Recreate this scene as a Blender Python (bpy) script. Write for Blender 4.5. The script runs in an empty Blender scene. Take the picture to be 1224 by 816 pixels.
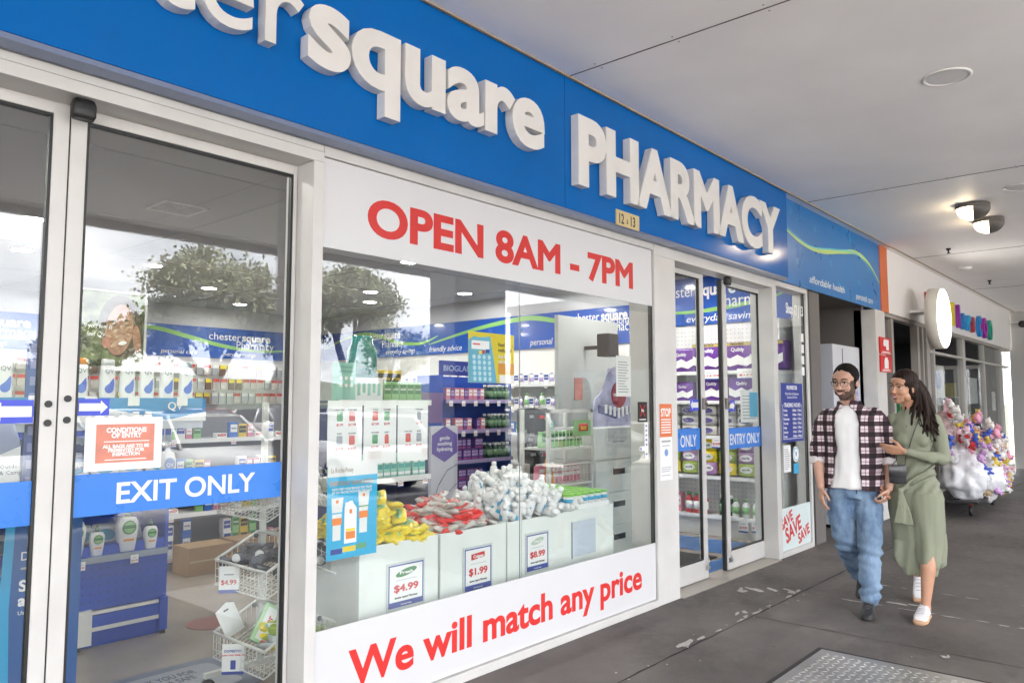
import bpy, bmesh, math, random
from mathutils import Vector, Matrix, Euler
random.seed(7)
PI = math.pi
C = bpy.context.scene.collection
D = 3.05            # plane of the shop front

# ------------------------------------------------------------------ materials
MATS = {}
def M(name, rgb=(.5, .5, .5), rough=.5, metal=0., var=.0, vscale=8., bump=0., bscale=60., emit=0., coat=0., spec=.5, alpha=1., detail=4.):
    if name in MATS: return MATS[name]
    m = bpy.data.materials.new(name); m.use_nodes = True
    nt = m.node_tree; N = nt.nodes; L = nt.links
    b = N['Principled BSDF']
    b.inputs['Base Color'].default_value = (*rgb, 1)
    b.inputs['Roughness'].default_value = rough
    b.inputs['Metallic'].default_value = metal
    b.inputs['Specular IOR Level'].default_value = spec
    b.inputs['Coat Weight'].default_value = coat
    b.inputs['Coat Roughness'].default_value = .05
    b.inputs['Alpha'].default_value = alpha
    if var or bump:
        tc = N.new('ShaderNodeTexCoord')
    if var:
        n = N.new('ShaderNodeTexNoise'); n.inputs['Scale'].default_value = vscale; n.inputs['Detail'].default_value = detail
        L.new(tc.outputs['Object'], n.inputs['Vector'])
        r = N.new('ShaderNodeMapRange'); r.inputs['From Min'].default_value = .3; r.inputs['From Max'].default_value = .7
        r.inputs['To Min'].default_value = 1 - var; r.inputs['To Max'].default_value = 1 + var
        L.new(n.outputs['Fac'], r.inputs['Value'])
        h = N.new('ShaderNodeVectorMath'); h.operation = 'SCALE'
        h.inputs[0].default_value = rgb; L.new(r.outputs[0], h.inputs['Scale'])
        L.new(h.outputs[0], b.inputs['Base Color'])
        r2 = N.new('ShaderNodeMapRange'); r2.inputs['From Min'].default_value = .3; r2.inputs['From Max'].default_value = .7
        r2.inputs['To Min'].default_value = max(.02, rough * .85); r2.inputs['To Max'].default_value = min(1, rough * 1.2)
        L.new(n.outputs['Fac'], r2.inputs['Value']); L.new(r2.outputs[0], b.inputs['Roughness'])
    if bump:
        n2 = N.new('ShaderNodeTexNoise'); n2.inputs['Scale'].default_value = bscale; n2.inputs['Detail'].default_value = 3
        L.new(tc.outputs['Object'], n2.inputs['Vector'])
        bp = N.new('ShaderNodeBump'); bp.inputs['Strength'].default_value = bump; bp.inputs['Distance'].default_value = .01
        L.new(n2.outputs['Fac'], bp.inputs['Height']); L.new(bp.outputs[0], b.inputs['Normal'])
    if emit:
        b.inputs['Emission Color'].default_value = (*rgb, 1); b.inputs['Emission Strength'].default_value = emit
    MATS[name] = m
    return m

def glass_mat(name='window_glass', tint=(.97, .985, .975), k=1.5):
    if name in MATS: return MATS[name]
    m = bpy.data.materials.new(name); m.use_nodes = True
    nt = m.node_tree; N = nt.nodes; L = nt.links; N.clear()
    out = N.new('ShaderNodeOutputMaterial'); mix = N.new('ShaderNodeMixShader')
    tr = N.new('ShaderNodeBsdfTransparent'); tr.inputs[0].default_value = (*tint, 1)
    gl = N.new('ShaderNodeBsdfGlossy'); gl.inputs['Roughness'].default_value = .0
    geo = N.new('ShaderNodeNewGeometry')
    dot = N.new('ShaderNodeVectorMath'); dot.operation = 'DOT_PRODUCT'
    L.new(geo.outputs['Incoming'], dot.inputs[0]); L.new(geo.outputs['Normal'], dot.inputs[1])
    ab = N.new('ShaderNodeMath'); ab.operation = 'ABSOLUTE'; L.new(dot.outputs['Value'], ab.inputs[0])
    s1 = N.new('ShaderNodeMath'); s1.operation = 'SUBTRACT'; s1.inputs[0].default_value = 1; L.new(ab.outputs[0], s1.inputs[1])
    p5 = N.new('ShaderNodeMath'); p5.operation = 'POWER'; L.new(s1.outputs[0], p5.inputs[0]); p5.inputs[1].default_value = 5
    ma = N.new('ShaderNodeMath'); ma.operation = 'MULTIPLY_ADD'; L.new(p5.outputs[0], ma.inputs[0]); ma.inputs[1].default_value = .957 ; ma.inputs[2].default_value = .043 * k
    L.new(ma.outputs[0], mix.inputs[0]); L.new(tr.outputs[0], mix.inputs[1]); L.new(gl.outputs[0], mix.inputs[2])
    L.new(mix.outputs[0], out.inputs[0])
    MATS[name] = m
    return m

WHITE = M('white_paint', (.78, .78, .77), .45, var=.03)
ALU = M('painted_aluminium', (.63, .615, .59), .38, var=.05, vscale=5, bump=.03, bscale=90)
ALU_D = M('aluminium_side', (.60, .58, .56), .4, var=.05, vscale=5)
BLACK = M('black_rubber', (.015, .015, .016), .45)
BLUE = M('sign_blue', (.001, .125, .44), .14, var=.06, vscale=1.2, spec=.2, detail=7)
BLUE_B = M('banner_blue', (.012, .085, .40), .16, var=.03, coat=.5)
BLUE_B2 = M('banner_blue_pale', (.04, .12, .5), .2)
LETTER = M('letter_off_white', (.74, .72, .69), .5, var=.04, vscale=6)
VINYLW = M('vinyl_white', (.66, .66, .67), .35, var=.01, vscale=2)
RED = M('vinyl_red', (.60, .028, .024), .4)
RED_B = M('vinyl_red_bright', (.68, .035, .03), .4)
SHELFW = M('shelf_white', (.7, .7, .68), .45, var=.03)
PAPER = M('paper', (.82, .82, .81), .6)
INK = M('ink', (.04, .04, .05), .6)
INKR = M('ink_red', (.6, .04, .05), .5)
INKB = M('ink_blue', (.03, .06, .32), .5)
GREENL = M('swoosh_green', (.24, .50, .13), .3)
CYANL = M('swoosh_cyan', (.05, .38, .62), .3)
GLASS = glass_mat()
WIRE = M('wire_white', (.66, .66, .62), .4)
CHROME = M('steel', (.55, .55, .55), .28, metal=1.)
CARD = M('cardboard', (.33, .21, .11), .85, var=.08, vscale=6)

# ------------------------------------------------------------------ mesh builder
class MB:
    def __init__(s): s.v = []; s.f = []; s.m = []; s.sm = []
    def add(s, vs, fs, mi=0, smooth=False):
        o = len(s.v); s.v += [tuple(v) for v in vs]
        for f in fs: s.f.append(tuple(i + o for i in f)); s.m.append(mi); s.sm.append(smooth)
        return s
    def box(s, x0, x1, y0, y1, z0, z1, mi=0):
        if x0 > x1: x0, x1 = x1, x0
        if y0 > y1: y0, y1 = y1, y0
        if z0 > z1: z0, z1 = z1, z0
        return s.add([(x0,y0,z0),(x1,y0,z0),(x1,y1,z0),(x0,y1,z0),(x0,y0,z1),(x1,y0,z1),(x1,y1,z1),(x0,y1,z1)],
              [(0,3,2,1),(4,5,6,7),(0,1,5,4),(1,2,6,5),(2,3,7,6),(3,0,4,7)], mi)
    def tube(s, a, b, r, n=8, r2=None, mi=0, caps=True, smooth=True):
        a = Vector(a); b = Vector(b); d = b - a
        if d.length < 1e-6: return s
        q = d.to_track_quat('Z', 'Y'); r2 = r if r2 is None else r2
        vs = []
        for p, rr in ((a, r), (b, r2)):
            for i in range(n):
                t = 2 * PI * i / n; vs.append(p + q @ Vector((math.cos(t) * rr, math.sin(t) * rr, 0)))
        fs = [(i, (i + 1) % n, n + (i + 1) % n, n + i) for i in range(n)]
        s.add(vs, fs, mi, smooth)
        if caps: s.add(vs, [tuple(range(n - 1, -1, -1)), tuple(range(n, 2 * n))], mi)
        return s
    def path(s, pts, r, n=8, mi=0, caps=True):
        rs = r if isinstance(r, (list, tuple)) else [r] * len(pts)
        for i in range(len(pts) - 1): s.tube(pts[i], pts[i + 1], rs[i], n, rs[i + 1], mi, caps)
        return s
    def lathe(s, prof, cx=0, cy=0, n=20, sx=1, sy=1, mi=0, z0=0):
        vs = []
        for r, z in prof:
            for i in range(n):
                t = 2 * PI * i / n; vs.append((cx + math.cos(t) * r * sx, cy + math.sin(t) * r * sy, z0 + z))
        fs = []
        for k in range(len(prof) - 1):
            for i in range(n): fs.append((k*n+i, k*n+(i+1)%n, (k+1)*n+(i+1)%n, (k+1)*n+i))
        s.add(vs, fs, mi, True)
        s.add([vs[i] for i in range(n)], [tuple(range(n-1,-1,-1))], mi)
        s.add([vs[-n+i] for i in range(n)], [tuple(range(n))], mi)
        return s
    def superl(s, prof, e=3.5, cx=0, cy=0, n=28, mi=0, z0=0, flat=None):
        """prof of (rx, ry, z); superellipse sections"""
        vs = []
        for rx, ry, z in prof:
            for i in range(n):
                t = 2 * PI * i / n; c, q = math.cos(t), math.sin(t)
                vs.append((cx + math.copysign(abs(c) ** (2/e), c) * rx, cy + math.copysign(abs(q) ** (2/e), q) * ry, z0 + z))
        fs = []
        for k in range(len(prof) - 1):
            for i in range(n): fs.append((k*n+i, k*n+(i+1)%n, (k+1)*n+(i+1)%n, (k+1)*n+i))
        s.add(vs, fs, mi, True)
        s.add([vs[i] for i in range(n)], [tuple(range(n-1,-1,-1))], mi)
        s.add([vs[-n+i] for i in range(n)], [tuple(range(n))], mi)
        return s
    def ball(s, c, r, n=12, m=8, mi=0, mat=None):
        c = Vector(c); rr = r if isinstance(r, (tuple, list)) else (r, r, r); vs = []; fs = []
        for j in range(m + 1):
            ph = PI * j / m
            for i in range(n):
                t = 2 * PI * i / n
                p = Vector((rr[0] * math.sin(ph) * math.cos(t), rr[1] * math.sin(ph) * math.sin(t), rr[2] * math.cos(ph)))
                if mat: p = mat @ p
                vs.append(c + p)
        for j in range(m):
            for i in range(n): fs.append((j*n+i, (j+1)*n+i, (j+1)*n+(i+1)%n, j*n+(i+1)%n))
        return s.add(vs, fs, mi, True)
    def poly(s, pts, d, axis='y', mi=0):
        """extrude polygon pts (u, w, plane coordinate start) : for axis y pts are (x, z)"""
        n = len(pts)
        a, b = d
        if axis == 'y': vs = [(u, a, w) for u, w in pts] + [(u, b, w) for u, w in pts]
        elif axis == 'z': vs = [(u, w, a) for u, w in pts] + [(u, w, b) for u, w in pts]
        else: vs = [(a, u, w) for u, w in pts] + [(b, u, w) for u, w in pts]
        fs = [tuple(range(n - 1, -1, -1)), tuple(range(n, 2 * n))] + [(i, (i + 1) % n, n + (i + 1) % n, n + i) for i in range(n)]
        return s.add(vs, fs, mi)
    def mesh(s, name, mats, bevel=0):
        me = bpy.data.meshes.new(name); me.from_pydata(s.v, [], s.f)
        me.polygons.foreach_set('material_index', s.m); me.polygons.foreach_set('use_smooth', s.sm)
        for m in (mats if isinstance(mats, (list, tuple)) else [mats]): me.materials.append(m)
        bm = bmesh.new(); bm.from_mesh(me)
        bmesh.ops.remove_doubles(bm, verts=bm.verts, dist=1e-5)
        bmesh.ops.recalc_face_normals(bm, faces=bm.faces)
        if bevel:
            es = [e for e in bm.edges if len(e.link_faces) == 2 and e.calc_face_angle(0) > .6 and not (e.link_faces[0].smooth and e.link_faces[1].smooth)]
            bmesh.ops.bevel(bm, geom=es, offset=bevel, segments=2, affect='EDGES', profile=.5, clamp_overlap=True)
        bm.to_mesh(me); bm.free(); me.update()
        return me
    def build(s, name, mats, parent=None, bevel=0):
        return link(name, s.mesh(name, mats, bevel), parent)

def link(name, me, parent=None):
    o = bpy.data.objects.new(name, me); C.objects.link(o)
    if parent is not None: o.parent = parent
    return o
def tag(o, label=None, cat=None, group=None, kind=None):
    if label: o['label'] = label
    if cat: o['category'] = cat
    if group: o['group'] = group
    if kind: o['kind'] = kind
    return o
def thing(name, label, cat, loc=(0,0,0), rz=0, group=None):
    o = bpy.data.objects.new(name, None); C.objects.link(o); o.location = loc; o.rotation_euler = (0, 0, rz)
    o.empty_display_size = .1
    return tag(o, label, cat, group)
def kids(o): return [c for c in C.objects if c.parent == o]
_kc = {}
def dup(root, loc, rot=0, label=None, group=None, scale=None):
    r = root.copy(); C.objects.link(r); r.location = loc
    r.rotation_euler = rot if isinstance(rot, (tuple, Euler)) else (0, 0, rot)
    if label: r['label'] = label
    if group: r['group'] = group
    if scale: r.scale = scale if isinstance(scale, tuple) else (scale,)*3
    ch = _kc.get(root.name)
    if ch is None:
        ch = [(c, list(c.children)) for c in root.children]; _kc[root.name] = ch
    for c, gs in ch:
        d = c.copy(); C.objects.link(d); d.parent = r
        for g in gs:
            e = g.copy(); C.objects.link(e); e.parent = d
    return r

# ------------------------------------------------------------------ lettering
import numpy as np
from mathutils.geometry import delaunay_2d_cdt, interpolate_bezier
def text_mesh(body, size, depth=.0008, bold=0., align='LEFT', sx=1., shear=0., space=1., line=1., res=3, bevel=0):
    """lettering as a solid; bold > 0 pushes the outlines out with mitred corners and fills by winding number"""
    cu = bpy.data.curves.new('t', 'FONT'); cu.body = body; cu.size = 1
    cu.align_x = align; cu.shear = shear; cu.space_character = space; cu.space_line = line
    ob = bpy.data.objects.new('t', cu); C.objects.link(ob)
    dg = bpy.context.evaluated_depsgraph_get(); dg.update()
    if not bold:
        cu.extrude = depth / 2 / size; cu.resolution_u = res; dg.update()
        me = bpy.data.meshes.new_from_object(ob.evaluated_get(dg), depsgraph=dg)
    else:
        oc = ob.evaluated_get(dg).to_curve(dg); loops = []
        rs = max(2, res * 2)
        for sp in oc.splines:
            P = []; bp = list(sp.bezier_points); n = len(bp)
            for i in range(n):
                a, b = bp[i], bp[(i+1) % n]
                if (a.co - a.handle_right).length < 1e-6 and (b.co - b.handle_left).length < 1e-6: P.append(a.co.xy); continue
                d1 = (a.handle_right - a.co); d2 = (b.co - b.handle_left); dd = (b.co - a.co)
                if dd.length > 1e-9 and d1.cross(dd).length < 1e-6 and d2.cross(dd).length < 1e-6: P.append(a.co.xy); continue
                P += [q.xy for q in interpolate_bezier(a.co, a.handle_right, b.handle_left, b.co, rs + 1)[:-1]]
            Q = []
            for q in P:
                if not Q or (q - Q[-1]).length > 1e-5: Q.append(q.copy())
            if len(Q) > 2 and (Q[0] - Q[-1]).length < 1e-5: Q.pop()
            if len(Q) > 2: loops.append(Q)
        ob.to_curve_clear()
        def area(Q): return sum(Q[i].x*Q[(i+1)%len(Q)].y - Q[(i+1)%len(Q)].x*Q[i].y for i in range(len(Q)))/2
        # outer loops: the largest one tells the orientation of solids
        sgn = 1 if area(max(loops, key=lambda q: abs(area(q)))) > 0 else -1
        V = []; E = []
        for Q in loops:
            n = len(Q); o = len(V)
            for i in range(n):
                p, c, q = Q[i-1], Q[i], Q[(i+1) % n]
                d1 = (c - p).normalized(); d2 = (q - c).normalized()
                n1 = Vector((d1.y, -d1.x)) * sgn; n2 = Vector((d2.y, -d2.x)) * sgn
                m = n1 + n2; k = m.length
                if k < .35: m = (n1 + (d1 * .3)); V.append(c + n1 * bold)
                else: m.normalize(); V.append(c + m * min(bold / max(m.dot(n1), .3), bold * 2.2))
            E += [(o+i, o+(i+1) % n) for i in range(n)]
        r = delaunay_2d_cdt(V, E, [], 0, 1e-6); rv, re_, rf = r[0], r[1], r[2]
        A = np.array([V[a][:] for a, b in E]); B_ = np.array([V[b][:] for a, b in E])
        cen = np.array([[sum(rv[i].x for i in f)/len(f), sum(rv[i].y for i in f)/len(f)] for f in rf])
        y0, y1 = A[:, 1][None], B_[:, 1][None]; cyy = cen[:, 1][:, None]; cxx = cen[:, 0][:, None]
        up = (y0 <= cyy) & (y1 > cyy); dn = (y1 <= cyy) & (y0 > cyy)
        with np.errstate(divide='ignore', invalid='ignore'):
            xi = A[:, 0][None] + (cyy - y0) / (y1 - y0) * (B_[:, 0] - A[:, 0])[None]
        wn = (up & (xi > cxx)).sum(1).astype(int) - (dn & (xi > cxx)).sum(1).astype(int)
        keep = [f for f, w_ in zip(rf, wn) if w_ * sgn > 0]
        h = depth / 2 / size; nv = len(rv)
        vs = [(v.x, v.y, h) for v in rv] + [(v.x, v.y, -h) for v in rv]; fs = []; cnt = {}
        for f in keep:
            f = list(f)
            ar = sum(rv[f[i]].x*rv[f[(i+1)%len(f)]].y - rv[f[(i+1)%len(f)]].x*rv[f[i]].y for i in range(len(f)))
            if ar < 0: f.reverse()
            fs.append(tuple(f)); fs.append(tuple(nv + i for i in reversed(f)))
            for i in range(len(f)): cnt[(f[i], f[(i+1) % len(f)])] = 1
        for a, b in cnt:
            if (b, a) not in cnt: fs.append((a, nv + a, nv + b, b))
        me = bpy.data.meshes.new('t'); me.from_pydata(vs, [], fs); me.validate()
        bm = bmesh.new(); bm.from_mesh(me); bmesh.ops.delete(bm, geom=[v for v in bm.verts if not v.link_faces], context='VERTS')
        bm.to_mesh(me); bm.free()
    bpy.data.objects.remove(ob); bpy.data.curves.remove(cu)
    me.transform(Matrix.Diagonal((size * sx, size, size, 1)))
    return me
FRONT = Matrix.Rotation(PI/2, 4, 'X')                                  # reads from -Y
LEFTF = Matrix.Rotation(-PI/2, 4, 'Z') @ Matrix.Rotation(PI/2, 4, 'X') # reads from -X
def text(body, size, loc, m, parent=None, name='lettering', rot=FRONT, fit=None, fith=None, **k):
    me = text_mesh(body, size, **k)
    if fit:
        xs = [v.co.x for v in me.vertices]; w = max(xs) - min(xs); x0 = min(xs); al = k.get('align', 'LEFT')
        me.transform(Matrix.Translation((-(x0 if al == 'LEFT' else (x0 + w/2)), 0, 0)))
        me.transform(Matrix.Diagonal((fit / w, 1, 1, 1)))
    me.transform(Matrix.Translation(loc) @ rot)
    me.materials.clear(); me.materials.append(m)
    me.name = name
    return link(name, me, parent)

def finalize_origins():
    for o in [o for o in C.objects if o.parent is None and o.type in ('MESH', 'EMPTY')]:
        if o.get('norebase') or o.location.length > 1e-6 : continue
        pts = []
        objs = [o] if o.type == 'MESH' else list(o.children)
        for c in objs:
            if c.type == 'MESH':
                for k in c.bound_box: pts.append(Vector(k) + (c.location if c is not o else Vector()))
        if not pts: continue
        b = Vector(((min(p.x for p in pts) + max(p.x for p in pts)) / 2, (min(p.y for p in pts) + max(p.y for p in pts)) / 2, min(p.z for p in pts)))
        if o.type == 'MESH':
            if o.data.users == 1:
                o.data.transform(Matrix.Translation(-b)); o.location = b
        else:
            o.location = b
            for c in o.children: c.location = c.location - b

# ------------------------------------------------------------------ ground, ceilings
def ground_mat():
    m = bpy.data.materials.new('dark_pavement'); m.use_nodes = True
    N = m.node_tree.nodes; L = m.node_tree.links; b = N['Principled BSDF']
    tc = N.new('ShaderNodeTexCoord')
    def noise(s, d=6, r=.6):
        n = N.new('ShaderNodeTexNoise'); n.inputs['Scale'].default_value = s; n.inputs['Detail'].default_value = d; n.inputs['Roughness'].default_value = r
        L.new(tc.outputs['Object'], n.inputs['Vector']); return n
    n1 = noise(.9); n2 = noise(14, 8, .7); n3 = noise(70, 4, .7)
    r1 = N.new('ShaderNodeValToRGB'); r1.color_ramp.elements[0].position = .35; r1.color_ramp.elements[1].position = .66
    r1.color_ramp.elements[0].color = (.062, .054, .049, 1); r1.color_ramp.elements[1].color = (.132, .117, .107, 1)
    L.new(n1.outputs['Fac'], r1.inputs[0])
    r2 = N.new('ShaderNodeValToRGB'); r2.color_ramp.elements[0].position = .32; r2.color_ramp.elements[1].position = .7
    r2.color_ramp.elements[0].color = (.62, .62, .62, 1); r2.color_ramp.elements[1].color = (1.28, 1.28, 1.28, 1)
    L.new(n2.outputs['Fac'], r2.inputs[0])
    mx = N.new('ShaderNodeMix'); mx.data_type = 'RGBA'; mx.blend_type = 'MULTIPLY'; mx.inputs[0].default_value = 1
    L.new(r1.outputs[0], mx.inputs[6]); L.new(r2.outputs[0], mx.inputs[7])
    # dark blots of old gum and dropped oil
    vo = N.new('ShaderNodeTexVoronoi'); vo.inputs['Scale'].default_value = 4.5; L.new(tc.outputs['Object'], vo.inputs['Vector'])
    vr = N.new('ShaderNodeValToRGB'); vr.color_ramp.elements[0].position = .035; vr.color_ramp.elements[1].position = .06
    vr.color_ramp.elements[0].color = (.55, .55, .55, 1); vr.color_ramp.elements[1].color = (1, 1, 1, 1); L.new(vo.outputs['Distance'], vr.inputs[0])
    mx2 = N.new('ShaderNodeMix'); mx2.data_type = 'RGBA'; mx2.blend_type = 'MULTIPLY'; mx2.inputs[0].default_value = 1
    L.new(mx.outputs[2], mx2.inputs[6]); L.new(vr.outputs[0], mx2.inputs[7])
    L.new(mx2.outputs[2], b.inputs['Base Color'])
    rr = N.new('ShaderNodeMapRange'); rr.inputs['From Min'].default_value = .3; rr.inputs['From Max'].default_value = .7
    rr.inputs['To Min'].default_value = .42; rr.inputs['To Max'].default_value = .75; L.new(n2.outputs['Fac'], rr.inputs['Value']); L.new(rr.outputs[0], b.inputs['Roughness'])
    bp = N.new('ShaderNodeBump'); bp.inputs['Strength'].default_value = .6; bp.inputs['Distance'].default_value = .004
    L.new(n3.outputs['Fac'], bp.inputs['Height']); L.new(bp.outputs[0], b.inputs['Normal'])
    return m
GM = ground_mat()
tag(MB().box(-14, 40, -3.5, 4.6, -.14, 0).build('pavement', GM), kind='structure')
# joints: long one parallel to the shops, cross joints
JM = M('joint_dark', (.018, .016, .015), .8)
mb = MB()
def jline(x0, y0, x1, y1, w):
    n = max(2, int(math.hypot(x1-x0, y1-y0) / .12)); dx, dy = x1-x0, y1-y0; l = math.hypot(dx, dy); nx, ny = -dy/l, dx/l
    P = []
    for i in range(n + 1):
        t = i / n; j = random.uniform(-.004, .004); ww = w * random.uniform(.4, 1.3) / 2
        P.append((x0+dx*t+nx*(j+ww), y0+dy*t+ny*(j+ww), .002)); P.append((x0+dx*t+nx*(j-ww), y0+dy*t+ny*(j-ww), .002))
    mb.add(P, [(2*i, 2*i+1, 2*i+3, 2*i+2) for i in range(n)])
jline(-14, 2.41, 40, 2.41, .012)
for x in (-3, 1.2, 5.33, 9.6, 13.8, 18): jline(x, -3.5, x + .05, 2.41, .008)
tag(mb.build('pavement_joints', JM), kind='structure')
# worn remains of white line paint
PM = M('worn_white_paint', (.40, .385, .36), .75, var=.3, vscale=60)
mb = MB()
def flake(x, y, a, b, rot=0):
    n = random.randint(8, 13); P = []
    for i in range(n):
        t = 2*PI*i/n; k = random.uniform(.55, 1.15); u, v = math.cos(t)*a*k, math.sin(t)*b*k
        P.append((x+u*math.cos(rot)-v*math.sin(rot), y+u*math.sin(rot)+v*math.cos(rot), .0045))
    mb.add(P, [tuple(range(n))])
for x, y, a, b, r in [(4.50,2.46,.12,.035,.1),(4.66,2.44,.06,.018,0),(4.9,2.43,.05,.012,0),(5.22,2.425,.06,.012,0),(5.33,2.44,.05,.018,.2),(5.5,2.425,.09,.016,0),(5.44,2.5,.05,.02,.7),(5.37,2.52,.06,.014,.3),
                      (5.72,2.43,.04,.01,0),(6.1,2.43,.07,.016,0),(6.24,2.46,.07,.03,.3),(6.3,2.52,.06,.02,1.2),(6.22,2.61,.08,.025,1.0),(6.13,2.72,.10,.035,1.2),(6.02,2.78,.06,.04,.8),(6.08,2.82,.05,.02,.3),(6.32,2.44,.05,.02,.1),
                      (4.62,.87,.03,.015,.4),(5.3,1.15,.035,.012,.2),(5.28,1.17,.03,.02,1.2)]: flake(x, y, a, b, r)
for i in range(20): flake(random.uniform(3.6, 6.4), 2.42 + random.gauss(0, .05), random.uniform(.006, .018), random.uniform(.004, .01), random.uniform(0, 3))
for i in range(26): flake(random.uniform(4, 14), random.uniform(-.5, 2.9), random.uniform(.006, .016), random.uniform(.004, .01), random.uniform(0, 3))
def dashed(x, y0, y1, w, p):
    y = y0
    while y > y1:
        l = random.uniform(.03, .22)
        if random.random() < p: flake(x + random.gauss(0, .008), y - l/2, w * random.uniform(.4, 1.1), l/2)
        y -= l + random.uniform(.0, .06)
dashed(6.28, 2.1, -3, .018, .75); dashed(6.98, 2.3, -3, .014, .6); flake(6.42, 1.72, .03, .1); flake(6.45,1.62,.02,.06)
tag(mb.build('worn_line_marks', PM), kind='structure')

# tread plate let into the pavement
t = thing('tread_plate', 'silver diamond tread plate let into the dark pavement in the foreground', 'plate')
mb = MB(); mb.box(2.9, 4.94, .15, 1.77, .0, .006)
TP = M('tread_steel', (.42, .41, .40), .36, metal=.75, var=.18, vscale=3, bump=.15, bscale=30)
mb.build('plate_sheet', TP, t)
mb = MB(); s = .045; ny = int(1.6 / s); nx = int(2.02 / s)
for i in range(nx):
    for j in range(ny):
        x = 2.925 + i * s; y = .175 + j * s; a = PI/4 if (i + j) % 2 else -PI/4
        c, q = math.cos(a), math.sin(a); l, w = .021, .0065
        P = [(-l,0,.006),(0,-w,.006),(l,0,.006),(0,w,.006),(-l*.5,0,.0085),(0,-w*.45,.0085),(l*.5,0,.0085),(0,w*.45,.0085)]
        mb.add([(x+u*c-v*q, y+u*q+v*c, z) for u, v, z in P], [(4,5,6,7),(0,1,5,4),(1,2,6,5),(2,3,7,6),(3,0,4,7)])
mb.build('tread_pattern', M('tread_bars', (.62, .61, .59), .3, metal=.7, var=.15, vscale=3), t)
MB().box(2.87, 4.97, 1.77, 1.80, .0, .004).box(4.94, 4.97, .15, 1.77, 0, .004).build('plate_edge', JM, t)

# canopy over the pavement
CEIL = M('canopy_white', (.93, .905, .89), .6, var=.035, vscale=1.6, detail=8)
tag(MB().box(-14, 40, -3.0, 3.06, 3.65, 3.8).build('canopy_ceiling', CEIL), kind='structure')
mb = MB()
for x in (-4.5, -.3, 3.93, 8.15, 12.4, 16.6): mb.box(x-.003, x+.003, -3.0, 2.93, 3.646, 3.65)
tag(mb.build('ceiling_joints', M('joint_grey', (.12, .11, .11), .8)), kind='structure')
mb = MB()
for x in (-4.5, -.3, 3.93, 8.15, 12.4, 16.6):
    for k in range(11):
        for s_ in (-.04, .04): mb.tube((x+s_, -2.8+k*.55, 3.6485), (x+s_, -2.8+k*.55, 3.65), .006, 8)
tag(mb.build('ceiling_fixings', M('fixing_grey', (.30, .28, .27), .6)), kind='structure')
tag(MB().box(-14, 40, 2.925, 2.943, 3.64, 3.65).build('ceiling_edge_trim', M('trim_ochre', (.36, .29, .2), .6)), kind='structure')  # thin ochre strip where the ceiling meets the fascia
tag(MB().box(-14, 40, -3.1, -3.0, 3.56, 4.3).build('canopy_edge_beam', M('canopy_edge', (.55, .55, .55), .5)), kind='structure')
for i, x in enumerate((-7.5, -1.5, 9.25, 16.5, 24)):
    o = MB().box(*((8.45, 9.65) if x == 9.25 else (x-.2, x+.2)), -2.98, -2.4 if x == 9.25 else -2.6, 0, 3.65).build('canopy_column', M('column_grey', (.23, .23, .24), .6, var=.05), bevel=.01)
    tag(o, 'broad grey canopy pier by the kerb, seen mirrored in the shop window' if x == 9.25 else 'slim grey canopy column by the kerb', 'column', None if x == 9.25 else 'slim canopy columns along the kerb')

def downlight(x, y, z, r, name, label, group, on, parts=True):
    t = thing(name, label, 'light', (x, y, z), 0, group)
    n = 28; mb = MB()
    mb.lathe([(r*1.22, -.0), (r*1.22, -.006), (r*1.12, -.010), (r, -.004), (r, .0)], n=n); 
    mb.build('trim_ring', M('trim_ring', (.8, .78, .76), .4), t)
    MB().lathe([(r*.98, -.005), (r*.5, -.0045), (r*.02, -.004)], n=n).build('diffuser', on, t)
    return t
DIF_OFF = M('diffuser_off', (.72, .71, .70), .35)
DL = downlight(5.57, 1.07, 3.65, .12, 'recessed_downlight', 'round white recessed downlight nearest in the canopy ceiling', 'round recessed lights in the canopy ceiling', DIF_OFF)
dup(DL, (8.95, 1.12, 3.65), label='round white recessed downlight at the right edge, beyond the nearer one')
for x in (12.3, 16.6, 20.2): dup(DL, (x, 1.12, 3.65), label='small far round downlight in the canopy ceiling')

# bulkhead lamps with half shade
LAMP = M('lamp_glow', (1, .80, .52), .4, emit=6)
DBR = M('lamp_bracket', (.10, .09, .08), .5)
def bulkhead(x, y, r, label):
    t = thing('bulkhead_lamp', label, 'lamp', (x, y, 3.65), 0, 'half shaded bulkhead lamps under the canopy')
    MB().superl([(r*1.05, r*1.05, -.05), (r*1.05, r*1.05, 0)], e=2.6, n=24).build('mounting_plate', DBR, t, bevel=.004)
    mb = MB(); vs = []; n = 24; m = 8
    for j in range(m + 1):
        ph = PI/2 * j / m
        for i in range(n):
            a = 2*PI*i/n; vs.append((math.cos(a)*r*math.cos(ph), math.sin(a)*r*math.cos(ph), -.05 - math.sin(ph) * r * .75))
    fs = [(j*n+i, j*n+(i+1)%n, (j+1)*n+(i+1)%n, (j+1)*n+i) for j in range(m) for i in range(n)]
    mb.add(vs, fs, 0, True); mb.build('glass_bowl', LAMP, t)
    mb = MB(); vs = []
    for j in range(m + 1):
        ph = PI/2 * j / m
        for i in range(13):
            a = -PI*.95 + PI * i / 12; k = 1.05; vs.append((math.cos(a)*r*k*math.cos(ph), math.sin(a)*r*k*math.cos(ph), -.05 - math.sin(ph)*r*.79))
    fs = [(j*13+i, j*13+i+1, (j+1)*13+i+1, (j+1)*13+i) for j in range(m) for i in range(12)]
    mb.add(vs, fs, 0, True); mb.build('half_shade', DBR, t)
    return t
bulkhead(9.42, 1.62, .155, 'nearer lit bulkhead lamp with a dark half shade under the canopy')
bulkhead(10.3, 1.62, .15, 'farther lit bulkhead lamp with a dark half shade behind the nearer one')
o = MB().lathe([(.03, 0), (.03, -.02), (.012, -.03), (.012, -.06), (.025, -.065), (.025, -.07)], 11.93, 2.37, n=12, z0=3.65).build('sprinkler', BLACK)
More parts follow.
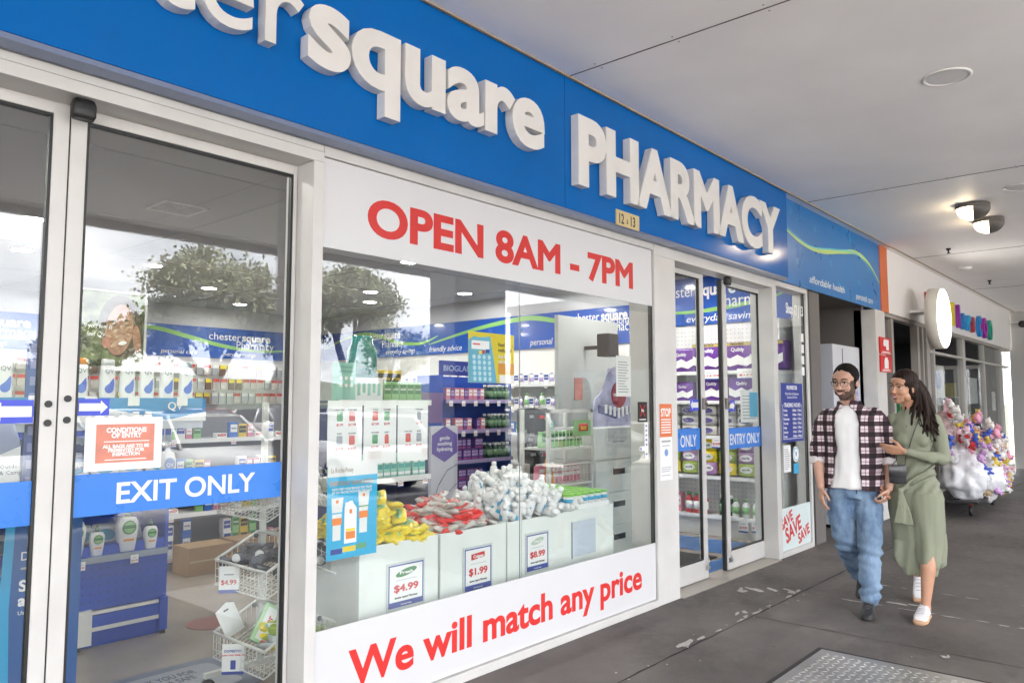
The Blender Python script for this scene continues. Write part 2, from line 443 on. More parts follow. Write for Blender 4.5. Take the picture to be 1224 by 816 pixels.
tag(o, 'nearer small fire sprinkler under the white canopy ceiling', 'sprinkler', 'fire sprinklers in the canopy ceiling')
o2 = o.copy(); C.objects.link(o2); o2.location = (3.6, .1, 0); tag(o2, 'farther small fire sprinkler under the white canopy ceiling', 'sprinkler'); o2['norebase'] = 1
o = MB().lathe([(.1, 0), (.1, -.025), (.07, -.05), (.03, -.055)], 13.74, 2.51, n=20, z0=3.65).build('smoke_detector', WHITE)
tag(o, 'white round smoke detector under the canopy between two sprinklers', 'detector')
t = thing('security_camera', 'white security cameras on an arm at the far end of the white fascia', 'camera')
MB().box(21.1, 21.16, 2.3, 3.0, 3.36, 3.40).build('arm', WHITE, t)
MB().tube((21.1, 2.45, 3.32), (20.85, 2.38, 3.26), .06, 12).build('camera_body', DIF_OFF, t)
MB().ball((21.1, 2.75, 3.33), .08).build('camera_dome', BLACK, t)

# ------------------------------------------------------------------ pharmacy fascia with raised letters
t = thing('fascia_sign', 'glossy blue pharmacy fascia with raised off-white letters above the shop front', 'sign')
for x0, x1 in ((-3.9, 3.90), (3.906, 7.62)):
    MB().box(x0, x1, 2.95, 3.04, 2.775, 3.648).build('fascia_panel', BLUE, t)
mb = MB()
mb.box(-3.9, 7.62, 2.955, 3.045, 2.752, 2.774)
mb.build('drip_edge', M('drip_grey', (.20, .25, .38), .25, metal=.4), t)
def sign_letters(s, size, x, z, bold, sx=1., gaps=0., y0=2.945, dep=.06, fit=None):
    """one mesh per letter, spaced by the advance widths"""
    # widths measured on whole prefix strings
    def ext(st):
        me = text_mesh(st, size, dep, bold, sx=sx)
        xs = [v.co.x for v in me.vertices]; r = (min(xs), max(xs)); bpy.data.meshes.remove(me); return r
    tot = ext(s); k = 1 if not fit else fit / (tot[1] - tot[0])
    for i, ch in enumerate(s):
        if ch == ' ': continue
        r = ext(s[:i+1]); me = text_mesh(ch, size, dep, bold, sx=sx * k)
        xs = [v.co.x for v in me.vertices]
        off = x + (r[1] - tot[0]) * k - max(xs)
        me.transform(Matrix.Translation((off, y0 - dep/2, z)) @ FRONT)
        me.materials.clear(); me.materials.append(LETTER)
        o = link('letter', me, t)
sign_letters('chester', .565, .20, 3.065, .002, fit=1.69)
sign_letters('square', .565, 1.915, 3.065, .034, fit=1.70)
sign_letters('PHARMACY', .61, 3.965, 2.955, .044, fit=3.32)
# number plate
n_ = thing('number_plate', 'small cream plate numbered 12 and 13 at the foot of the blue fascia', 'plate')
MB().box(4.485, 4.785, 2.94, 2.949, 2.765, 2.875).build('plate', M('cream_plate', (.62, .50, .25), .4), n_)
text('12', .10, (4.505, 2.939, 2.783), INK, n_, sx=.78, bold=.02); text('&', .05, (4.613, 2.939, 2.79), INK, n_, sx=.8); text('13', .10, (4.655, 2.939, 2.783), INK, n_, sx=.78, bold=.02)

# recessed printed fascia
BLUE_P = M('print_blue', (.015, .165, .47), .3, var=.05, vscale=3)
t = thing('printed_fascia', 'flat printed blue fascia with a green swoosh beside the raised letter sign', 'sign')
MB().box(7.62, 11.04, 3.03, 3.055, 2.752, 3.648).build('fascia_panel', BLUE_P, t)
def swoosh(pts, w, y, m, parent, axis='y', name='swoosh', thick=.001, rev=1):
    """pts (u, z) catmull ribbon with varying width"""
    P = []
    n = len(pts)
    for i in range(n - 1):
        p0 = Vector(pts[max(i-1, 0)]); p1 = Vector(pts[i]); p2 = Vector(pts[i+1]); p3 = Vector(pts[min(i+2, n-1)])
        for k in range(10):
            q = k / 10; P.append(.5*((2*p1)+(-p0+p2)*q+(2*p0-5*p1+4*p2-p3)*q*q+(-p0+3*p1-3*p2+p3)*q*q*q))
    P.append(Vector(pts[-1])); N_ = len(P); vs = []
    for i, p in enumerate(P):
        d = (P[min(i+1, N_-1)] - P[max(i-1, 0)]).normalized(); nrm = Vector((-d.y, d.x)); ww = w * (.25 + .75 * math.sin(PI * min(1, max(0, i / (N_-1)))) ) / 2
        for s_ in (1, -1):
            q = p + nrm * ww * s_
            vs.append((q.x, y, q.y) if axis == 'y' else (y, q.x, q.y))
    return MB().add(vs, [(2*i, 2*i+1, 2*i+3, 2*i+2) for i in range(N_-1)]).build(name, m, parent)
swoosh([(7.64, 3.35), (8.2, 3.24), (8.8, 3.23), (9.5, 3.33), (10.1, 3.40), (10.6, 3.32), (11.03, 3.12)], .055, 3.0285, M('swoosh_lime', (.48, .66, .2), .35), t)
swoosh([(7.64, 3.38), (8.4, 3.24), (9.2, 3.31), (9.9, 3.39), (10.4, 3.33), (10.9, 3.14)], .02, 3.0280, M('swoosh_aqua', (.10, .55, .62), .35), t)
text('affordable health', .115, (8.42, 3.028, 2.83), PAPER, t, fit=1.15, shear=.18)
text('personal care', .115, (10.0, 3.028, 2.81), PAPER, t, fit=.68, shear=.18)
AQ = M('print_aqua', (.02, .24, .52), .3)
for x, z in ((7.9, 3.5), (8.05, 2.98), (9.1, 3.1), (9.35, 2.88), (10.5, 3.22), (10.1, 2.99), (8.6, 3.42), (9.8, 3.5)):
    MB().box(x, x + .07, 3.0282, 3.0284, z, z + .07).build('printed_square', AQ, t)
MB().box(11.04, 11.38, 3.02, 3.055, 2.752, 3.648).build('orange_end_strip', M('orange', (.62, .14, .035), .45), t)

# ------------------------------------------------------------------ shop front frame
t = thing('shopfront_frame', 'off-white aluminium shop front frame round doors and window', 'shopfront')
F = t
mb = MB()
mb.box(-3.9, 2.13, 3.05, 3.2, 2.665, 2.715); mb.box(-3.9, 2.13, 3.053, 3.2, 2.717, 2.75)
mb.box(2.132, 5.17, 3.053, 3.2, 2.70, 2.75)
mb.box(5.172, 7.54, 3.05, 3.2, 2.665, 2.75); mb.box(7.542, 8.42, 3.05, 3.2, 2.695, 2.75)
mb.build('head_rail', ALU, t, bevel=.002)
MB().box(2.072, 2.13, 3.049, 3.28, 0, 2.664).build('window_post', ALU, t, bevel=.002)
MB().box(5.172, 5.495, 3.049, 3.28, 0, 2.664).build('pillar', ALU, t, bevel=.002)
MB().box(7.44, 7.545, 3.049, 3.28, 0, 2.664).build('door_jamb', ALU, t, bevel=.002)
MB().box(8.35, 8.40, 3.049, 3.2, 0, 2.694).build('end_post', ALU, t, bevel=.002)
MB().box(8.401, 8.45, 3.05, 3.2, 0, 2.75).build('black_edge', BLACK, t)
mb = MB(); mb.box(2.132, 5.17, 3.045, 3.2, 0, .05); mb.build('sill', ALU, t, bevel=.002); MB().box(7.546, 8.349, 3.045, 3.2, 0, .05).build('sill', ALU, t, bevel=.002)
# wall above glazing, behind the fascia
MB().box(-3.9, 8.45, 3.056, 3.2, 2.752, 3.66).build('upper_wall', M('grey_board', (.35, .35, .36), .7), t)
MB().box(-3.9, -.6, 3.05, 3.2, 0, 2.66).build('side_wall', ALU, t)
tag(MB().box(5.495, 7.44, 3.02, 3.28, 0, .006).build('door_threshold', M('threshold', (.42, .39, .35), .45, metal=.5, var=.1)), kind='structure')
# black screws on posts
mb = MB()
for x, y, z in ((1.03, 0, 1.51), (1.03, 0, 1.43), (1.075, 0, 1.535), (1.075, 0, 1.44)): pass

def window(x0, x1, z0, z1, y, label, split=None):
    t = thing('shop_window', label, 'window')
    MB().box(x0 + .006, x1 - .006, y, y + .008, z0, z1).build('glass_pane', GLASS, t) if split is None else None
    if split is not None:
        MB().box(x0 + .006, split - .002, y, y + .008, z0, z1).build('glass_pane', GLASS, t)
        MB().box(split + .002, x1 - .006, y, y + .008, z0, z1).build('glass_pane', GLASS, t)
        MB().box(split - .0018, split + .0018, y + .001, y + .007, z0, z1).build('glass_joint', M('silicone', (.3, .33, .33), .3), t)
    mb = MB(); mb.box(x0, x0 + .006, y - .004, y + .03, z0, z1); mb.box(x1 - .006, x1, y - .004, y + .03, z0, z1); mb.build('gasket', BLACK, t)
    return t
W = window(2.132, 5.168, .05, 2.70, 3.075, 'large fixed shop window between the two sliding doors', split=3.60)
window(7.547, 8.348, .05, 2.695, 3.075, 'narrow shop window right of the entry door')

def lockset(par, x, y, z):
    mb = MB(); mb.tube((x - .02, y, z), (x + .02, y, z), .02, 12); mb.tube((x, y - .02, z), (x, y, z), .016, 12); mb.tube((x, y - .012, z), (x, y - .012, z + .09), .005, 6)
    mb.build('floor_bolt', CHROME, par)

def leaf(x0, x1, y, label, group, stile_l=.05, stile_r=.05, bot=.16, lock=None, top=2.66, vis_l=True, vis_r=True):
    t = thing('sliding_door', label, 'door', group=group)
    mb = MB()
    mb.box(x0, x0 + stile_l, y, y + .045, .012, top); mb.box(x1 - stile_r, x1, y, y + .045, .012, top)
    mb.build('stile', ALU, t, bevel=.002)
    MB().box(x0 + stile_l, x1 - stile_r, y + .001, y + .044, .012, bot).build('bottom_rail', ALU, t, bevel=.002)
    MB().box(x0 + stile_l, x1 - stile_r, y + .001, y + .044, top - .045, top).build('top_rail', ALU, t, bevel=.002)
    mb = MB(); g = .011; a, b, zb, zt = x0 + stile_l, x1 - stile_r, bot, top - .045
    mb.box(a, a + g, y + .006, y + .03, zb, zt); mb.box(b - g, b, y + .006, y + .03, zb, zt); mb.box(a + g, b - g, y + .006, y + .03, zb, zb + g); mb.box(a + g, b - g, y + .006, y + .03, zt - g, zt)
    mb.build('gasket', BLACK, t)
    MB().box(a + g, b - g, y + .016, y + .024, zb + g, zt - g).build('glass_pane', GLASS, t)
    if lock is not None: lockset(t, lock, y - .008, .10)
    return t, (a + g, b - g, y + .0145)
BANDW = M('band_blue', (.035, .20, .66), .3, var=.03)
# exit door, two closed leaves meeting under the sensor
L1, g1 = leaf(-.02, 1.057, 3.18, 'left leaf of the closed exit sliding door', 'leaves of the exit sliding door', .05, .055, .0+.14)
R1, g2 = leaf(1.063, 2.068, 3.18, 'right leaf of the closed exit sliding door, marked EXIT ONLY', 'leaves of the exit sliding door', .058, .018, .14)
MB().box(1.0572, 1.0628, 3.185, 3.22, .012, 2.66).build('meeting_seal', BLACK, L1)
def dots(par, pts, y):
    mb = MB()
    for x, z in pts: mb.tube((x, y, z), (x, y - .006, z), .013, 14)
    mb.build('screw_cap', BLACK, par)
dots(L1, [(1.028, 1.515), (1.028, 1.445)], 3.18); dots(R1, [(1.093, 1.535), (1.093, 1.455)], 3.18)
a, b, y = g1; MB().box(a, b, y, y + .001, 1.075, 1.235).build('blue_band', BANDW, L1)
a, b, y = g2
MB().box(a, b - .015, y, y + .001, 1.085, 1.245).build('blue_band', BANDW, R1)
text('EXIT ONLY', .115, (1.29, y - .0012, 1.125), PAPER, R1, bold=.02, fit=.60)
ARR = M('arrow_blue', (.04, .07, .58), .35)
def arrow(par, x0, x1, z0, z1, y, right=True):
    MB().box(x0, x1, y, y + .001, z0, z1).build('arrow_sticker', ARR, par)
    w = x1 - x0; h = z1 - z0; u = lambda k: (x0 + w*k) if right else (x1 - w*k)
    P = [(u(.04), z0+h*.27), (u(.72), z0+h*.27), (u(.72), z0+h*.1), (u(.95), z0+h*.5), (u(.72), z0+h*.9), (u(.72), z0+h*.73), (u(.04), z0+h*.73)]
    MB().poly(P, (y - .0012, y - .0004)).build('arrow', PAPER, par)
arrow(L1, .84, .985, 1.445, 1.53, g1[2], False); arrow(R1, 1.135, 1.25, 1.470, 1.535, g2[2], True)
# entry door, half open
L2, g3 = leaf(5.43, 6.25, 3.19, 'left leaf of the half open entry sliding door', 'leaves of the entry sliding door', .05, .07, .17, lock=6.22)
R2, g4 = leaf(6.63, 7.50, 3.19, 'right leaf of the half open entry sliding door, marked ENTRY ONLY', 'leaves of the entry sliding door', .07, .05, .17, lock=6.665)
MB().box(6.60, 6.629, 3.20, 3.23, .012, 2.66).build('brush_seal', BLACK, R2)
a, b, y = g3; MB().box(a, b, y, y + .001, 1.115, 1.30).build('blue_band', BANDW, L2)
text('ONLY', .14, (5.82, y - .0012, 1.148), PAPER, L2, bold=.01, fit=.28)
arrow(L2, 6.0, 6.15, 1.45, 1.55, y, False)
a, b, y = g4; MB().box(a, b, y, y + .001, 1.09, 1.285).build('blue_band', BANDW, R2)
text('ENTRY ONLY', .14, (6.75, y - .0012, 1.13), PAPER, R2, bold=.01, fit=.66)
arrow(R2, 6.72, 6.87, 1.44, 1.54, y, True)
for p, x in ((L2, 6.21), (R2, 6.66)):
    MB().box(x - .025, x + .025, 3.165, 3.19, 1.46, 1.56).tube((x, 3.165, 1.51), (x, 3.15, 1.51), .013, 12).build('lock', M('lock_bronze', (.25, .23, .2), .35, metal=.8), p, bevel=.004)
for x, l in ((1.075, 'black motion sensor over the exit door'), (6.55, 'black motion sensor over the entry door')):
    o = MB().superl([(.035, .02, -.075), (.042, .028, -.06), (.042, .03, -.02), (.036, .02, 0)], e=4, cx=x, cy=3.10, z0=2.664).build('door_sensor', BLACK); tag(o, l, 'sensor')

# white printed signs on the window
t = thing('opening_hours_sign', 'long white sign with red OPEN 8AM - 7PM along the window head', 'sign')
MB().box(2.14, 5.16, 3.066, 3.0735, 2.262, 2.696).build('board', VINYLW, t)
text('OPEN 8AM - 7PM', .262, (2.405, 3.0653, 2.372), RED, t, bold=.035, fit=2.485)
t = thing('price_match_sign', 'long white sign with red We will match any price along the window foot', 'sign')
MB().box(2.14, 5.16, 3.066, 3.0735, .055, .468).build('board', VINYLW, t)
text('We will match any price', .235, (2.33, 3.0653, .175), RED_B, t, bold=.028, fit=2.63)
t = thing('save_sign', 'pale sign with three tilted red SAVE words at the foot of the narrow window', 'sign')
MB().box(7.555, 8.34, 3.066, 3.0735, .055, .47).build('board', M('pale_mint', (.66, .76, .76), .35), t)
for x, z, s_, f in ((7.565, .26, .15, .31), (7.68, .12, .21, .42), (8.0, .075, .15, .32)):
    text('SAVE', s_, (0, 0, 0), RED, t, bold=.03, fit=f); o = t.children[-1] if t.children else None
    o = C.objects[-1]; o.data.transform(Matrix.Translation((x, 3.0653, z)) @ Matrix.Rotation(-math.radians(16), 4, 'Y'))

# ---- posters and notices on the glass
def poster(name, label, cat, x0, x1, z0, z1, y, m, group=None):
    t = thing(name, label, cat, group=group)
    MB().box(x0, x1, y, y + .0015, z0, z1).build('sheet', m, t); return t
def lines(par, rows, y, m=INK, name='printed_lines'):
    mb = MB()
    for x0, x1, z, h in rows: mb.box(x0, x1, y - .0008, y, z, z + h)
    return mb.build(name, m, par)
YG = 3.0715  # outer face of the window glass is 3.075
IN = 3.0845  # inner face
# three catalogue sheets
SK = M('sheet_print_red', (.62, .10, .08), .5); SG = M('sheet_print_green', (.12, .36, .16), .5); SGR = M('sheet_print_grey', (.35, .37, .40), .5)
for i, (x0, x1, lab) in enumerate(((2.20, 2.405, 'leftmost of three white catalogue sheets in the window'), (2.415, 2.625, 'middle of three white catalogue sheets in the window'), (2.635, 2.845, 'rightmost of three white catalogue sheets in the window'))):
    z1, z0 = (1.53, 1.215)
    t = poster('catalogue_sheet', lab, 'poster', x0, x1, z0, z1, IN, PAPER, 'catalogue sheets taped inside the window')
    w = x1 - x0
    for r in range(2):
        for c in range(2):
            cx = x0 + w * (.34 if c == 0 else .70); zt = z1 - .055 - r * .115
            if i == 2 and r == 0 and c == 0: continue
            text(random.choice(['SUNCARE', 'VITAMIN', 'BABY', 'COLD']), .012, (cx, IN - .001, zt + .006), INK, t, align='CENTER', res=1)
            col = random.choice([SK, SG, SGR, SGR])
            mb = MB(); pr = [(.016, 0), (.018, -.03), (.016, -.045)] if random.random() < .5 else [(.008, 0), (.013, -.012), (.013, -.048)]
            P = [(cx + a_, zt + b_) for a_, b_ in pr] + [(cx - a_, zt + b_) for a_, b_ in reversed(pr)]
            mb.poly(P, (IN - .0012, IN - .0002)); mb.build('product_picture', col, t)
            text(random.choice(['$9.49', '$17.99', '$3.99', '$14.99', '$5.99']), .017, (cx, IN - .001, zt - .068), INKR, t, align='CENTER', bold=.02, res=1)
# sunscreen poster
SB = M('poster_cyan', (.02, .42, .72), .35); ORG = M('print_orange', (.75, .22, .03), .4); YEL = M('print_yellow', (.85, .66, .04), .4)
t = poster('sunscreen_poster', 'cyan poster with three white tubes taped inside the window', 'poster', 2.205, 2.505, .775, 1.235, IN, SB)
MB().box(2.205, 2.505, IN - .001, IN - .0001, 1.165, 1.235).build('white_header', PAPER, t)
text('La Roche-Posay', .034, (2.225, IN - .0016, 1.185), M('print_brown', (.3, .22, .16), .5), t, fit=.13, res=2)
text('EVERYDAY SUNSCREEN', .03, (2.22, IN - .001, 1.122), M('print_bronze', (.42, .25, .12), .5), t, bold=.02, fit=.26)
text('WITH VERY HIGH BROAD SPECTRUM\nSPF 50+ PROTECTION FOR THE FACE', .0155, (2.23, IN - .001, 1.10), PAPER, t, bold=.03, fit=.24, res=1)
for cx, z0_, h, cap, base in ((2.262, .865, .20, CYANL, False), (2.42, .885, .20, SG, False)):
    P = [(cx-.033, z0_+h), (cx+.037, z0_+h), (cx+.023, z0_+.07), (cx+.023, z0_), (cx-.023, z0_), (cx-.023, z0_+.07)]
    MB().poly(P, (IN-.0012, IN-.0003)).build('tube_picture', PAPER, t)
    lines(t, [(cx-.030, cx+.032, z0_+.125, .006)], IN-.0012, cap); lines(t, [(cx-.027, cx+.027, z0_+.072, .033), (cx-.006, cx+.008, z0_+.175, .014)], IN-.0012, ORG)
P = [(2.306, .845), (2.306, 1.01), (2.312, 1.04), (2.33, 1.04), (2.338, 1.045), (2.352, 1.045), (2.36, 1.03), (2.378, 1.01), (2.378, .845)]
MB().poly(P, (IN-.0022, IN-.0013)).build('bottle_picture', PAPER, t)
lines(t, [(2.315, 2.37, .865, .035), (2.335, 2.35, .985, .02)], IN-.0022, ORG); lines(t, [(2.315, 2.37, .902, .012)], IN-.0022, YEL)
lines(t, [(2.23, 2.295, .80, .025)], IN-.0001, INKB); lines(t, [(2.30, 2.375, .805, .025)], IN-.0001, YEL); lines(t, [(2.38, 2.44, .81, .025)], IN-.0001, SG)
# medication poster
t = poster('medication_poster', 'yellow and blue medication poster hanging inside the window top', 'poster', 3.155, 3.555, 1.635, 1.93, IN, YEL)
MB().poly([(3.156, 1.636), (3.156, 1.88), (3.20, 1.905), (3.25, 1.90), (3.34, 1.91), (3.40, 1.636)], (IN-.001, IN-.0001)).build('pack_picture', M('pack_cyan', (.16, .48, .66), .4), t)
lines(t, [(3.18, 3.33, 1.83, .05)], IN-.001, PAPER); lines(t, [(3.19, 3.25, 1.855, .008)], IN-.0018, INKR)
mb = MB()
for r in range(5):
    for c in range(4): mb.tube((3.20 + c*.043 + r*.002, IN-.003, 1.785 - r*.032), (3.20 + c*.043 + r*.002, IN-.0009, 1.785 - r*.032), .013, 12)
mb.build('blister_picture', M('blister', (.5, .7, .78), .3), t)
lines(t, [(3.24, 3.262, 1.802, .02)], IN-.003, YEL); lines(t, [(3.27, 3.29, 1.806, .02)], IN-.003, INKR); lines(t, [(3.30, 3.33, 1.81, .022)], IN-.003, INKB)
text('Need\nmedication?', .032, (3.41, IN-.001, 1.855), INK, t, fit=.12, bold=.01, res=2)
text('Ask for a\ncall back', .03, (3.41, IN-.001, 1.785), PAPER, t, fit=.11, bold=.02, res=2)
MB().box(3.41, 3.554, IN-.001, IN-.0001, 1.69, 1.755).build('orange_panel', M('panel_orange', (.80, .33, .06), .4), t)
MB().box(3.42, 3.554, IN-.0018, IN-.0011, 1.637, 1.685).build('white_panel', PAPER, t)
# small notices
def textsheet(name, label, cat, x0, x1, z0, z1, y, n, ink=INK, sheet=PAPER, group=None):
    t = poster(name, label, cat, x0, x1, z0, z1, y, sheet, group)
    h = (z1 - z0) * .8 / n
    lines(t, [(x0 + (x1-x0)*.12, x0 + (x1-x0)*random.uniform(.55, .9), z1 - (z1-z0)*.1 - (k+1)*h, h*.38) for k in range(n)], y, ink)
    return t
textsheet('window_notice', 'white notice sheet inside the top right of the window', 'notice', 4.68, 4.875, 1.565, 1.86, IN, 12, SGR)
t = poster('no_skateboards_sticker', 'small black sticker with a red cross at the right of the window', 'sticker', 4.945, 5.075, 1.375, 1.525, YG, BLACK)
for a_ in (.9, -.9): 
    o = MB().box(-.055, .055, -.0006, .0004, -.004, .004).build('red_bar', RED, t); o.data.transform(Matrix.Translation((5.01, YG-.001, 1.46)) @ Matrix.Rotation(a_, 4, 'Y'))
text('No', .03, (5.01, YG-.0022, 1.452), PAPER, t, align='CENTER', bold=.02, res=1); lines(t, [(4.965, 5.055, 1.39, .008)], YG, PAPER)
t = poster('door_maker_sticker', 'narrow white sticker strip at the right edge of the window', 'sticker', 5.035, 5.085, 1.10, 1.37, YG, PAPER)
lines(t, [(5.05, 5.07, 1.13 + k*.035, .012) for k in range(7)], YG, INKB)
MB().box(4.965, 5.085, YG-.001, YG-.0001, 1.16, 1.195).build('blue_strip', PAPER, t); lines(t, [(4.972, 4.987, 1.165, .024)], YG-.001, INKB)
YP = 3.0475
t = poster('stop_notice', 'orange and white STOP notice on the grey pillar', 'notice', 5.215, 5.40, .925, 1.505, YP - .0015, PAPER)
MB().box(5.215, 5.40, YP-.0025, YP-.0016, 1.255, 1.51).build('orange_header', M('notice_orange', (.72, .19, .07), .45), t)
text('STOP', .085, (5.307, YP-.003, 1.415), PAPER, t, align='CENTER', bold=.03, fit=.15)
lines(t, [(5.235, 5.38, 1.385 - k*.02, .009) for k in range(6)], YP-.0025, PAPER)
lines(t, [(5.24, 5.375, 1.215, .014), (5.25, 5.36, 1.185, .006), (5.235, 5.38, 1.02, .005), (5.235, 5.38, 1.005, .005), (5.235, 5.36, .99, .005), (5.235, 5.37, .96, .005)], YP-.0015, SGR)
MB().tube((5.307, YP-.002, 1.135), (5.307, YP-.0028, 1.135), .028, 16).build('blue_badge', M('badge_blue', (.2, .32, .6), .5), t)
# conditions of entry
y = g2[2]
t = poster('conditions_sheet', 'white sheet headed CONDITIONS OF ENTRY taped on the exit door', 'notice', 1.165, 1.462, 1.255, 1.462, y, PAPER)
MB().box(1.205, 1.43, y-.001, y-.0001, 1.285, 1.435).build('salmon_panel', M('salmon', (.66, .24, .17), .5, var=.12, vscale=14), t)
text('CONDITIONS\nOF ENTRY', .026, (1.32, y-.002, 1.403), PAPER, t, align='CENTER', bold=.05, fit=.155, line=.8)
lines(t, [(1.235, 1.41, 1.365, .004)], y-.001, PAPER)
text('ALL BAGS ARE TO BE\nPRESENTED FOR\nINSPECTION', .0185, (1.32, y-.002, 1.342), PAPER, t, align='CENTER', bold=.05, fit=.18, line=.85, res=2)
lines(t, [(1.24, 1.40, 1.294, .004)], y-.001, PAPER)
# narrow window: shop number, hours, cards
t = thing('shop_number', 'white lettering Shop 12 | 13 on the narrow window', 'lettering')
text('Shop 12 | 13', .15, (7.84, YG, 2.45), PAPER, t, fit=.47, bold=.025)
t = thing('card_stickers', 'column of four small payment stickers on the narrow window edge', 'stickers')
for z in (2.17, 2.05, 1.93, 1.81): MB().box(8.24, 8.31, YG, YG+.0015, z, z+.09).build('sticker', PAPER, t)
NAVY = M('navy_panel', (.012, .03, .27), .35)
t = poster('trading_hours_board', 'navy board listing the trading hours on the narrow window', 'board', 7.64, 8.22, 1.12, 1.72, YG - .004, NAVY)
y = YG - .004
text('PROPRIETOR', .055, (7.93, y-.0008, 1.655), PAPER, t, align='CENTER', fit=.28, bold=.03)
text('Mary Ratio & Business\nLicensed & Prior', .036, (7.93, y-.0008, 1.60), PAPER, t, align='CENTER', fit=.36, res=1)
text('TRADING HOURS', .06, (7.93, y-.0008, 1.475), PAPER, t, align='CENTER', fit=.44, bold=.02)
mb = MB(); 
for r_ in ((7.67, 7.675, 1.15, 1.495), (8.185, 8.19, 1.15, 1.495), (7.67, 8.19, 1.15, 1.155), (7.67, 7.70, 1.492, 1.497), (8.16, 8.19, 1.492, 1.497)): mb.box(r_[0], r_[1], y-.001, y-.0001, r_[2], r_[3])
mb.build('border_line', PAPER, t)
for k, d in enumerate(['Monday', 'Tuesday', 'Wednesday', 'Thursday', 'Friday', 'Saturday', 'Sunday']):
    z = 1.43 - k*.044
    text(d, .033, (7.69, y-.0008, z), PAPER, t, bold=.02, res=1, sx=.95)
    text('8.00am - 7.00pm' if k < 5 else ('8.30am - 5.00pm' if k == 5 else '10.00am - 4.00pm'), .033, (7.93, y-.0008, z), PAPER, t, bold=.02, res=1, fit=.235)
textsheet('window_notice', 'narrow white notice under the trading hours board', 'notice', 7.68, 7.86, .82, 1.09, YG, 10, SGR)
t = thing('check_in_sticker', 'round white and cyan sticker beside the notice on the narrow window', 'sticker')
MB().tube((8.0, YG, .99), (8.0, YG+.0015, .99), .08, 28).build('disc', PAPER, t); MB().tube((8.0, YG-.001, .99), (8.0, YG-.0002, .99), .068, 28).build('ring', CYANL, t); MB().tube((8.0, YG-.002, .99), (8.0, YG-.0012, .99), .058, 28).build('centre', PAPER, t)
text('V', .07, (8.0, YG-.0028, .965), INKB, t, align='CENTER', bold=.02); MB().box(7.93, 8.07, YG, YG+.0015, .79, .895).build('tab', CYANL, t)
# leaflets on entry door glass
t = textsheet('door_leaflet', 'white and blue leaflet taped inside the entry door', 'notice', 7.02, 7.42, 1.33, 1.64, g4[2]+.011, 8, SGR)
MB().box(7.22, 7.41, g4[2]+.0095, g4[2]+.0105, 1.38, 1.62).build('blue_panel', CYANL, t)
# ------------------------------------------------------------------ inside the pharmacy
FLOOR = M('vinyl_floor', (.27, .235, .20), .22, var=.10, vscale=2.5, bump=.02, bscale=40)
tag(MB().box(-3.9, 8.62, 3.28, 12.4, -.004, .003).build('shop_floor', FLOOR), kind='structure')
BF = M('floor_blue', (.03, .13, .36), .35, var=.1)
tag(MB().box(5.5, 7.44, 3.285, 3.5, .004, .007).box(7.35, 8.05, 3.5, 6.5, .004, .007).box(5.5, 7.35, 4.25, 4.55, .004, .007).build('floor_blue_stripe', BF), kind='structure')
IW = M('interior_wall', (.56, .56, .58), .6, var=.02)
IC = M('interior_ceiling', (.40, .395, .395), .7, var=.03, vscale=.7)
tag(MB().box(-3.9, 8.7, 3.2, 12.4, 3.1, 3.2).build('shop_ceiling', IC), kind='structure')
mb = MB()
for y in (5.0, 6.8, 8.6, 10.4): mb.box(-3.9, 8.6, y - .004, y + .004, 3.096, 3.1)
for x in (-1.5, .9, 3.3, 5.7, 8.1): mb.box(x - .004, x + .004, 3.2, 12.3, 3.0955, 3.0995)
tag(mb.build('shop_ceiling_joints', M('joint_mid', (.38,.38,.38), .8)), kind='structure')
tag(MB().box(-3.9, 8.72, 12.3, 12.4, 0, 3.1).build('back_wall', IW), kind='structure')
tag(MB().box(8.62, 8.72, 3.28, 12.3, 0, 3.1).build('right_wall', IW), kind='structure')
tag(MB().box(-4.0, -3.9, 3.2, 12.3, 0, 3.1).build('left_wall', IW), kind='structure')

# downlights
DON = M('downlight_on', (1, .97, .92), .4, emit=42)
spots = [(3.9,8.9),(5.2,10.1),(6.4,11.4),(3.7,11.4),(5.7,6.5),(6.9,8.7),(7.6,9.6),(7.9,6.2),(4.3,6.2),(2.2,7.4),(.6,9.2),(-.8,7.2),(2.1,10.6),(.2,5.4),(6.7,4.4),(7.7,3.9),(-1.5,10.5),(5.0,4.4),(7.9,7.8),(1.2,4.3),(3.1,4.3),(7.7,5.0),(.4,7.0),(-1.0,4.8),(2.6,9.0),(6.3,7.3)]  # left-hand entries include unseen lamps added to brighten the shop there
DI = downlight(0, 0, 3.098, .095, 'shop_downlight', 'round lit downlight in the pharmacy ceiling', 'lit downlights in the pharmacy ceiling', DON)
for i, (x, y) in enumerate(spots):
    if i == 0: DI.location = (x, y, 3.098)
    else: dup(DI, (x, y, 3.098))
def vent(x, y, label):
    t = thing('ceiling_vent', label, 'vent', (x, y, 3.098), 0, 'square ceiling vents inside the pharmacy'); t.scale = (.6, .6, 1)
    MB().box(-.3, .3, -.3, -.27, -.012, 0).box(-.3, .3, .27, .3, -.012, 0).box(-.3, -.27, -.27, .27, -.012, 0).box(.27, .3, -.27, .27, -.012, 0).build('frame', WHITE, t)
    for k in range(6):
        s_ = .25 - k*.042
        MB().box(-s_, s_, -s_, -s_+.012, -.012-.001*k, -.001).box(-s_, s_, s_-.012, s_, -.012-.001*k, -.001).box(-s_, -s_+.012, -s_+.012, s_-.012, -.012-.001*k, -.001).box(s_-.012, s_, -s_+.012, s_-.012, -.012-.001*k, -.001).build('louvre', ALU_D, t)
    MB().box(-.26, .26, -.26, .26, -.0005, -.0001).build('duct_opening', BLACK, t)
vent(2.85, 6.1, 'square ceiling vent seen through the exit door'); vent(5.9, 5.7, 'square ceiling vent seen through the big window')

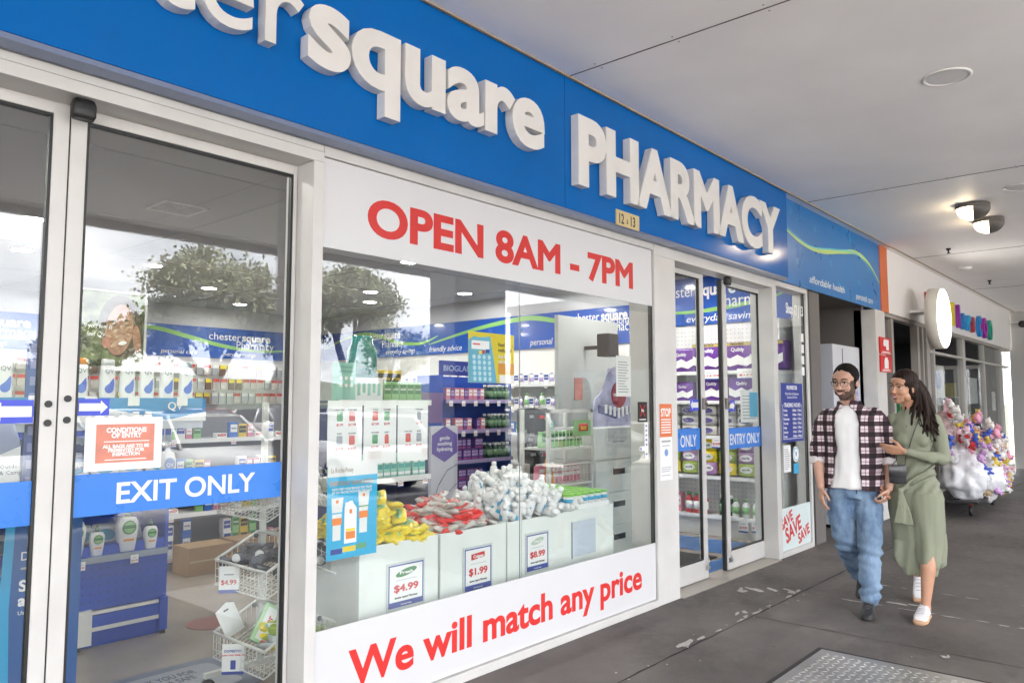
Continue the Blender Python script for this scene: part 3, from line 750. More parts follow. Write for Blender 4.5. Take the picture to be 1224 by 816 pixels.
# banners along the walls
def banner(u0, u1, z0, z1, place, label, sx=1., squares=True, near=False):
    """place 'back' : u = X on Y=12.28 ; 'right' : u = Y on X=8.6, reading towards -Y"""
    t = thing('wall_banner', label, 'banner')
    back = place == 'back'
    def pt(u, z, d): return (u, 12.285 - d, z) if back else (8.605 - d, u, z)
    MB().box(u0, u1, *( (12.28, 12.298) ), z0, z1).build('panel', BLUE_B, t) if back else MB().box(8.60, 8.618, u0, u1, z0, z1).build('panel', BLUE_B, t)
    rot = FRONT if back else LEFTF; dd = 1 if back else -1
    H = z1 - z0
    def tx(s_, size, u, z, **k): text(s_, size, pt(u, z, .0075), PAPER, t, rot=rot, **k)
    def sw(pts, w_, m): swoosh([(u, z) for u, z in pts], w_, 12.2785 if back else 8.5985, m, t, axis='y' if back else 'x')
    return t, tx, sw, H
t, tx, sw, H = banner(-3.8, 8.59, 2.27, 2.78, 'back', 'blue banner with green swoosh and shop name along the back wall')
for o in (-3.4, 1.2, 5.0):
    sw([(o-.9, 2.52), (o-.3, 2.68), (o+.4, 2.71), (o+1.0, 2.60), (o+1.6, 2.48), (o+2.3, 2.42), (o+3.1, 2.47)], .07, GREENL)
    tx('chester', .18, o+1.35, 2.58, fit=.58); tx('square', .18, o+1.95, 2.58, bold=.035, fit=.55); tx('Pharmacy', .2, o+1.85, 2.44, fit=.72); tx('everyday savings', .1, o+1.6, 2.31, shear=.2, fit=.62); tx('personal care', .1, o+.55, 2.32, shear=.2, fit=.6)
t, tx, sw, H = banner(5.15, 12.27, 2.30, 2.80, 'right', 'blue banner with green swoosh and shop name along the right wall')
for o in (12.2, 8.6):
    sw([(o, 2.52), (o-.7, 2.70), (o-1.2, 2.74), (o-1.7, 2.66), (o-2.1, 2.54), (o-2.7, 2.50), (o-3.1, 2.60)] if o > 9 else [(9.3, 2.47), (8.6, 2.60), (7.9, 2.70), (7.2, 2.75), (6.7, 2.68), (6.25, 2.56), (5.6, 2.52)], .07, GREENL)
for o, w_ in ((10.9, 1), (6.35, 1)):
    tx('chester', .19, o, 2.62, fit=.42); tx('square', .19, o-.45, 2.62, bold=.035, fit=.42); tx('Pharmacy', .19, o-.4, 2.47, fit=.55)
tx('everyday savings', .12, 10.4, 2.35, shear=.2, fit=.75); tx('friendly advice', .13, 9.3, 2.345, shear=.2, fit=.75); tx('personal care', .13, 7.15, 2.35, shear=.2, fit=.65); tx('personal care', .17, 5.82, 2.56, shear=.2, fit=.62)
sq = MB()
for u, z in ((11.6,2.4),(9.8,2.65),(8.2,2.45),(7.6,2.38),(6.6,2.42),(7.9,2.55)): sq.box(8.5985, 8.5992, u, u+.09, z, z+.09)
sq.build('printed_squares', BLUE_B2, t)
t, tx, sw, H = banner(3.30, 5.12, 2.47, 3.06, 'right', 'blue banner with the shop name above the entry door shelves')
sw([(5.1, 2.66), (4.6, 2.635), (4.1, 2.66), (3.6, 2.72), (3.32, 2.80)], .05, GREENL)
tx('chester', .2, 5.0, 2.83, fit=.50); tx('square', .2, 4.47, 2.83, bold=.035, fit=.5); tx('Pharmacy', .22, 4.20, 2.665, fit=.72); tx('everyday savings', .12, 4.62, 2.51, shear=.2, fit=.95)

# ---- product prototypes (front faces -Y, base at the origin)
class Proto:
    def __init__(s, root): s.r = root; s.used = False; s.sink = []
    def put(s, loc, rot=0, label=None, group=None, scale=None):
        if not s.used:
            s.used = True; s.r.location = loc; s.r.rotation_euler = rot if isinstance(rot, tuple) else (0, 0, rot); s.r['norebase'] = 1
            if label: s.r['label'] = label
            if group: s.r['group'] = group
            if scale: s.r.scale = scale if isinstance(scale, tuple) else (scale,)*3
            return s.r
        return dup(s.r, loc, rot, label, group, scale)
PLW = M('plastic_bottle_white', (.78, .78, .77), .3, coat=.2)
DROP = M('drop_blue', (.06, .14, .55), .35); CAPO = M('cap_orange', (.80, .28, .02), .35); CAPG = M('cap_grey', (.28, .38, .40), .35)
def qv_bottle(cap, nm):
    t = thing('lotion_bottle', 'white lotion bottle', 'bottle'); 
    MB().superl([(.034,.022,0),(.036,.024,.004),(.037,.024,.05),(.034,.022,.13),(.031,.020,.168)], e=3).build('body', PLW, t)
    MB().superl([(.031,.020,.1685),(.031,.020,.19),(.027,.017,.2)], e=3).build('cap', cap, t)
    P = []
    for k in range(13):
        a = PI + PI*k/12; P.append((.022*math.cos(a), .05 + .024*math.sin(a)))
    P += [(.024, .075), (.021, .105), (.0, .075), (-.016, .062)]
    o = MB().poly(P, (-.0262, -.0248)).build('drop_print', DROP, t)
    text('QV', .03, (0, -.0240, .128), M('brand_grey', (.16,.2,.24)), t, align='CENTER', rot=Matrix.Rotation(PI/2, 4, 'X'))
    return Proto(t)
def disc(cx, cz, r, y, m, par, name, ry=None):
    MB().tube((cx, y, cz), (cx, y + .001, cz), r, 20).build(name, m, par)
GRN = M('label_green', (.05, .22, .07), .4); GRN2 = M('label_green_pale', (.25, .5, .2), .4)
def derm_bottle(h=.2, w=.055):
    t = thing('wash_bottle', 'white wash bottle with a round green label', 'bottle'); d = w*.55; k = h/.2
    MB().superl([(w*.72,d*.8,0),(w*.76,d*.85,.004),(w,d,.10*k),(w*1.02,d,.145*k),(w*.8,d*.8,.175*k),(w*.3,d*.4,.182*k)], e=3).build('body', PLW, t)
    MB().lathe([(w*.28,0),(w*.28,.03*k),(w*.1,.032*k),(w*.1,.05*k)], z0=.182*k).build('cap', M('cap_dark_green', (.03, .12, .06), .4), t)
    disc(0, .125*k, w*.66, -d*1.02-.002, GRN, t, 'round_label'); disc(0, .125*k, w*.54, -d*1.02-.0032, GRN2, t, 'label_ring'); MB().box(-w*.6, w*.6, -d*1.02-.0045, -d*1.02-.0034, .12*k, .138*k).build('label_band', GRN, t)
    MB().box(-w*.5, w*.5, -d*1.02-.001, -d*1.02, .055*k, .066*k).build('orange_line', CAPO, t)
    return Proto(t)
def boxp(nm, lab, wd, dp, h, base, panel=None, words='CARE', pm=None, strip=None):
    t = thing(nm, lab, 'box')
    MB().box(-wd/2, wd/2, 0, dp, 0, h).build('carton', base, t, bevel=.0015)
    if panel: MB().box(-wd*.42, wd*.42, -.001, -.0002, h*.35, h*.85).build('printed_panel', panel, t)
    if words: text(words, h*.16, (0, -.0016, h*.55), pm or PAPER, t, align='CENTER', bold=.02, res=1, fit=wd*.7)
    if strip: MB().box(-wd*.46, wd*.46, -.001, -.0002, h*.08, h*.2).build('colour_strip', strip, t)
    return Proto(t)
PURP = M('carton_purple', (.09, .03, .20), .4); PURL = M('lilac', (.42, .3, .58), .4); TEAL = M('teal_print', (.02, .32, .28), .35); TEALL = M('teal_light', (.25,.55,.45), .4); CRED = M('carton_red', (.55,.03,.03), .4); NAV = M('fixture_navy', (.012, .02, .10), .45); FXB = M('fixture_blue', (.004, .065, .44), .42, var=.05)
P_purple = boxp('vitamin_carton', 'purple carton', .055, .05, .11, PURP, PURL, 'VITA', PURP, M('magenta', (.4,.05,.25)))
P_teal = boxp('mouth_carton', 'teal and white carton', .06, .05, .17, TEALL, TEAL, 'fresh', PAPER, PAPER)
P_rw = boxp('red_white_carton', 'red and white carton', .13, .1, .055, PAPER, CRED, 'dental', PAPER)
P_wh = boxp('white_carton', 'white carton with a blue panel', .07, .06, .12, PAPER, INKB, 'relief', PAPER)
P_yel = boxp('yellow_carton', 'yellow and black carton', .09, .05, .13, M('carton_yellow', (.7,.5,.04)), BLACK, 'ACTION', YEL)
P_grn = boxp('green_carton', 'green carton', .07, .05, .14, GRN2, GRN, 'herbal', PAPER)
P_blu = boxp('blue_carton', 'blue carton', .08, .06, .15, M('carton_blue', (.03,.14,.5)), PAPER, 'daily', INKB)
P_pnk = boxp('pink_carton', 'pink carton', .06, .05, .12, M('carton_pink', (.6,.2,.28)), PAPER, 'skin', INKR)
DGB = M('bottle_dark_green', (.008, .06, .035), .2, coat=.6)
def tall_bottle(lab='dark green bottle', body=DGB, cap=PLW, h=.16, r=.03, lm=None):
    t = thing('round_bottle', lab, 'bottle')
    MB().lathe([(r*.9,0),(r,.004),(r,h*.68),(r*.55,h*.8),(r*.5,h*.85)], n=16).build('body', body, t); MB().lathe([(r*.6,0),(r*.6,h*.15)], n=16, z0=h*.85).build('cap', cap, t)
    MB().lathe([(r*1.01,h*.2),(r*1.01,h*.58)], n=16).build('label', lm or M('label_leaf', (.18,.32,.18)), t)
    return Proto(t)
P_dg = tall_bottle(); P_wb = tall_bottle('white capped bottle', PLW, M('cap_lilac', (.3,.3,.55)), .15, .03, PURL); P_rb = tall_bottle('red bottle with green cap', M('bottle_red', (.5,.02,.03), .25), GRN, .24, .042, PAPER); P_lb = tall_bottle('pale green bottle', PLW, GRN2, .2, .04, GRN2); P_bb = tall_bottle('blue bottle', M('bottle_blue', (.1,.3,.6)), PLW, .26, .045, CAPO)
def pouch(name, lab, base, mark, w, h, d, words=None, wm=None, seed=0, cat='packet'):
    random.seed(seed); t = thing(name, lab, cat); mb = MB(); nx, ny = 9, 7; vs = []
    for side in (1, -1):
        for j in range(ny+1):
            for i in range(nx+1):
                u, v = i/nx*2-1, j/ny*2-1; k = (1-u**4)*(1-v**4)
                vs.append((u*w/2*(1-.10*v**4), v*h/2*(1-.12*u**4), side*(d/2*k**.6*(1+.12*math.sin(u*7+v*5+seed)) + .0006)))
    n1 = (nx+1)*(ny+1); fs = []
    for s_ in range(2):
        for j in range(ny):
            for i in range(nx):
                a = s_*n1 + j*(nx+1)+i; fs.append((a, a+1, a+nx+2, a+nx+1) if s_ == 0 else (a, a+nx+1, a+nx+2, a+1))
    for i in range(nx): fs += [(i, n1+i, n1+i+1, i+1), (ny*(nx+1)+i, ny*(nx+1)+i+1, n1+ny*(nx+1)+i+1, n1+ny*(nx+1)+i)]
    for j in range(ny): fs += [(j*(nx+1), (j+1)*(nx+1), n1+(j+1)*(nx+1), n1+j*(nx+1)), (j*(nx+1)+nx, n1+j*(nx+1)+nx, n1+(j+1)*(nx+1)+nx, (j+1)*(nx+1)+nx)]
    mb.add(vs, fs, 0, True); mb.build('wrapper', base, t)
    lb = MB(); n = 22; vs = [(.0, 0, d/2*1.09)]
    for i in range(n):
        a = 2*PI*i/n; u, v = math.cos(a)*.68, math.sin(a)*.50; k = (1-u**4)*(1-v**4); vs.append((u*w/2, v*h/2, d/2*k**.6*1.12+.0015))
    lb.add(vs, [(0, 1+i, 1+(i+1)%n) for i in range(n)]); lb.build('printed_oval', mark, t)
    if words: text(words, h*.2, (0, -h*.06, d/2*1.12+.002), wm or PAPER, t, align='CENTER', bold=.03, res=1, rot=Matrix.Identity(4), fit=w*.42)
    return Proto(t)
YELP = M('packet_yellow', (.80, .62, .015), .28, coat=.3, var=.06, vscale=30); REDP = M('packet_red', (.70, .03, .025), .3, coat=.3, var=.1, vscale=30)
P_py = pouch('wipes_packet', 'yellow packet', YELP, GRN2, .15, .10, .035, 'Fresh', GRN, 1)
P_pr = pouch('toothpaste_packet', 'red packet', REDP, M('packet_silver', (.55,.52,.5), .3), .19, .07, .035, 'Dental', CRED, 2)
P_wht = pouch('clear_packet', 'clear packet', M('packet_clear', (.6,.64,.66), .2), CYANL, .17, .15, .04, None, None, 3)
P_ny = pouch('pad_packet', 'yellow packet', YELP, PAPER, .24, .17, .09, 'soft', GRN, 4); P_ng = pouch('pad_packet', 'lime packet', M('packet_lime', (.32,.45,.05), .35), PAPER, .24, .17, .09, 'soft', GRN, 5); P_np = pouch('pad_packet', 'lilac packet', M('packet_lilac', (.36,.2,.42), .35), PAPER, .24, .17, .09, 'soft', PURP, 6)
def roll_pack(lab, gold=False):
    t = thing('roll_pack', lab, 'roll pack'); QP = M('pack_violet', (.12, .03, .26), .3, coat=.3)
    MB().superl([(.17,.1,0),(.178,.108,.02),(.178,.108,.25),(.17,.1,.28)], e=7, n=32).build('wrap', QP, t)
    P = [(-.16, .07), (-.08, .04), (0, .06), (.09, .04), (.165, .08), (.165, .16), (.07, .12), (0, .155), (-.08, .12), (-.16, .16)]
    MB().poly(P, (-.1105, -.1085)).build('white_rolls_print', PAPER, t)
    text('Quiltly', .05, (0, -.111, .19), PAPER, t, align='CENTER', bold=.02, res=2)
    if gold: MB().box(-.17, .17, -.1105, -.1082, .245, .275).build('gold_band', M('gold_band', (.45,.36,.1), .4), t); text('MEGA PACK', .026, (0, -.1115, .252), BLACK, t, align='CENTER', bold=.03, res=1)
    return Proto(t)
P_roll = roll_pack('violet roll pack'); P_rollg = roll_pack('large violet roll pack with a gold band', True)
def price_card(w=.075, h=.10, price='$4.99', head='Swisse'):
    t = thing('price_card', 'hanging price card', 'price card')
    MB().box(-w/2, w/2, 0, .0015, -h, 0).build('card', PAPER, t); MB().box(-w/2, w/2, -.0009, -.0001, -h, -h*.87).build('blue_foot', INKB, t)
    text(price, h*.25, (0, -.001, -h*.68), INKR, t, align='CENTER', bold=.02, fit=w*.78); MB().box(-w*.25, w*.25, -.0009, -.0001, -h*.33, -h*.28).build('small_print', SGR, t)
    return Proto(t)
P_tag = price_card(.05, .06, '$19.99')

# shelving with local frame
def shelving(name, label, loc, rz, W, dep, zs, H, mback, msh=None, base=.1, group=None, strip=None, holes=False):
    t = thing(name, label, 'shelving', loc, rz, group); t['norebase'] = 1
    MB().box(0, W, dep - .02, dep, base, H).build('back_panel', mback, t)
    MB().box(-.02, 0, 0.05, dep, 0, H).build('upright', mback, t); MB().box(W, W + .02, 0.05, dep, 0, H).build('upright', mback, t)
    MB().box(0, W, .06, dep - .02, .002, base).build('plinth', msh or SHELFW, t)
    for z in zs:
        s_ = MB().box(.001, W - .001, .012, dep - .021, z - .02, z).build('shelf', msh or SHELFW, t); MB().box(.001, W - .001, 0, .0115, z - .035, z + .004).build('price_strip', strip or PAPER, s_)
    if holes:
        mb = MB()
        for i in range(int(W/.05)):
            for j in range(int((H-base)/.05)): x = .025 + i*.05; z = base + .03 + j*.05; mb.box(x, x+.008, dep-.0215, dep-.0202, z, z+.008)
        mb.build('peg_holes', BLACK, t)
    mat = Matrix.Translation(loc) @ Matrix.Rotation(rz, 4, 'Z')
    return (lambda u, v, z: tuple(mat @ Vector((u, v, z)))), rz
def fill(at, rz, W, z, items, y=.03, label=None, group=None, u0=.03, u1=None, gap=.006, stack=1, rows=1, tags=0, dz=None, seed=None):
    """items: list of (proto, width, height, depth)"""
    if seed is not None: random.seed(seed)
    u = u0; k = 0; u1 = W - .02 if u1 is None else u1
    while True:
        p, wd, h, dp = items[k % len(items)] if seed is None else random.choice(items)
        if u + wd > u1: break
        for r in range(rows):
            if random.random() < .08: continue
            for s_ in range(stack if random.random() > .15 else max(1, stack-1)): p.put(at(u + wd/2 + random.uniform(-.003, .003), y + random.uniform(0, .02) + r*(dp + .025), z + .001 + s_*(h + .001)), rz + random.uniform(-.09, .09), label, group)
        u += wd + gap; k += 1
    for i in range(tags): P_tag.put(at(.06 + (W-.12)*i/max(1, tags-1), -.004, z - .012), rz, 'small white shelf price tag hanging from a shelf edge', 'price tags on the pharmacy shelves')

B = 'bottles and cartons on the pharmacy shelves'
# --- blue display stand behind the exit door
at, rz = shelving('display_stand', 'blue display stand with pegboard front behind the exit door', (.25, 5.16, 0), 0, 2.18, .42, [.56, 1.02, 1.30], 1.35, FXB, FXB, .62, strip=M('strip_clear', (.3,.35,.42), .15))
T = [o for o in C.objects if o.type == 'EMPTY' and o.name.startswith('display_stand')][-1]
MB().box(0, 2.18, .03, .045, .24, .54).build('front_panel', FXB, T)
mb = MB()
for i in range(42):
    for j in range(5): mb.box(.06+i*.05, .068+i*.05, .0285, .0296, .28+j*.05, .288+j*.05)
mb.build('peg_holes', BLACK, T)
MB().box(0, 2.16, .025, .05, .205, .225).build('white_rail', SHELFW, T); MB().box(0, 2.16, .02, .055, .13, .2).build('blue_rail', FXB, T); MB().box(0, 2.14, .018, .06, .105, .129).build('white_lower_rail', SHELFW, T)
for x, m in ((1.62, SHELFW), (.4, SHELFW), (2.14, FXB)):
    l = MB().box(x, x+(.10 if m is SHELFW else .05), .0, .05, .03, .24).build('leg', m, T); MB().tube((x+.03, .03, 0), (x+.03, .03, .03), .022, 12).build('foot', BLACK, l)
for i, (x, sz) in enumerate([(1.60, 1), (1.73, 0), (1.87, 1), (2.0, 0), (2.19, 1), (2.335, 0), (1.4, 1), (1.25, 0)]):
    if sz:
        if i == 0: P_db = derm_bottle(.2, .055)
        P_db.put((x, 5.24, .562), 0, 'large white wash bottle with a round green label on the blue stand', 'large wash bottles on the blue stand', 1.22)
        P_tag.put((x+.02, 5.155, .545), 0, 'small white shelf price tag hanging from a shelf edge', 'price tags on the pharmacy shelves')
    else:
        if i == 1: P_ds = derm_bottle(.14, .038)
        P_ds.put((x, 5.22, .562), 0, 'small white wash bottle with a round green label on the blue stand', 'small wash bottles on the blue stand', 1.15)
# clear wrapped bottles behind them
for i in range(6): P_wht.put((1.5 + i*.15, 5.36, .66), (1.3, .1*(-1)**i, 0), 'clear wrapped bottle pack at the back of the blue stand shelf', 'clear wrapped packs on the blue stand')
# QV shelves
qw, qo, qg = qv_bottle(PLW, 'w'), qv_bottle(CAPO, 'o'), qv_bottle(CAPG, 'g')
SH = M('header_white', (.72,.74,.78), .4); QB = M('header_blue', (.01, .22, .50), .35)
tq = thing('tiered_display', 'white and blue tiered cardboard display holding lotion bottles', 'display')
MB().box(1.2, 2.56, 4.98, 5.15, 1.50, 1.545).box(1.2, 2.56, 5.0, 5.15, 1.352, 1.499).build('tier', SH, tq)
MB().box(1.2, 2.56, 4.965, 4.979, 1.40, 1.55).build('front_header', QB, tq)
P = [(1.2, 1.40), (1.2, 1.44), (1.6, 1.44), (1.9, 1.49), (2.15, 1.44), (2.3, 1.41), (2.56, 1.46), (2.56, 1.40)]
MB().poly(P, (4.961, 4.9645)).build('white_wave', PAPER, tq); text('QV', .07, (2.30, 4.9605, 1.475), PAPER, tq, bold=.01)
for x in (1.50, 1.80, 2.05, 2.36): MB().box(x, x+.07, 4.958, 4.9605, 1.50, 1.56).build('price_label', PAPER, tq)
for x, p in [(1.44, qw), (1.72, qo), (1.84, qo), (2.12, qw), (2.24, qw), (2.37, qw), (2.50, qg), (1.6, qw), (2.0, qw)]:
    p.put((x - .04, 5.055, 1.546), 0, {'w': 'tall white lotion bottle with a blue drop behind the exit door', 'o': 'white lotion bottle with an orange cap behind the exit door', 'g': 'white lotion bottle with a grey cap at the right of its row'}['w' if p is qw else 'o' if p is qo else 'g'], 'white lotion bottles on the top tier' if p is not qg else None, 1.22)
for i in range(5):
    for r in range(2): qw.put((1.90 + i*.075 - .05, 4.90, 1.34 + r*.0) if r == 0 else (1.90 + i*.075 - .03, 4.84, 1.28), 0, 'small lotion bottle in a clear tray before the lotion display', 'small lotion bottles in the clear tray', .62)
tr = thing('clear_tray', 'clear white wire tray of small lotion bottles in front of the display', 'tray')
mb = MB()
for z in (1.275, 1.36): mb.path([(1.80, 4.81, z), (2.26, 4.81, z), (2.26, 4.95, z), (1.80, 4.95, z), (1.80, 4.81, z)], .003, 6)
for i in range(12): mb.tube((1.80+i*.0418, 4.81, 1.275), (1.80+i*.0418, 4.81, 1.36), .002, 5)
mb.build('wire_frame', WIRE, tr); MB().box(1.80, 2.26, 4.81, 4.99, 1.268, 1.274).build('tray_floor', SH, tr)
# pump packs, pillow bags on the middle shelf
pb = thing('pump_bottle', 'round shouldered white bottle with a blue drop on the middle shelf', 'bottle', (2.42, 5.2, 1.022), 0)
MB().superl([(.05,.035,0),(.055,.04,.01),(.058,.04,.10),(.045,.03,.16),(.018,.018,.175),(.018,.018,.2)], e=2.6).build('body', PLW, pb); MB().tube((0,0,.2),(0,0,.225),.02,12).build('cap', PLW, pb)
MB().poly([(.036*math.cos(a*PI/9), .085+.045*math.sin(a*PI/9)) for a in range(18)], (-.0435, -.0415)).build('drop_print', M('drop_pale', (.25,.35,.66)), pb); text('QV', .035, (0, -.044, .07), PAPER, pb, align='CENTER')
pb['norebase'] = 1
for i in range(7): P_wht.put((1.35 + i*.17, 5.22 + .04*(i % 2), 1.10), (1.25, random.uniform(-.2,.2), 0), 'clear wrapped pack on the middle shelf of the blue stand', 'clear wrapped packs on the blue stand')
for i in range(6): P_blu.put((2.0 - i*.11, 5.24, 1.022), 0, 'small blue carton on the middle shelf of the stand', B)
# portrait poster
t = thing('portrait_poster', 'tall photo poster of a laughing woman against green leaves behind the exit door', 'poster')
def leafy():
    m = bpy.data.materials.new('leafy_print'); m.use_nodes = True; N = m.node_tree.nodes; L = m.node_tree.links; b = N['Principled BSDF']; b.inputs['Roughness'].default_value = .3
    tc = N.new('ShaderNodeTexCoord'); n = N.new('ShaderNodeTexNoise'); n.inputs['Scale'].default_value = 9; n.inputs['Detail'].default_value = 5; L.new(tc.outputs['Object'], n.inputs['Vector'])
    r = N.new('ShaderNodeValToRGB'); r.color_ramp.elements[0].position = .38; r.color_ramp.elements[1].position = .65; r.color_ramp.elements[0].color = (.02, .025, .012, 1); r.color_ramp.elements[1].color = (.16, .20, .06, 1)
    L.new(n.outputs['Fac'], r.inputs[0]); L.new(r.outputs[0], b.inputs['Base Color']); MATS['leafy_print'] = m; return m
MB().box(1.74, 2.20, 5.12, 5.128, 1.75, 2.22).build('print', leafy(), t)
MB().box(2.20, 2.215, 5.115, 5.13, 1.72, 2.23).box(1.74, 2.20, 5.115, 5.13, 2.221, 2.23).build('frame', ALU_D, t)
def ell(cx, cz, rx, rz_, y, m, name, tilt=0, n=26, a0=0, a1=2*PI):
    P = []
    for i in range(n if a1 - a0 > 6 else n+1):
        a = a0 + (a1-a0)*i/n; u, v = rx*math.cos(a), rz_*math.sin(a); P.append((cx+u*math.cos(tilt)-v*math.sin(tilt), cz+u*math.sin(tilt)+v*math.cos(tilt)))
    MB().poly(P, (y, y+.0008)).build(name, m, t)
HAIRP = M('print_hair', (.05, .028, .015), .4, var=.4, vscale=30); SKP = M('print_skin', (.36, .17, .10), .4, var=.12, vscale=10); SKP2 = M('print_skin_shade', (.27, .12, .08), .4)
ell(2.055, 2.005, .135, .20, 5.1190, HAIRP, 'printed_hair', .05); ell(2.045, 1.985, .085, .165, 5.1178, SKP, 'printed_face', -.12); ell(2.155, 1.93, .025, .09, 5.1166, SKP, 'printed_hand', .1)
ell(2.065, 1.895, .034, .022, 5.1166, SKP2, 'printed_mouth', .25); ell(2.067, 1.900, .028, .011, 5.1156, PAPER, 'printed_teeth', .25)
ell(2.005, 2.035, .022, .006, 5.1166, HAIRP, 'printed_brow', .15); ell(2.085, 2.045, .020, .006, 5.1166, HAIRP, 'printed_brow', -.1); ell(2.008, 2.01, .015, .005, 5.1166, HAIRP, 'printed_eye'); ell(2.086, 2.015, .014, .005, 5.1166, HAIRP, 'printed_eye'); ell(2.05, 1.955, .014, .03, 5.1166, M('print_skin_mid', (.38,.19,.12)), 'printed_nose', .1); ell(1.97, 1.90, .03, .035, 5.1166, M('print_cheek', (.45,.18,.13)), 'printed_cheek')
text('If you feel it\n  feel QV', .042, (1.83, 5.114, 1.985), PAPER, t, shear=.15, line=1.2, fit=.17, bold=.008)

# cartons under the stand
for x0, x1, z1, l in ((1.45, 1.86, .24, 'cardboard box under the blue stand, left of the white leg'), (1.98, 2.36, .26, 'cardboard box under the blue stand between its legs')):
    t = thing('cardboard_box', l, 'box'); MB().box(x0, x1, 5.32, 5.62, .004, z1).build('carton', CARD, t, bevel=.003); MB().tube(((x0+x1)/2-.04, 5.315, z1*.55), ((x0+x1)/2-.04, 5.32, z1*.55), .014, 12).build('round_sticker', CYANL, t)
# floor mat decal
t = thing('floor_mat', 'grey blue printed mat with writing on the floor inside the exit door', 'mat'); MM = M('mat_grey_blue', (.12,.14,.20), .5, var=.2, vscale=14)
MB().superl([(.42,.30,.003),(.42,.30,.009)], e=8, cx=2.0, cy=4.18, n=48).build('mat', MM, t); MB().superl([(.33,.22,.0092),(.33,.22,.0100)], e=8, cx=2.0, cy=4.18, n=48).build('panel', M('mat_pale', (.26,.28,.32), .5, var=.15, vscale=20), t)
text('THANK YOU FOR\nKEEPING A SAFE\nDISTANCE', .085, (1.8, 4.27, .0108), M('mat_ink', (.05,.06,.11)), t, rot=Matrix.Identity(4), fit=.40, bold=.02)
MB().superl([(.08,.05,.0102),(.08,.05,.0106)], e=2, cx=1.78, cy=4.37).build('oval_mark', M('mat_ink', (.05,.06,.11)), t)
o = MB().lathe([(.17, 0), (.17, .003)], 2.75, 5.15, n=30, z0=.004).build('floor_sticker', M('floor_red', (.20,.07,.06), .5, var=.2)); tag(o, 'faded red round sticker on the floor inside the exit door', 'sticker')

# --- two sided wire basket stand
t = thing('basket_stand', 'white two sided wire basket stand on castors beside the window post', 'stand'); BS = t
for y in (3.48, 3.96):
    MB().box(2.385, 2.415, y-.012, y+.012, .07, 1.52).build('post', WIRE, t)
    MB().box(2.08, 2.72, y-.015, y+.015, .075, .10).build('foot_bar', WIRE, t)
    for x in (2.10, 2.70): MB().tube((x, y-.015, .035), (x, y+.015, .035), .034, 14).build('castor', BLACK, t)
def basket(s_, z, tilt=.13, dep=.27, h=.13):
    x0 = 2.40 + s_*.02; x1 = 2.40 + s_*dep; y0, y1 = 3.47, 3.97
    def tz(x): return z + tilt * (1 - abs(x-2.40)/dep)
    mb = MB()
    c = [(x0, y0), (x1, y0), (x1, y1), (x0, y1)]
    for i in range(4):
        a, b = c[i], c[(i+1)%4]; mb.tube((*a, tz(a[0])), (*b, tz(b[0])), .008, 6)
        mb.tube((*a, tz(a[0])-h), (*b, tz(b[0])-h), .004, 5)
    mb.build('basket_rim', WIRE, BS); mb = MB()
    for i in range(15):
        y = y0 + (y1-y0)*i/14; mb.tube((x1, y, tz(x1)), (x1, y, tz(x1)-h), .002, 4); mb.tube((x1, y, tz(x1)-h), (x0, y, tz(x0)-h), .002, 4)
    for i in range(9):
        x = x0 + (x1-x0)*i/8
        for y in (y0, y1): mb.tube((x, y, tz(x)), (x, y, tz(x)-h), .002, 4)
        mb.tube((x, y0, tz(x)-h), (x, y1, tz(x)-h), .002, 4)
    for k in (.33, .66): mb.tube((x1, y0, tz(x1)-h*k), (x1, y1, tz(x1)-h*k), .002, 4); mb.tube((x0, y0, tz(x0)-h*k), (x1, y0, tz(x1)-h*k), .002, 4)
    mb.build('basket_wires', WIRE, BS)
    for y in (y0, y1): MB().ball((x0 + s_*.02, y-.012, tz(x0)-.02), .014, 8, 6).build('clip', BLACK, BS)
for s_ in (-1, 1):
    for z in (.30, .68, 1.06): basket(s_, z)
# contents
TORCH = thing('torch', 'grey and silver torch lying in a wire basket', 'torch')
MB().tube((-.07,0,0),(.03,0,0),.017,12).tube((.03,0,0),(.055,0,0),.017,12,.027).tube((.055,0,0),(.08,0,0),.027,12).build('body', M('torch_grey', (.09,.09,.10), .35, metal=.5), TORCH); MB().tube((.081,0,0),(.083,0,0),.023,12).build('lens', CHROME, TORCH)
PT = Proto(TORCH); random.seed(3)
for i in range(20): s_ = -1 if i < 14 else 1; PT.put((2.40+s_*random.uniform(.06,.22), random.uniform(3.54,3.9), .68+random.uniform(-.07,.03)+.05), (random.uniform(-.3,.3), random.uniform(-.4,.4), random.uniform(-.8,.8)+PI*(i%2)), 'grey torch heaped in the middle wire basket', 'torches heaped in the wire basket')
for i in range(16):
    p = [P_py, P_wht, P_pr, P_ng, P_wht][i % 5]; s_ = -1 if i < 11 else 1
    p.put((2.40+s_*random.uniform(.06,.2), random.uniform(3.54,3.9), .30+random.uniform(-.06,.05)), (random.uniform(-.9,.9), random.uniform(-.6,.6), random.uniform(0,3)), 'cleaning packet heaped in the lowest wire basket', 'packets in the lowest wire basket', .7)
for i in range(22):
    s_ = -1 if i < 14 else 1; P_rw.put((2.40+s_*random.uniform(.05,.2), 3.52+.42*(i%11)/10, 1.06+random.uniform(-.06,.0)), (random.uniform(.9,1.4), random.uniform(-.2,.2), random.uniform(1.2,1.9)), 'slim packet standing in the top wire basket', 'packets in the top wire basket', .8)
hp = thing('hang_packet', 'blank white hang packet propped on the lowest wire basket', 'packet', (2.20, 3.93, .36), 0)
MB().poly([(-.06,-.08),(.06,-.08),(.06,.07),(.02,.09),(-.06,.07)], (0,.004)).build('card', PAPER, hp); MB().box(-.015,.015,-.001,-.0001,.05,.058).build('hang_slot', BLACK, hp); hp.rotation_euler = (-.3, -.3, .15); hp['norebase'] = 1
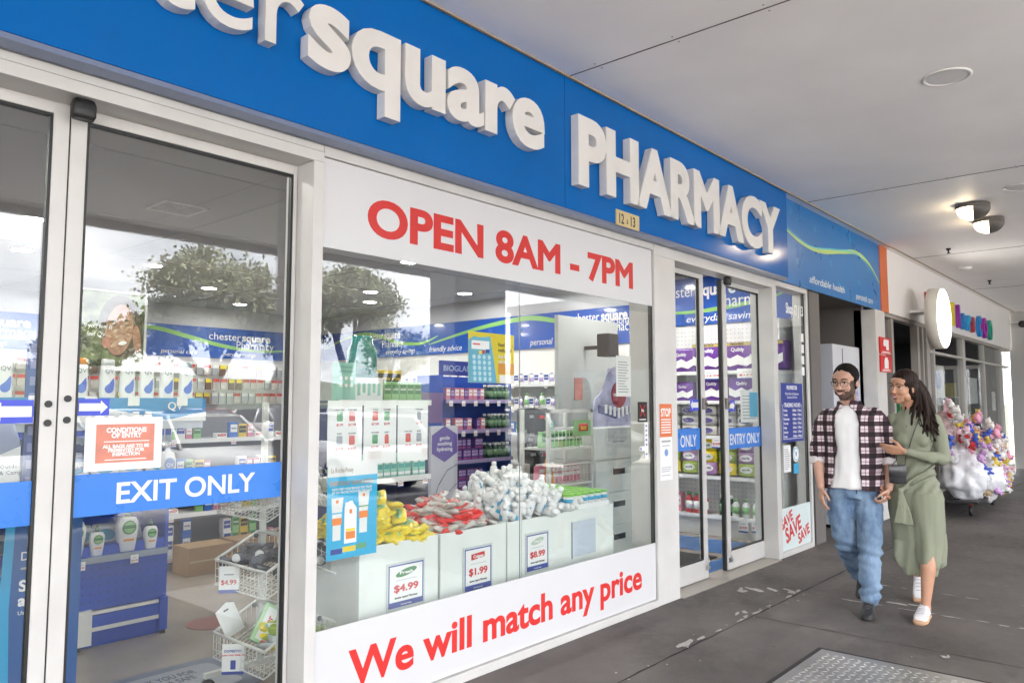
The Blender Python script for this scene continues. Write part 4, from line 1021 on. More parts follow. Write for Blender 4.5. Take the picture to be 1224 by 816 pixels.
br = thing('cleaner_pack', 'green and white pack lettered in red in the lowest wire basket', 'packet', (2.28, 3.70, .36), 0); MB().box(-.10,.10,-.004,.02,-.05,.05).build('card', M('pack_green', (.4,.62,.35)), br); MB().box(-.085,.085,-.0052,-.0042,-.03,.03).build('label', PAPER, br); text('Brer', .05, (0,-.0056,-.018), INKR, br, align='CENTER', bold=.02); br.rotation_euler = (-.5, -.9, .3); br['norebase'] = 1
c1 = price_card(.10, .135, '$4.99'); c1.put((2.105, 3.78, .675), (-.05, 0, -.75), 'white price card reading $4.99 hung on the middle wire basket')
t = thing('price_card', 'white price card with a small bottle picture hung on the lowest wire basket', 'price card', (2.105, 3.72, .295), -.75); t['norebase'] = 1
MB().box(-.055,.055,0,.0015,-.15,0).build('card', PAPER, t); MB().box(-.055,.055,-.0009,-.0001,-.15,-.135).build('blue_foot', INKB, t); text('DOMESTOS', .017, (0,-.001,-.04), INKB, t, align='CENTER', bold=.03, res=1); text('CLEAN TOILET RIMBLOCK', .01, (0,-.001,-.058), INKR, t, align='CENTER', bold=.04, res=1); MB().box(-.012,.014,-.0009,-.0001,-.125,-.08).build('picture', INKB, t)

# --- left pane: cold remedy board and stock
t = thing('cold_remedy_board', 'blue cardboard display board headed STOP a cold inside the left door leaf', 'display')
CB = M('board_blue', (.012,.09,.30), .3)
MB().poly([(1.30,.02),(1.29,.5),(1.305,1.03),(1.62,1.03),(1.62,.02)], (4.42,4.43)).build('board', CB, t)
MB().poly([(1.262,.02),(1.25,.5),(1.27,1.03),(1.31,1.03),(1.295,.5),(1.312,.02)], (4.415,4.4195)).build('cyan_edge', M('board_cyan', (.02,.35,.65), .3), t)
MB().tube((1.45,4.4185,.92),(1.45,4.4195,.92),.055,24).build('green_emblem', GRN, t); text('VICKS', .035, (1.405,4.4175,.905), PAPER, t, bold=.03)
text('First', .07, (1.36,4.4185,.80), PAPER, t, bold=.03); text('Defence', .06, (1.335,4.4185,.735), PAPER, t); text('to help', .032, (1.375,4.4185,.66), PAPER, t); text('STOP\na cold', .075, (1.335,4.4185,.585), PAPER, t, bold=.035, line=.95); text('Use at first sign', .027, (1.335,4.4185,.47), PAPER, t)
MB().box(1.34,1.5,4.4185,4.4195,.69,.70).build('grey_rule', SGR, t); MB().superl([(.03,.001,.1),(.03,.001,.27),(.012,.001,.31),(.012,.001,.36)], e=6, cx=1.44, cy=4.418).build('bottle_picture', PAPER, t); MB().box(1.38,1.56,4.4185,4.4195,.03,.12).build('cyan_panel', M('board_cyan', (.02,.35,.65), .3), t)
at, rz = shelving('stock_shelf', 'navy shelf stocked with packets behind the left leaf of the exit door', (.2, 4.75, 0), 0, 1.0, .4, [.12, .5, .86, 1.55], 1.62, NAV, NAV, .08)
random.seed(21)
for z, its in ((.12, [(P_ny,.2,.1,.1),(P_blu,.08,.15,.06),(P_yel,.09,.13,.05)]), (.5, [(P_blu,.08,.15,.06),(P_grn,.07,.14,.05),(P_yel,.09,.13,.05)]), (.86, [(P_grn,.07,.14,.05),(P_blu,.08,.15,.06),(P_wb,.06,.15,.06)])):
    fill(at, rz, 1.0, z, its, label='carton on the navy shelf behind the left door leaf', group='stock on the navy shelf', seed=int(z*100), rows=2)
lb = derm_bottle(.26, .05)
for i in range(6): lb.put(at(.45+i*.1, .12, 1.551), 0, 'tall white bottle on top of the navy shelf behind the left leaf', 'tall white bottles on the navy shelf')
t = thing('cat_litter_pack', 'large grey and white pouch numbered 4 behind the left door leaf', 'pack'); LP = M('pouch_grey', (.22,.25,.36), .4)
MB().superl([(.20,.05,0),(.22,.07,.05),(.22,.07,.30),(.19,.02,.42)], e=5, cx=1.12, cy=4.55, z0=1.02, n=32).build('pouch', LP, t); MB().poly([(1.0,1.06),(1.33,1.06),(1.33,1.30),(1.15,1.22),(1.04,1.32)], (4.474,4.4785)).build('white_panel', PAPER, t); text('4', .12, (1.17,4.4725,1.13), BLACK, t, bold=.01); text('Outdoor\n& Camp', .03, (1.24,4.4725,1.19), BLACK, t, res=1); MB().tube((1.08,4.47,1.22),(1.08,4.472,1.22),.035,16).build('orange_fruit_print', CAPO, t)
st = thing('pouch_shelf', 'low grey stand under the large pouch', 'stand'); MB().box(.9,1.32,4.5,4.7,.98,1.0195).box(1.08,1.14,4.55,4.65,0,.979).build('stand_body', ALU_D, st)
t = thing('blue_standee', 'tall narrow blue and lilac standee behind the left door leaf', 'display'); MB().box(1.50,1.66,5.0,5.03,0,1.93).build('board', M('standee_blue', (.03,.07,.30), .4), t)
for k in range(9): MB().box(1.515,1.56,4.997,4.9995,1.05+k*.095,1.10+k*.095).build('printed_mark', M('standee_lilac', (.2,.22,.45), .4), t)

# --- dump bins inside the window
BINM = M('bin_white', (.78,.81,.78), .42, var=.04, vscale=6, bump=.02, bscale=8)
def binbox(x0, x1, label, y0=3.27, y1=3.95, top=.765):
    t = thing('dump_bin', label, 'bin', group=None); th = .018
    mb = MB(); mb.box(x0, x1, y0, y0+th, .004, top); mb.box(x0, x1, y1-th, y1, .004, top); mb.box(x0, x0+th, y0+th+.0001, y1-th-.0001, .004, top); mb.box(x1-th, x1, y0+th+.0001, y1-th-.0001, .004, top); mb.box(x0+th, x1-th, y0+th, y1-th, .70, .72)
    mb.build('panel', BINM, t, bevel=.002); return t
binbox(2.545, 3.105, 'leftmost white bin heaped with yellow packets inside the window'); binbox(3.125, 3.692, 'white bin heaped with red packets inside the window'); binbox(3.705, 3.838, 'narrow white bin between the red packets and the long bin'); binbox(3.845, 4.90, 'long white bin of bottles and green topped tubs inside the window')
def pcard(x0, x1, z0, z1, price, head, hm, label, tilt=0):
    t = thing('price_card', label, 'price card'); y = 3.262
    MB().box(x0-.012, x1+.012, y+.002, y+.004, z0-.015, z1+.012).build('plastic_sleeve', M('sleeve', (.62,.66,.66), .12), t)
    MB().box(x0, x1, y, y+.0015, z0, z1).build('card', PAPER, t); w = x1-x0; h = z1-z0
    mb = MB(); f = .007; mb.box(x0, x0+f, y-.001, y-.0002, z0, z1); mb.box(x1-f, x1, y-.001, y-.0002, z0, z1); mb.box(x0+f, x1-f, y-.001, y-.0002, z1-f, z1); mb.box(x0+f, x1-f, y-.001, y-.0002, z0, z0+h*.13); mb.build('blue_border', INKB, t)
    if head:
        cx = (x0+x1)/2; o = MB().superl([(w*.26, .0004, -.0), (w*.26, .0004, .0004)], e=2, cx=0, cy=0)
        P = [(cx+w*.30*math.cos(a*PI/12), z1-h*.2+h*.085*math.sin(a*PI/12)+.05*w*math.cos(a*PI/12)) for a in range(24)] if hm is not CRED else [(cx-w*.26,z1-h*.28),(cx+w*.24,z1-h*.24),(cx+w*.24,z1-h*.11),(cx-w*.26,z1-h*.14)]
        MB().poly(P, (y-.0015, y-.0005)).build('brand_badge', hm, t); text(head, h*.1, (cx, y-.002, z1-h*.235), PAPER, t, align='CENTER', bold=.03, fit=w*.38, res=2)
    text(price, h*.23, ((x0+x1)/2, y-.0012, z0+h*.36), INKR, t, align='CENTER', bold=.035, fit=w*.7)
    lines(t, [(x0+w*.2, x1-w*.2, z0+h*.62, .0025)], y-.0002, SGR); text('chester square Pharmacy', h*.07, ((x0+x1)/2, y-.0012, z0+h*.2), INK, t, align='CENTER', bold=.03, res=1, fit=w*.66); text('Everyday Savings', h*.05, ((x0+x1)/2, y-.0017, z0+h*.04), PAPER, t, align='CENTER', res=1)
pcard(2.735, 2.985, .42, .645, '$4.99', 'Fresh', GRN, 'blue bordered price card reading $4.99 with a green badge on the leftmost bin')
pcard(3.315, 3.545, .405, .65, '$1.99', 'Colgate', CRED, 'blue bordered price card reading $1.99 with a red badge on the second bin')
pcard(3.885, 4.105, .43, .66, '$8.99', 'Cetaphil', M('badge_grey', (.45,.55,.45)), 'blue bordered price card reading $8.99 on the long bin')
t = thing('blank_sleeve', 'empty clear card sleeve at the right of the long bin', 'sleeve'); MB().box(4.38, 4.66, 3.262, 3.266, .45, .69).build('sleeve', M('sleeve_blue', (.58,.64,.72), .12), t); MB().box(4.375, 4.38, 3.260, 3.266, .44, .69).build('dark_edge', SGR, t)
def heap(proto, n, x0, x1, y0, y1, z0, peak, cx, cy, label, group, flat=.5, scale=1., sigma=.35, seed=1):
    random.seed(seed)
    for i in range(n):
        x, y = random.uniform(x0, x1), random.uniform(y0, y1)
        hx = (x1-cx) if x > cx else (cx-x0); hy = (y1-cy) if y > cy else (cy-y0)
        hh = max(0, 1-(abs(x-cx)/hx)**1.6) * max(0, 1-(abs(y-cy)/hy)**1.8)
        z = z0 + (peak - z0) * hh * (1 if random.random() < .7 else random.uniform(.3, .95))
        proto.put((x, y, z), (random.uniform(-flat, flat), random.uniform(-flat, flat), random.uniform(0, 2*PI)), label, group, scale*random.uniform(.92, 1.08))
heap(P_py, 130, 2.60, 3.06, 3.32, 3.9, .765, .99, 2.86, 3.55, 'yellow packet heaped in the leftmost bin', 'yellow packets heaped in the bin', .55, .95, .5, 5)
P_sv = pouch('toothpaste_packet', 'red and silver packet', M('packet_grey', (.5,.48,.45), .3, var=.15, vscale=30), CRED, .19, .07, .035, 'Dental', PAPER, 12)
heap(P_sv, 60, 3.19, 3.64, 3.32, 3.9, .765, .92, 3.45, 3.6, 'silver and red packet heaped in the second bin', 'silver packets heaped in the bin', .4, .9, .6, 16)
heap(P_pr, 80, 3.19, 3.64, 3.32, 3.9, .76, .90, 3.45, 3.6, 'red packet heaped in the second bin', 'red packets heaped in the bin', .4, .9, .6, 6)
tb = thing('small_bottle', 'small white bottle', 'bottle'); MB().lathe([(.021,0),(.024,.004),(.025,.08),(.02,.10),(.012,.105)], n=14).build('body', PLW, tb); MB().lathe([(.016,0),(.016,.022),(.012,.026)], n=12, z0=.105).build('cap', M('cap_white', (.82,.82,.82), .4), tb); MB().box(-.014,.014,-.0262,-.0248,.025,.068).build('blue_print', CYANL, tb); MB().lathe([(.0252,.012),(.0254,.022)], n=14).build('label_ring', M('label_ring_grey', (.5,.55,.6)), tb)
PSB = Proto(tb)
heap(PSB, 290, 3.72, 4.50, 3.31, 3.92, .76, .985, 4.0, 3.6, 'small white bottle in the big heap in the bins', 'small white bottles heaped in the bins', 1.5, 1.15, .38, 7)
# green lidded tubs standing on a tray in the long bin
tg = thing('lidded_tub', 'white tub with a green lid', 'tub'); MB().lathe([(.034,0),(.038,.003),(.038,.062)], n=18).build('body', PLW, tg); MB().lathe([(.04,0),(.041,.012),(.036,.016)], n=18, z0=.0625).build('lid', M('lid_green', (.20,.52,.06), .35), tg); MB().lathe([(.0384,.02),(.0384,.045)], n=18).build('label', CYANL, tg)
PTG = Proto(tg)
for i in range(6):
    for j in range(8): PTG.put((4.40+i*.083, 3.31+j*.083, .80), 0, 'white tub with a green lid in the long bin', 'green lidded tubs in the long bin')
tt = thing('tub_tray', 'white tray under the green lidded tubs in the long bin', 'tray'); MB().box(4.35, 4.875, 3.29, 3.93, .721, .799).build('tray_body', PAPER, tt)

# --- teal display behind the catalogue sheets
at, rz = shelving('navy_display', 'navy display shelf behind the yellow packets', (3.2, 4.35, 0), 0, .85, .42, [.55, .98, 1.535], 1.5, NAV, NAV, .1)
fill(at, rz, .85, .98, [(P_teal,.06,.17,.05)], label='teal and white carton on the navy display shelf', group='teal cartons on the navy display', stack=1, tags=4); fill(at, rz, .85, .55, [(P_wb,.06,.15,.06)], label='white capped bottle low on the navy display shelf', group='white bottles low on the navy display')
t = thing('bottle_cutout', 'large teal bottle shaped display standing on the navy shelf', 'display'); TB = M('teal_gloss', (.003,.16,.15), .2, coat=.5)
MB().superl([(.115,.05,0),(.12,.055,.02),(.12,.055,.20),(.085,.04,.25),(.085,.04,.30),(.07,.035,.305)], e=3, cx=3.50, cy=4.50, z0=1.70).build('bottle_shape', TB, t)
MB().box(3.38, 3.63, 4.42, 4.62, 1.536, 1.699).build('plinth_box', PAPER, t)
for k in range(5): MB().box(3.40+k*.045, 3.425+k*.045, 4.418, 4.4199, 1.57+.02*(k%2), 1.66).build('printed_leaf', TEALL, t)
t = thing('leaflet_stand', 'tall pale teal carton printed with round symbols on the navy shelf', 'carton'); MB().box(3.21, 3.365, 4.40, 4.46, 1.536, 1.80).build('carton', TEALL, t)
for r in range(2):
    for c in range(3): MB().tube((3.24+c*.045, 4.397, 1.64+r*.05), (3.24+c*.045, 4.3995, 1.64+r*.05), .013, 12).build('round_symbol', PAPER, t)
text('Natural\nprotection', .03, (3.29, 4.398, 1.76), TEAL, t, align='CENTER', res=1)
for i in range(5): P_grn.put((3.70+.075*i, 4.45, 1.536), 0, 'green carton on top of the navy display', 'green cartons on the navy display')
for i in range(3): P_yel.put((3.72+.1*i, 4.62, 1.60), 0, 'yellow and black carton at the back of the navy display', 'yellow cartons on the navy display', 1.3)
# hexagon end display
t = thing('hexagon_display', 'white end panel with a purple hexagon reading gentle soothing hydrating', 'display'); MB().box(4.95, 5.30, 5.32, 5.36, 0, 1.30).build('panel', M('panel_grey_white', (.50,.50,.56), .4), t)
MB().poly([(5.125+.19*math.cos(PI/6+a*PI/3), 1.13+.17*math.sin(PI/6+a*PI/3)) for a in range(6)], (5.316,5.3195)).build('hexagon', M('hex_purple', (.10,.06,.28), .4), t); text('gentle\nsoothing\nhydrating', .052, (5.125,5.3155,1.17), PAPER, t, align='CENTER', fit=.2)
MB().path([(4.97,5.318,.55),(5.05,5.318,.75),(5.16,5.318,.88),(5.29,5.318,.93)], .004, 5).path([(4.97,5.318,.35),(5.1,5.318,.62),(5.29,5.318,.75)], .004, 5).build('drawn_curve', M('line_grey', (.2,.2,.28)), t)
# purple gondola
at, rz = shelving('vitamin_shelf', 'navy shelf unit with purple cartons in the middle of the shop', (5.42, 5.6, 0), 0, 1.02, .42, [.25, .62, .93, 1.24, 1.55], 1.80, FXB, PURP, .12, strip=M('strip_lilac', (.35,.28,.5)))
for z, st in ((.62, 2), (.93, 2)):
    fill(at, rz, 1.02, z, [(P_purple,.055,.11,.05)], label='purple carton on a lower shelf of the vitamin unit', group='purple cartons on the vitamin unit', stack=st, u1=.62); fill(at, rz, 1.02, z, [(P_dg,.062,.16,.06)], label='dark green bottle on the vitamin unit', group='dark green bottles on the vitamin unit', u0=.66, rows=2)
    P_tag.put(at(.09, -.01, z+.23), 0, 'yellow topped price card standing on the vitamin unit', 'price cards on the vitamin unit', 1.8)
for z in (1.24, 1.55):
    fill(at, rz, 1.02, z, [(P_pnk,.06,.12,.05), (P_purple,.055,.11,.05), (P_pnk,.06,.12,.05)], label='small pink carton on an upper shelf of the vitamin unit', group='pink cartons on the vitamin unit', u1=.62, tags=6); fill(at, rz, 1.02, z, [(P_dg,.062,.16,.06)], label='dark green bottle on the vitamin unit', group='dark green bottles on the vitamin unit', u0=.66, rows=2)
fill(at, rz, 1.02, .25, [(P_blu,.08,.15,.06)], label='blue carton at the foot of the vitamin unit', group='blue cartons at the foot of the vitamin unit')
t = thing('brand_header', 'dark blue header board reading BIOGLAN over the vitamin unit', 'sign'); MB().box(5.42, 5.92, 5.7, 5.72, 1.80, 1.95).build('board', NAVY, t); text('BIOGLAN', .085, (5.67, 5.698, 1.845), M('pale_blue_letter', (.4,.5,.7)), t, align='CENTER', fit=.4)
t = thing('slanted_panel', 'purple slanted display panel beside the vitamin unit', 'display'); MB().poly([(4.75,1.32),(5.38,1.32),(5.38,1.62),(4.9,1.62)], (5.62,5.64)).build('panel', M('panel_mauve', (.13,.07,.20), .4), t); MB().box(5.02,5.08,5.64,5.70,0,1.32).build('post', NAV, t)
# wire rack
t = thing('wire_rack', 'tall white wire rack with baskets beside the drawer tower', 'rack')
for x in (5.30, 5.94):
    for y in (4.2, 4.5): MB().box(x, x+.03, y, y+.03, 0, 1.46).build('post', WIRE, t)
MB().box(5.30, 5.97, 4.2, 4.225, 1.43, 1.46).build('top_rail', WIRE, t)
for z in (.45, .80, 1.12):
    mb = MB(); mb.box(5.33, 5.94, 4.2, 4.215, z+.16, z+.175); mb.box(5.33, 5.94, 4.2, 4.5, z-.02, z)
    for i in range(12): mb.tube((5.34+i*.054, 4.205, z), (5.34+i*.054, 4.205, z+.165), .003, 5)
    mb.tube((5.33,4.205,z+.08),(5.94,4.205,z+.08),.003,5); mb.build('basket', WIRE, t)
for i in range(10): P_grn.put((5.36+i*.06, 4.30, 1.121), (0,.1*(-1)**i,0), 'green carton in the upper basket of the wire rack', 'cartons in the wire rack'); P_pnk.put((5.36+i*.06, 4.33, .801), (0,.08*(-1)**i,0), 'carton in the middle basket of the wire rack', 'cartons in the wire rack', 1.3); P_wh.put((5.36+i*.06, 4.33, .451), 0, 'white carton in the low basket of the wire rack', 'cartons in the wire rack', 1.2)
t = thing('red_logo_card', 'green card with a red oval in the top basket of the wire rack', 'card'); MB().box(5.66,5.92,4.19,4.196,1.22,1.36).build('card', GRN2, t); MB().superl([(.07,.001,0),(.07,.001,.07)], e=2, cx=5.80, cy=4.187, z0=1.26).build('red_oval', CRED, t); text('eco', .06, (5.80,4.185,1.275), YEL, t, align='CENTER', bold=.02)
o = MB().lathe([(.07,0),(.01,.26)], 5.45, 4.33, n=12, z0=.80).build('orange_cone', CAPO); tag(o, 'orange cone shaped pack in the middle basket of the wire rack', 'pack')
# drawer tower
t = thing('drawer_tower', 'pale grey tower of stacked storage drawers inside the window', 'drawers'); DM = M('drawer_grey', (.56,.60,.56), .35, var=.04)
for k in range(4):
    z = .02 + k*.315; d = MB().box(6.08, 6.92, 4.25, 4.75, z, z+.312).build('drawer', DM, t, bevel=.008); MB().box(6.38, 6.58, 4.246, 4.2495, z+.17, z+.225).build('handle_slot', BLACK, d); MB().box(6.37, 6.59, 4.235, 4.2485, z+.226, z+.236).build('handle_lip', DM, d)
MB().box(6.3, 6.62, 4.2445, 4.2492, 1.14, 1.27).build('label_plate', M('plate_grey', (.48,.5,.49), .3), t)
t = thing('cutout_figure', 'blue and lilac shaped cardboard topper with a red disc on the drawer tower', 'display'); LB = M('topper_lilac', (.42,.42,.58), .4, var=.3, vscale=9)
P = [(6.08,1.285),(6.92,1.285),(6.94,1.5),(6.86,1.62),(6.74,1.68),(6.62,1.72),(6.60,1.82),(6.50,1.88),(6.40,1.86),(6.33,1.72),(6.26,1.62),(6.15,1.55)]
MB().poly(P, (4.30,4.315)).build('board', LB, t); MB().tube((6.56,4.29,1.60),(6.56,4.2995,1.60),.13,24).build('red_disc', M('disc_red', (.30,.02,.04), .4), t); text('natrazone', .055, (6.56,4.289,1.585), PAPER, t, align='CENTER', fit=.2)
MB().poly([(6.2,1.50),(6.5,1.43),(6.9,1.52),(6.9,1.46),(6.5,1.36),(6.2,1.42)], (4.294,4.2995)).build('dark_panel', M('topper_navy', (.08,.10,.25)), t)
for k in range(7): MB().box(6.3+.075*k, 6.34+.075*k, 4.285, 4.293, 1.37+.015*abs(k-3), 1.47+.01*abs(k-3)).build('printed_tube', PAPER, t)
t = thing('white_partition', 'white partition panel behind the drawer tower', 'partition'); MB().box(6.25, 7.35, 4.82, 4.87, 0.004, 2.42).build('panel', M('partition_white', (.44,.46,.45), .45, var=.02), t, bevel=.003); MB().box(6.52, 6.66, 4.814, 4.8195, 1.55, 1.78).build('pink_notice', M('notice_pink', (.55,.25,.22)), t)
t = thing('wall_speaker', 'small black wall speaker above the white partition at the window edge', 'speaker'); MB().box(6.66, 6.84, 4.47, 4.63, 2.0, 2.24).build('body', BLACK, t, bevel=.01); MB().box(6.7,6.74,4.65,4.82,2.08,2.12).build('bracket', BLACK, t)
t = thing('sunglass_carousel', 'black drum shaped carousel of dark glasses left of the drawer tower', 'carousel'); MB().lathe([(.20,0),(.20,.05),(.03,.06),(.03,.9),(.15,.92),(.16,1.1),(.16,1.44),(.15,1.46),(.01,1.47)], 6.05, 5.0, n=24).build('body', M('carousel_black', (.015,.015,.02), .4), t)
random.seed(4)
for k in range(16): a = random.uniform(PI, 2*PI); z = random.uniform(.95,1.40); MB().box(6.05+.165*math.cos(a)-.04, 6.05+.165*math.cos(a)+.04, 5.0+.165*math.sin(a)-.01, 5.0+.165*math.sin(a)+.002, z, z+.03).build('glasses', random.choice([CRED, CHROME, SGR]), t)
# service counter and right wall shelving further back
t = thing('service_counter', 'white service counter deep inside the pharmacy', 'counter'); MB().box(6.2, 7.6, 7.0, 7.6, .004, 1.0).build('body', SHELFW, t); MB().box(6.15, 7.65, 6.95, 7.65, 1.0, 1.04).build('worktop', M('worktop', (.55,.57,.6), .3), t)
t = thing('counter_screen', 'upright screen panel standing on the white service counter', 'screen'); MB().box(6.55, 6.85, 7.0, 7.03, 1.2, 1.68).build('screen_panel', M('screen_grey', (.16,.2,.22), .25), t); MB().box(6.66,6.74,7.01,7.06,1.041,1.2).build('stand', SGR, t)
at, rz = shelving('wall_shelving', 'white wall shelving with rows of white bottles along the right wall', (8.25, 10.9, 0), -PI/2, 5.6, .36, [.3, .7, 1.1, 1.45, 1.78], 2.25, SHELFW, SHELFW, .1)
fill(at, rz, 5.6, 1.78, [(P_wb,.07,.15,.06), (P_wh,.07,.12,.06)], label='white product on the top right wall shelf', group='white products on the right wall shelving', gap=.02, tags=10)
fill(at, rz, 5.6, 1.45, [(P_wb,.07,.15,.06), (P_lb,.09,.2,.06), (P_wh,.07,.12,.06)], label='white product on the second right wall shelf', group='white products on the right wall shelving', gap=.02, tags=10)
fill(at, rz, 5.6, 1.1, [(P_blu,.08,.15,.06), (P_teal,.06,.17,.06), (P_pnk,.07,.12,.06)], label='coloured carton on the middle right wall shelf', group='cartons on the right wall shelving', gap=.03)
# entry door shelving
at, rz = shelving('roll_shelving', 'white pegboard shelving stocked with roll packs behind the entry door', (8.22, 5.06, 0), -PI/2, 1.72, .38, [.24, .68, 1.14, 1.54, 1.88], 2.45, SHELFW, SHELFW, .2, holes=True)
R_g = 'violet roll packs behind the entry door'
for u in (.2, .55): P_roll.put(at(u, .13, 1.881), rz, 'violet roll pack on the top shelf behind the entry door', R_g)
for u in (.9, 1.27, 1.6): P_rollg.put(at(u, .13, 1.881), rz, 'gold banded violet roll pack on the top shelf behind the entry door', 'gold banded roll packs behind the entry door', 1.15)
for u in (.2, .55, .93, 1.3): P_roll.put(at(u, .13, 1.541), rz, 'violet roll pack on the second shelf behind the entry door', R_g, .8 if u < .6 else .95)
for u, pr in ((.95, '$14.99'), (1.4, '$17.99')):
    c_ = price_card(.26, .12, pr); c_.put(at(u, -.02, 1.90), rz, ('left' if u < 1 else 'right')+' large white card priced %s hung from the top shelf behind the entry door' % pr)
PK = pouch('tissue_pack', 'pale tissue pack', M('tissue_pale', (.55,.54,.52), .4), M('tissue_mark', (.10,.09,.25)), .22, .12, .09, None, None, 9)
for r in range(3):
    for c in range(7): PK.put(at(.15+c*.235, .09, 1.2+r*.115), (PI/2, 0, rz), 'pale tissue pack in the middle rows behind the entry door', 'tissue packs behind the entry door')
for r in range(3):
    for c in range(7): [P_np, P_ny, P_ng, P_np, P_ny, P_ng, P_np][(c + (r > 0)) % 7].put(at(.15+c*.235, .08, .77+r*.13), (PI/2, 0, rz), {0:'lilac',1:'yellow',2:'lime',3:'lilac',4:'yellow',5:'lime',6:'lilac'}[(c + (r > 0)) % 7] + ' packet behind the entry door', 'coloured packets behind the entry door', .9)
for i, u in enumerate((.1, .2, .32, .44)): (P_bb if i < 2 else P_pnk).put(at(u, .07, .241), rz, ('blue bottle' if i < 2 else 'tall pink carton') + ' on the lowest shelf behind the entry door', 'goods at the left of the lowest shelf', 1 if i < 2 else 1.8)
for u in (.60, .70, .80): P_rb.put(at(u, .07, .241), rz, 'red bottle with a green cap on the lowest shelf behind the entry door', 'red bottles behind the entry door')
for u in (1.0, 1.1): P_dg.put(at(u, .12, .241), rz, 'dark capped bottle on the lowest shelf behind the entry door', 'dark capped bottles behind the entry door', 1.4)
for u in (1.18, 1.3, 1.42, 1.54, 1.64): P_lb.put(at(u, .07, .241), rz, 'white bottle with a lime cap on the lowest shelf behind the entry door', 'lime capped bottles behind the entry door')
for u, z in ((.3, .23), (1.3, .22), (1.45, .23), (.75, 1.13), (1.0, 1.13)): P_tag.put(at(u, -.01, z), rz, 'small white price card hung under a shelf behind the entry door', 'price tags on the pharmacy shelves', 2.2)
o = MB().box(5.85, 7.15, 3.55, 4.2, .004, .012).build('door_mat', M('mat_black', (.02,.02,.02), .9, bump=.4, bscale=200)); tag(o, 'black mat on the floor inside the entry door', 'mat')
# middle gondolas
for gi, (x, y, W, l) in enumerate([(3.25, 7.0, 1.9, 'shelf unit of small cartons beyond the exit door'), (3.0, 9.4, 4.2, 'long shelf unit near the back of the shop'), (-1.2, 8.0, 3.4, 'long shelf unit deep behind the left door leaf')]):
    at, rz = shelving('gondola', l, (x, y, 0), 0, W, .4, [.14, .5, .85, 1.18], 1.5, M('gondola_grey', (.16,.16,.18), .5), M('gondola_shelf', (.36,.36,.38), .5), .1)
    for z in (.14, .5, .85, 1.18):
        fill(at, rz, W, z, [(P_rw,.13,.055,.1), (P_wh,.07,.12,.06), (P_pnk,.06,.12,.05), (P_grn,.07,.14,.05), (P_rw,.13,.055,.1), (P_yel,.09,.13,.05), (P_blu,.08,.15,.06)], label='small carton on a grey shelf unit inside the shop', group='small cartons on the grey shelf units', seed=gi*10+int(z*10), stack=2 if z < .4 else 1, gap=.012, tags=4 if gi == 0 else 0)
# cardboard boxes on the floor there
for x, y, l in ((3.3, 6.62, 'brown cardboard box on the floor left of the carton shelf'), (3.78, 6.66, 'brown cardboard box on the floor before the carton shelf')):
    t = thing('cardboard_box', l, 'box'); MB().box(x, x+.42, y, y+.3, .004, .25).build('carton', CARD, t, bevel=.003); MB().box(x+.01, x+.41, y-.0015, y-.0002, .12, .135).build('tape', M('tape', (.45,.33,.18), .3), t)
# back wall of hanging stock
t = thing('peg_wall', 'white pegboard bays along the back wall hung with small goods', 'shelving'); MB().box(-3.5, 8.2, 12.2, 12.27, .2, 2.2).build('pegboard', SHELFW, t)
for z in (.5, .9): MB().box(-3.5, 8.2, 11.9, 12.199, z-.02, z).build('shelf', SHELFW, t)
hg = thing('hanging_pack', 'small hanging pack', 'packet'); MB().box(-.055,.055,0,.03,-.16,0).build('blister', M('blister_clear', (.45,.42,.40), .3, var=.3, vscale=3), hg); MB().box(-.055,.055,-.001,-.0001,-.05,0).build('header', CRED, hg); PH1 = Proto(hg)
hg = thing('hanging_pack', 'small hanging pack', 'packet'); MB().box(-.05,.05,0,.03,-.18,0).build('blister', M('blister_brown', (.14,.08,.06), .4), hg); MB().box(-.05,.05,-.001,-.0001,-.06,0).build('header', YEL, hg); PH2 = Proto(hg)
hg = thing('hanging_pack', 'small hanging pack', 'packet'); MB().box(-.05,.05,0,.03,-.17,0).build('blister', SGR, hg); MB().box(-.05,.05,-.001,-.0001,-.05,0).build('header', PAPER, hg); PH3 = Proto(hg)
random.seed(9)
for r in range(5):
    for c in range(44): random.choice([PH1, PH2, PH3, PH3, PH1]).put((2.2 + c*.135, 12.1 - .05*(r % 2), 2.14 - r*.23), 0, 'small pack hanging on the back wall pegboard', 'packs hanging on the back wall')
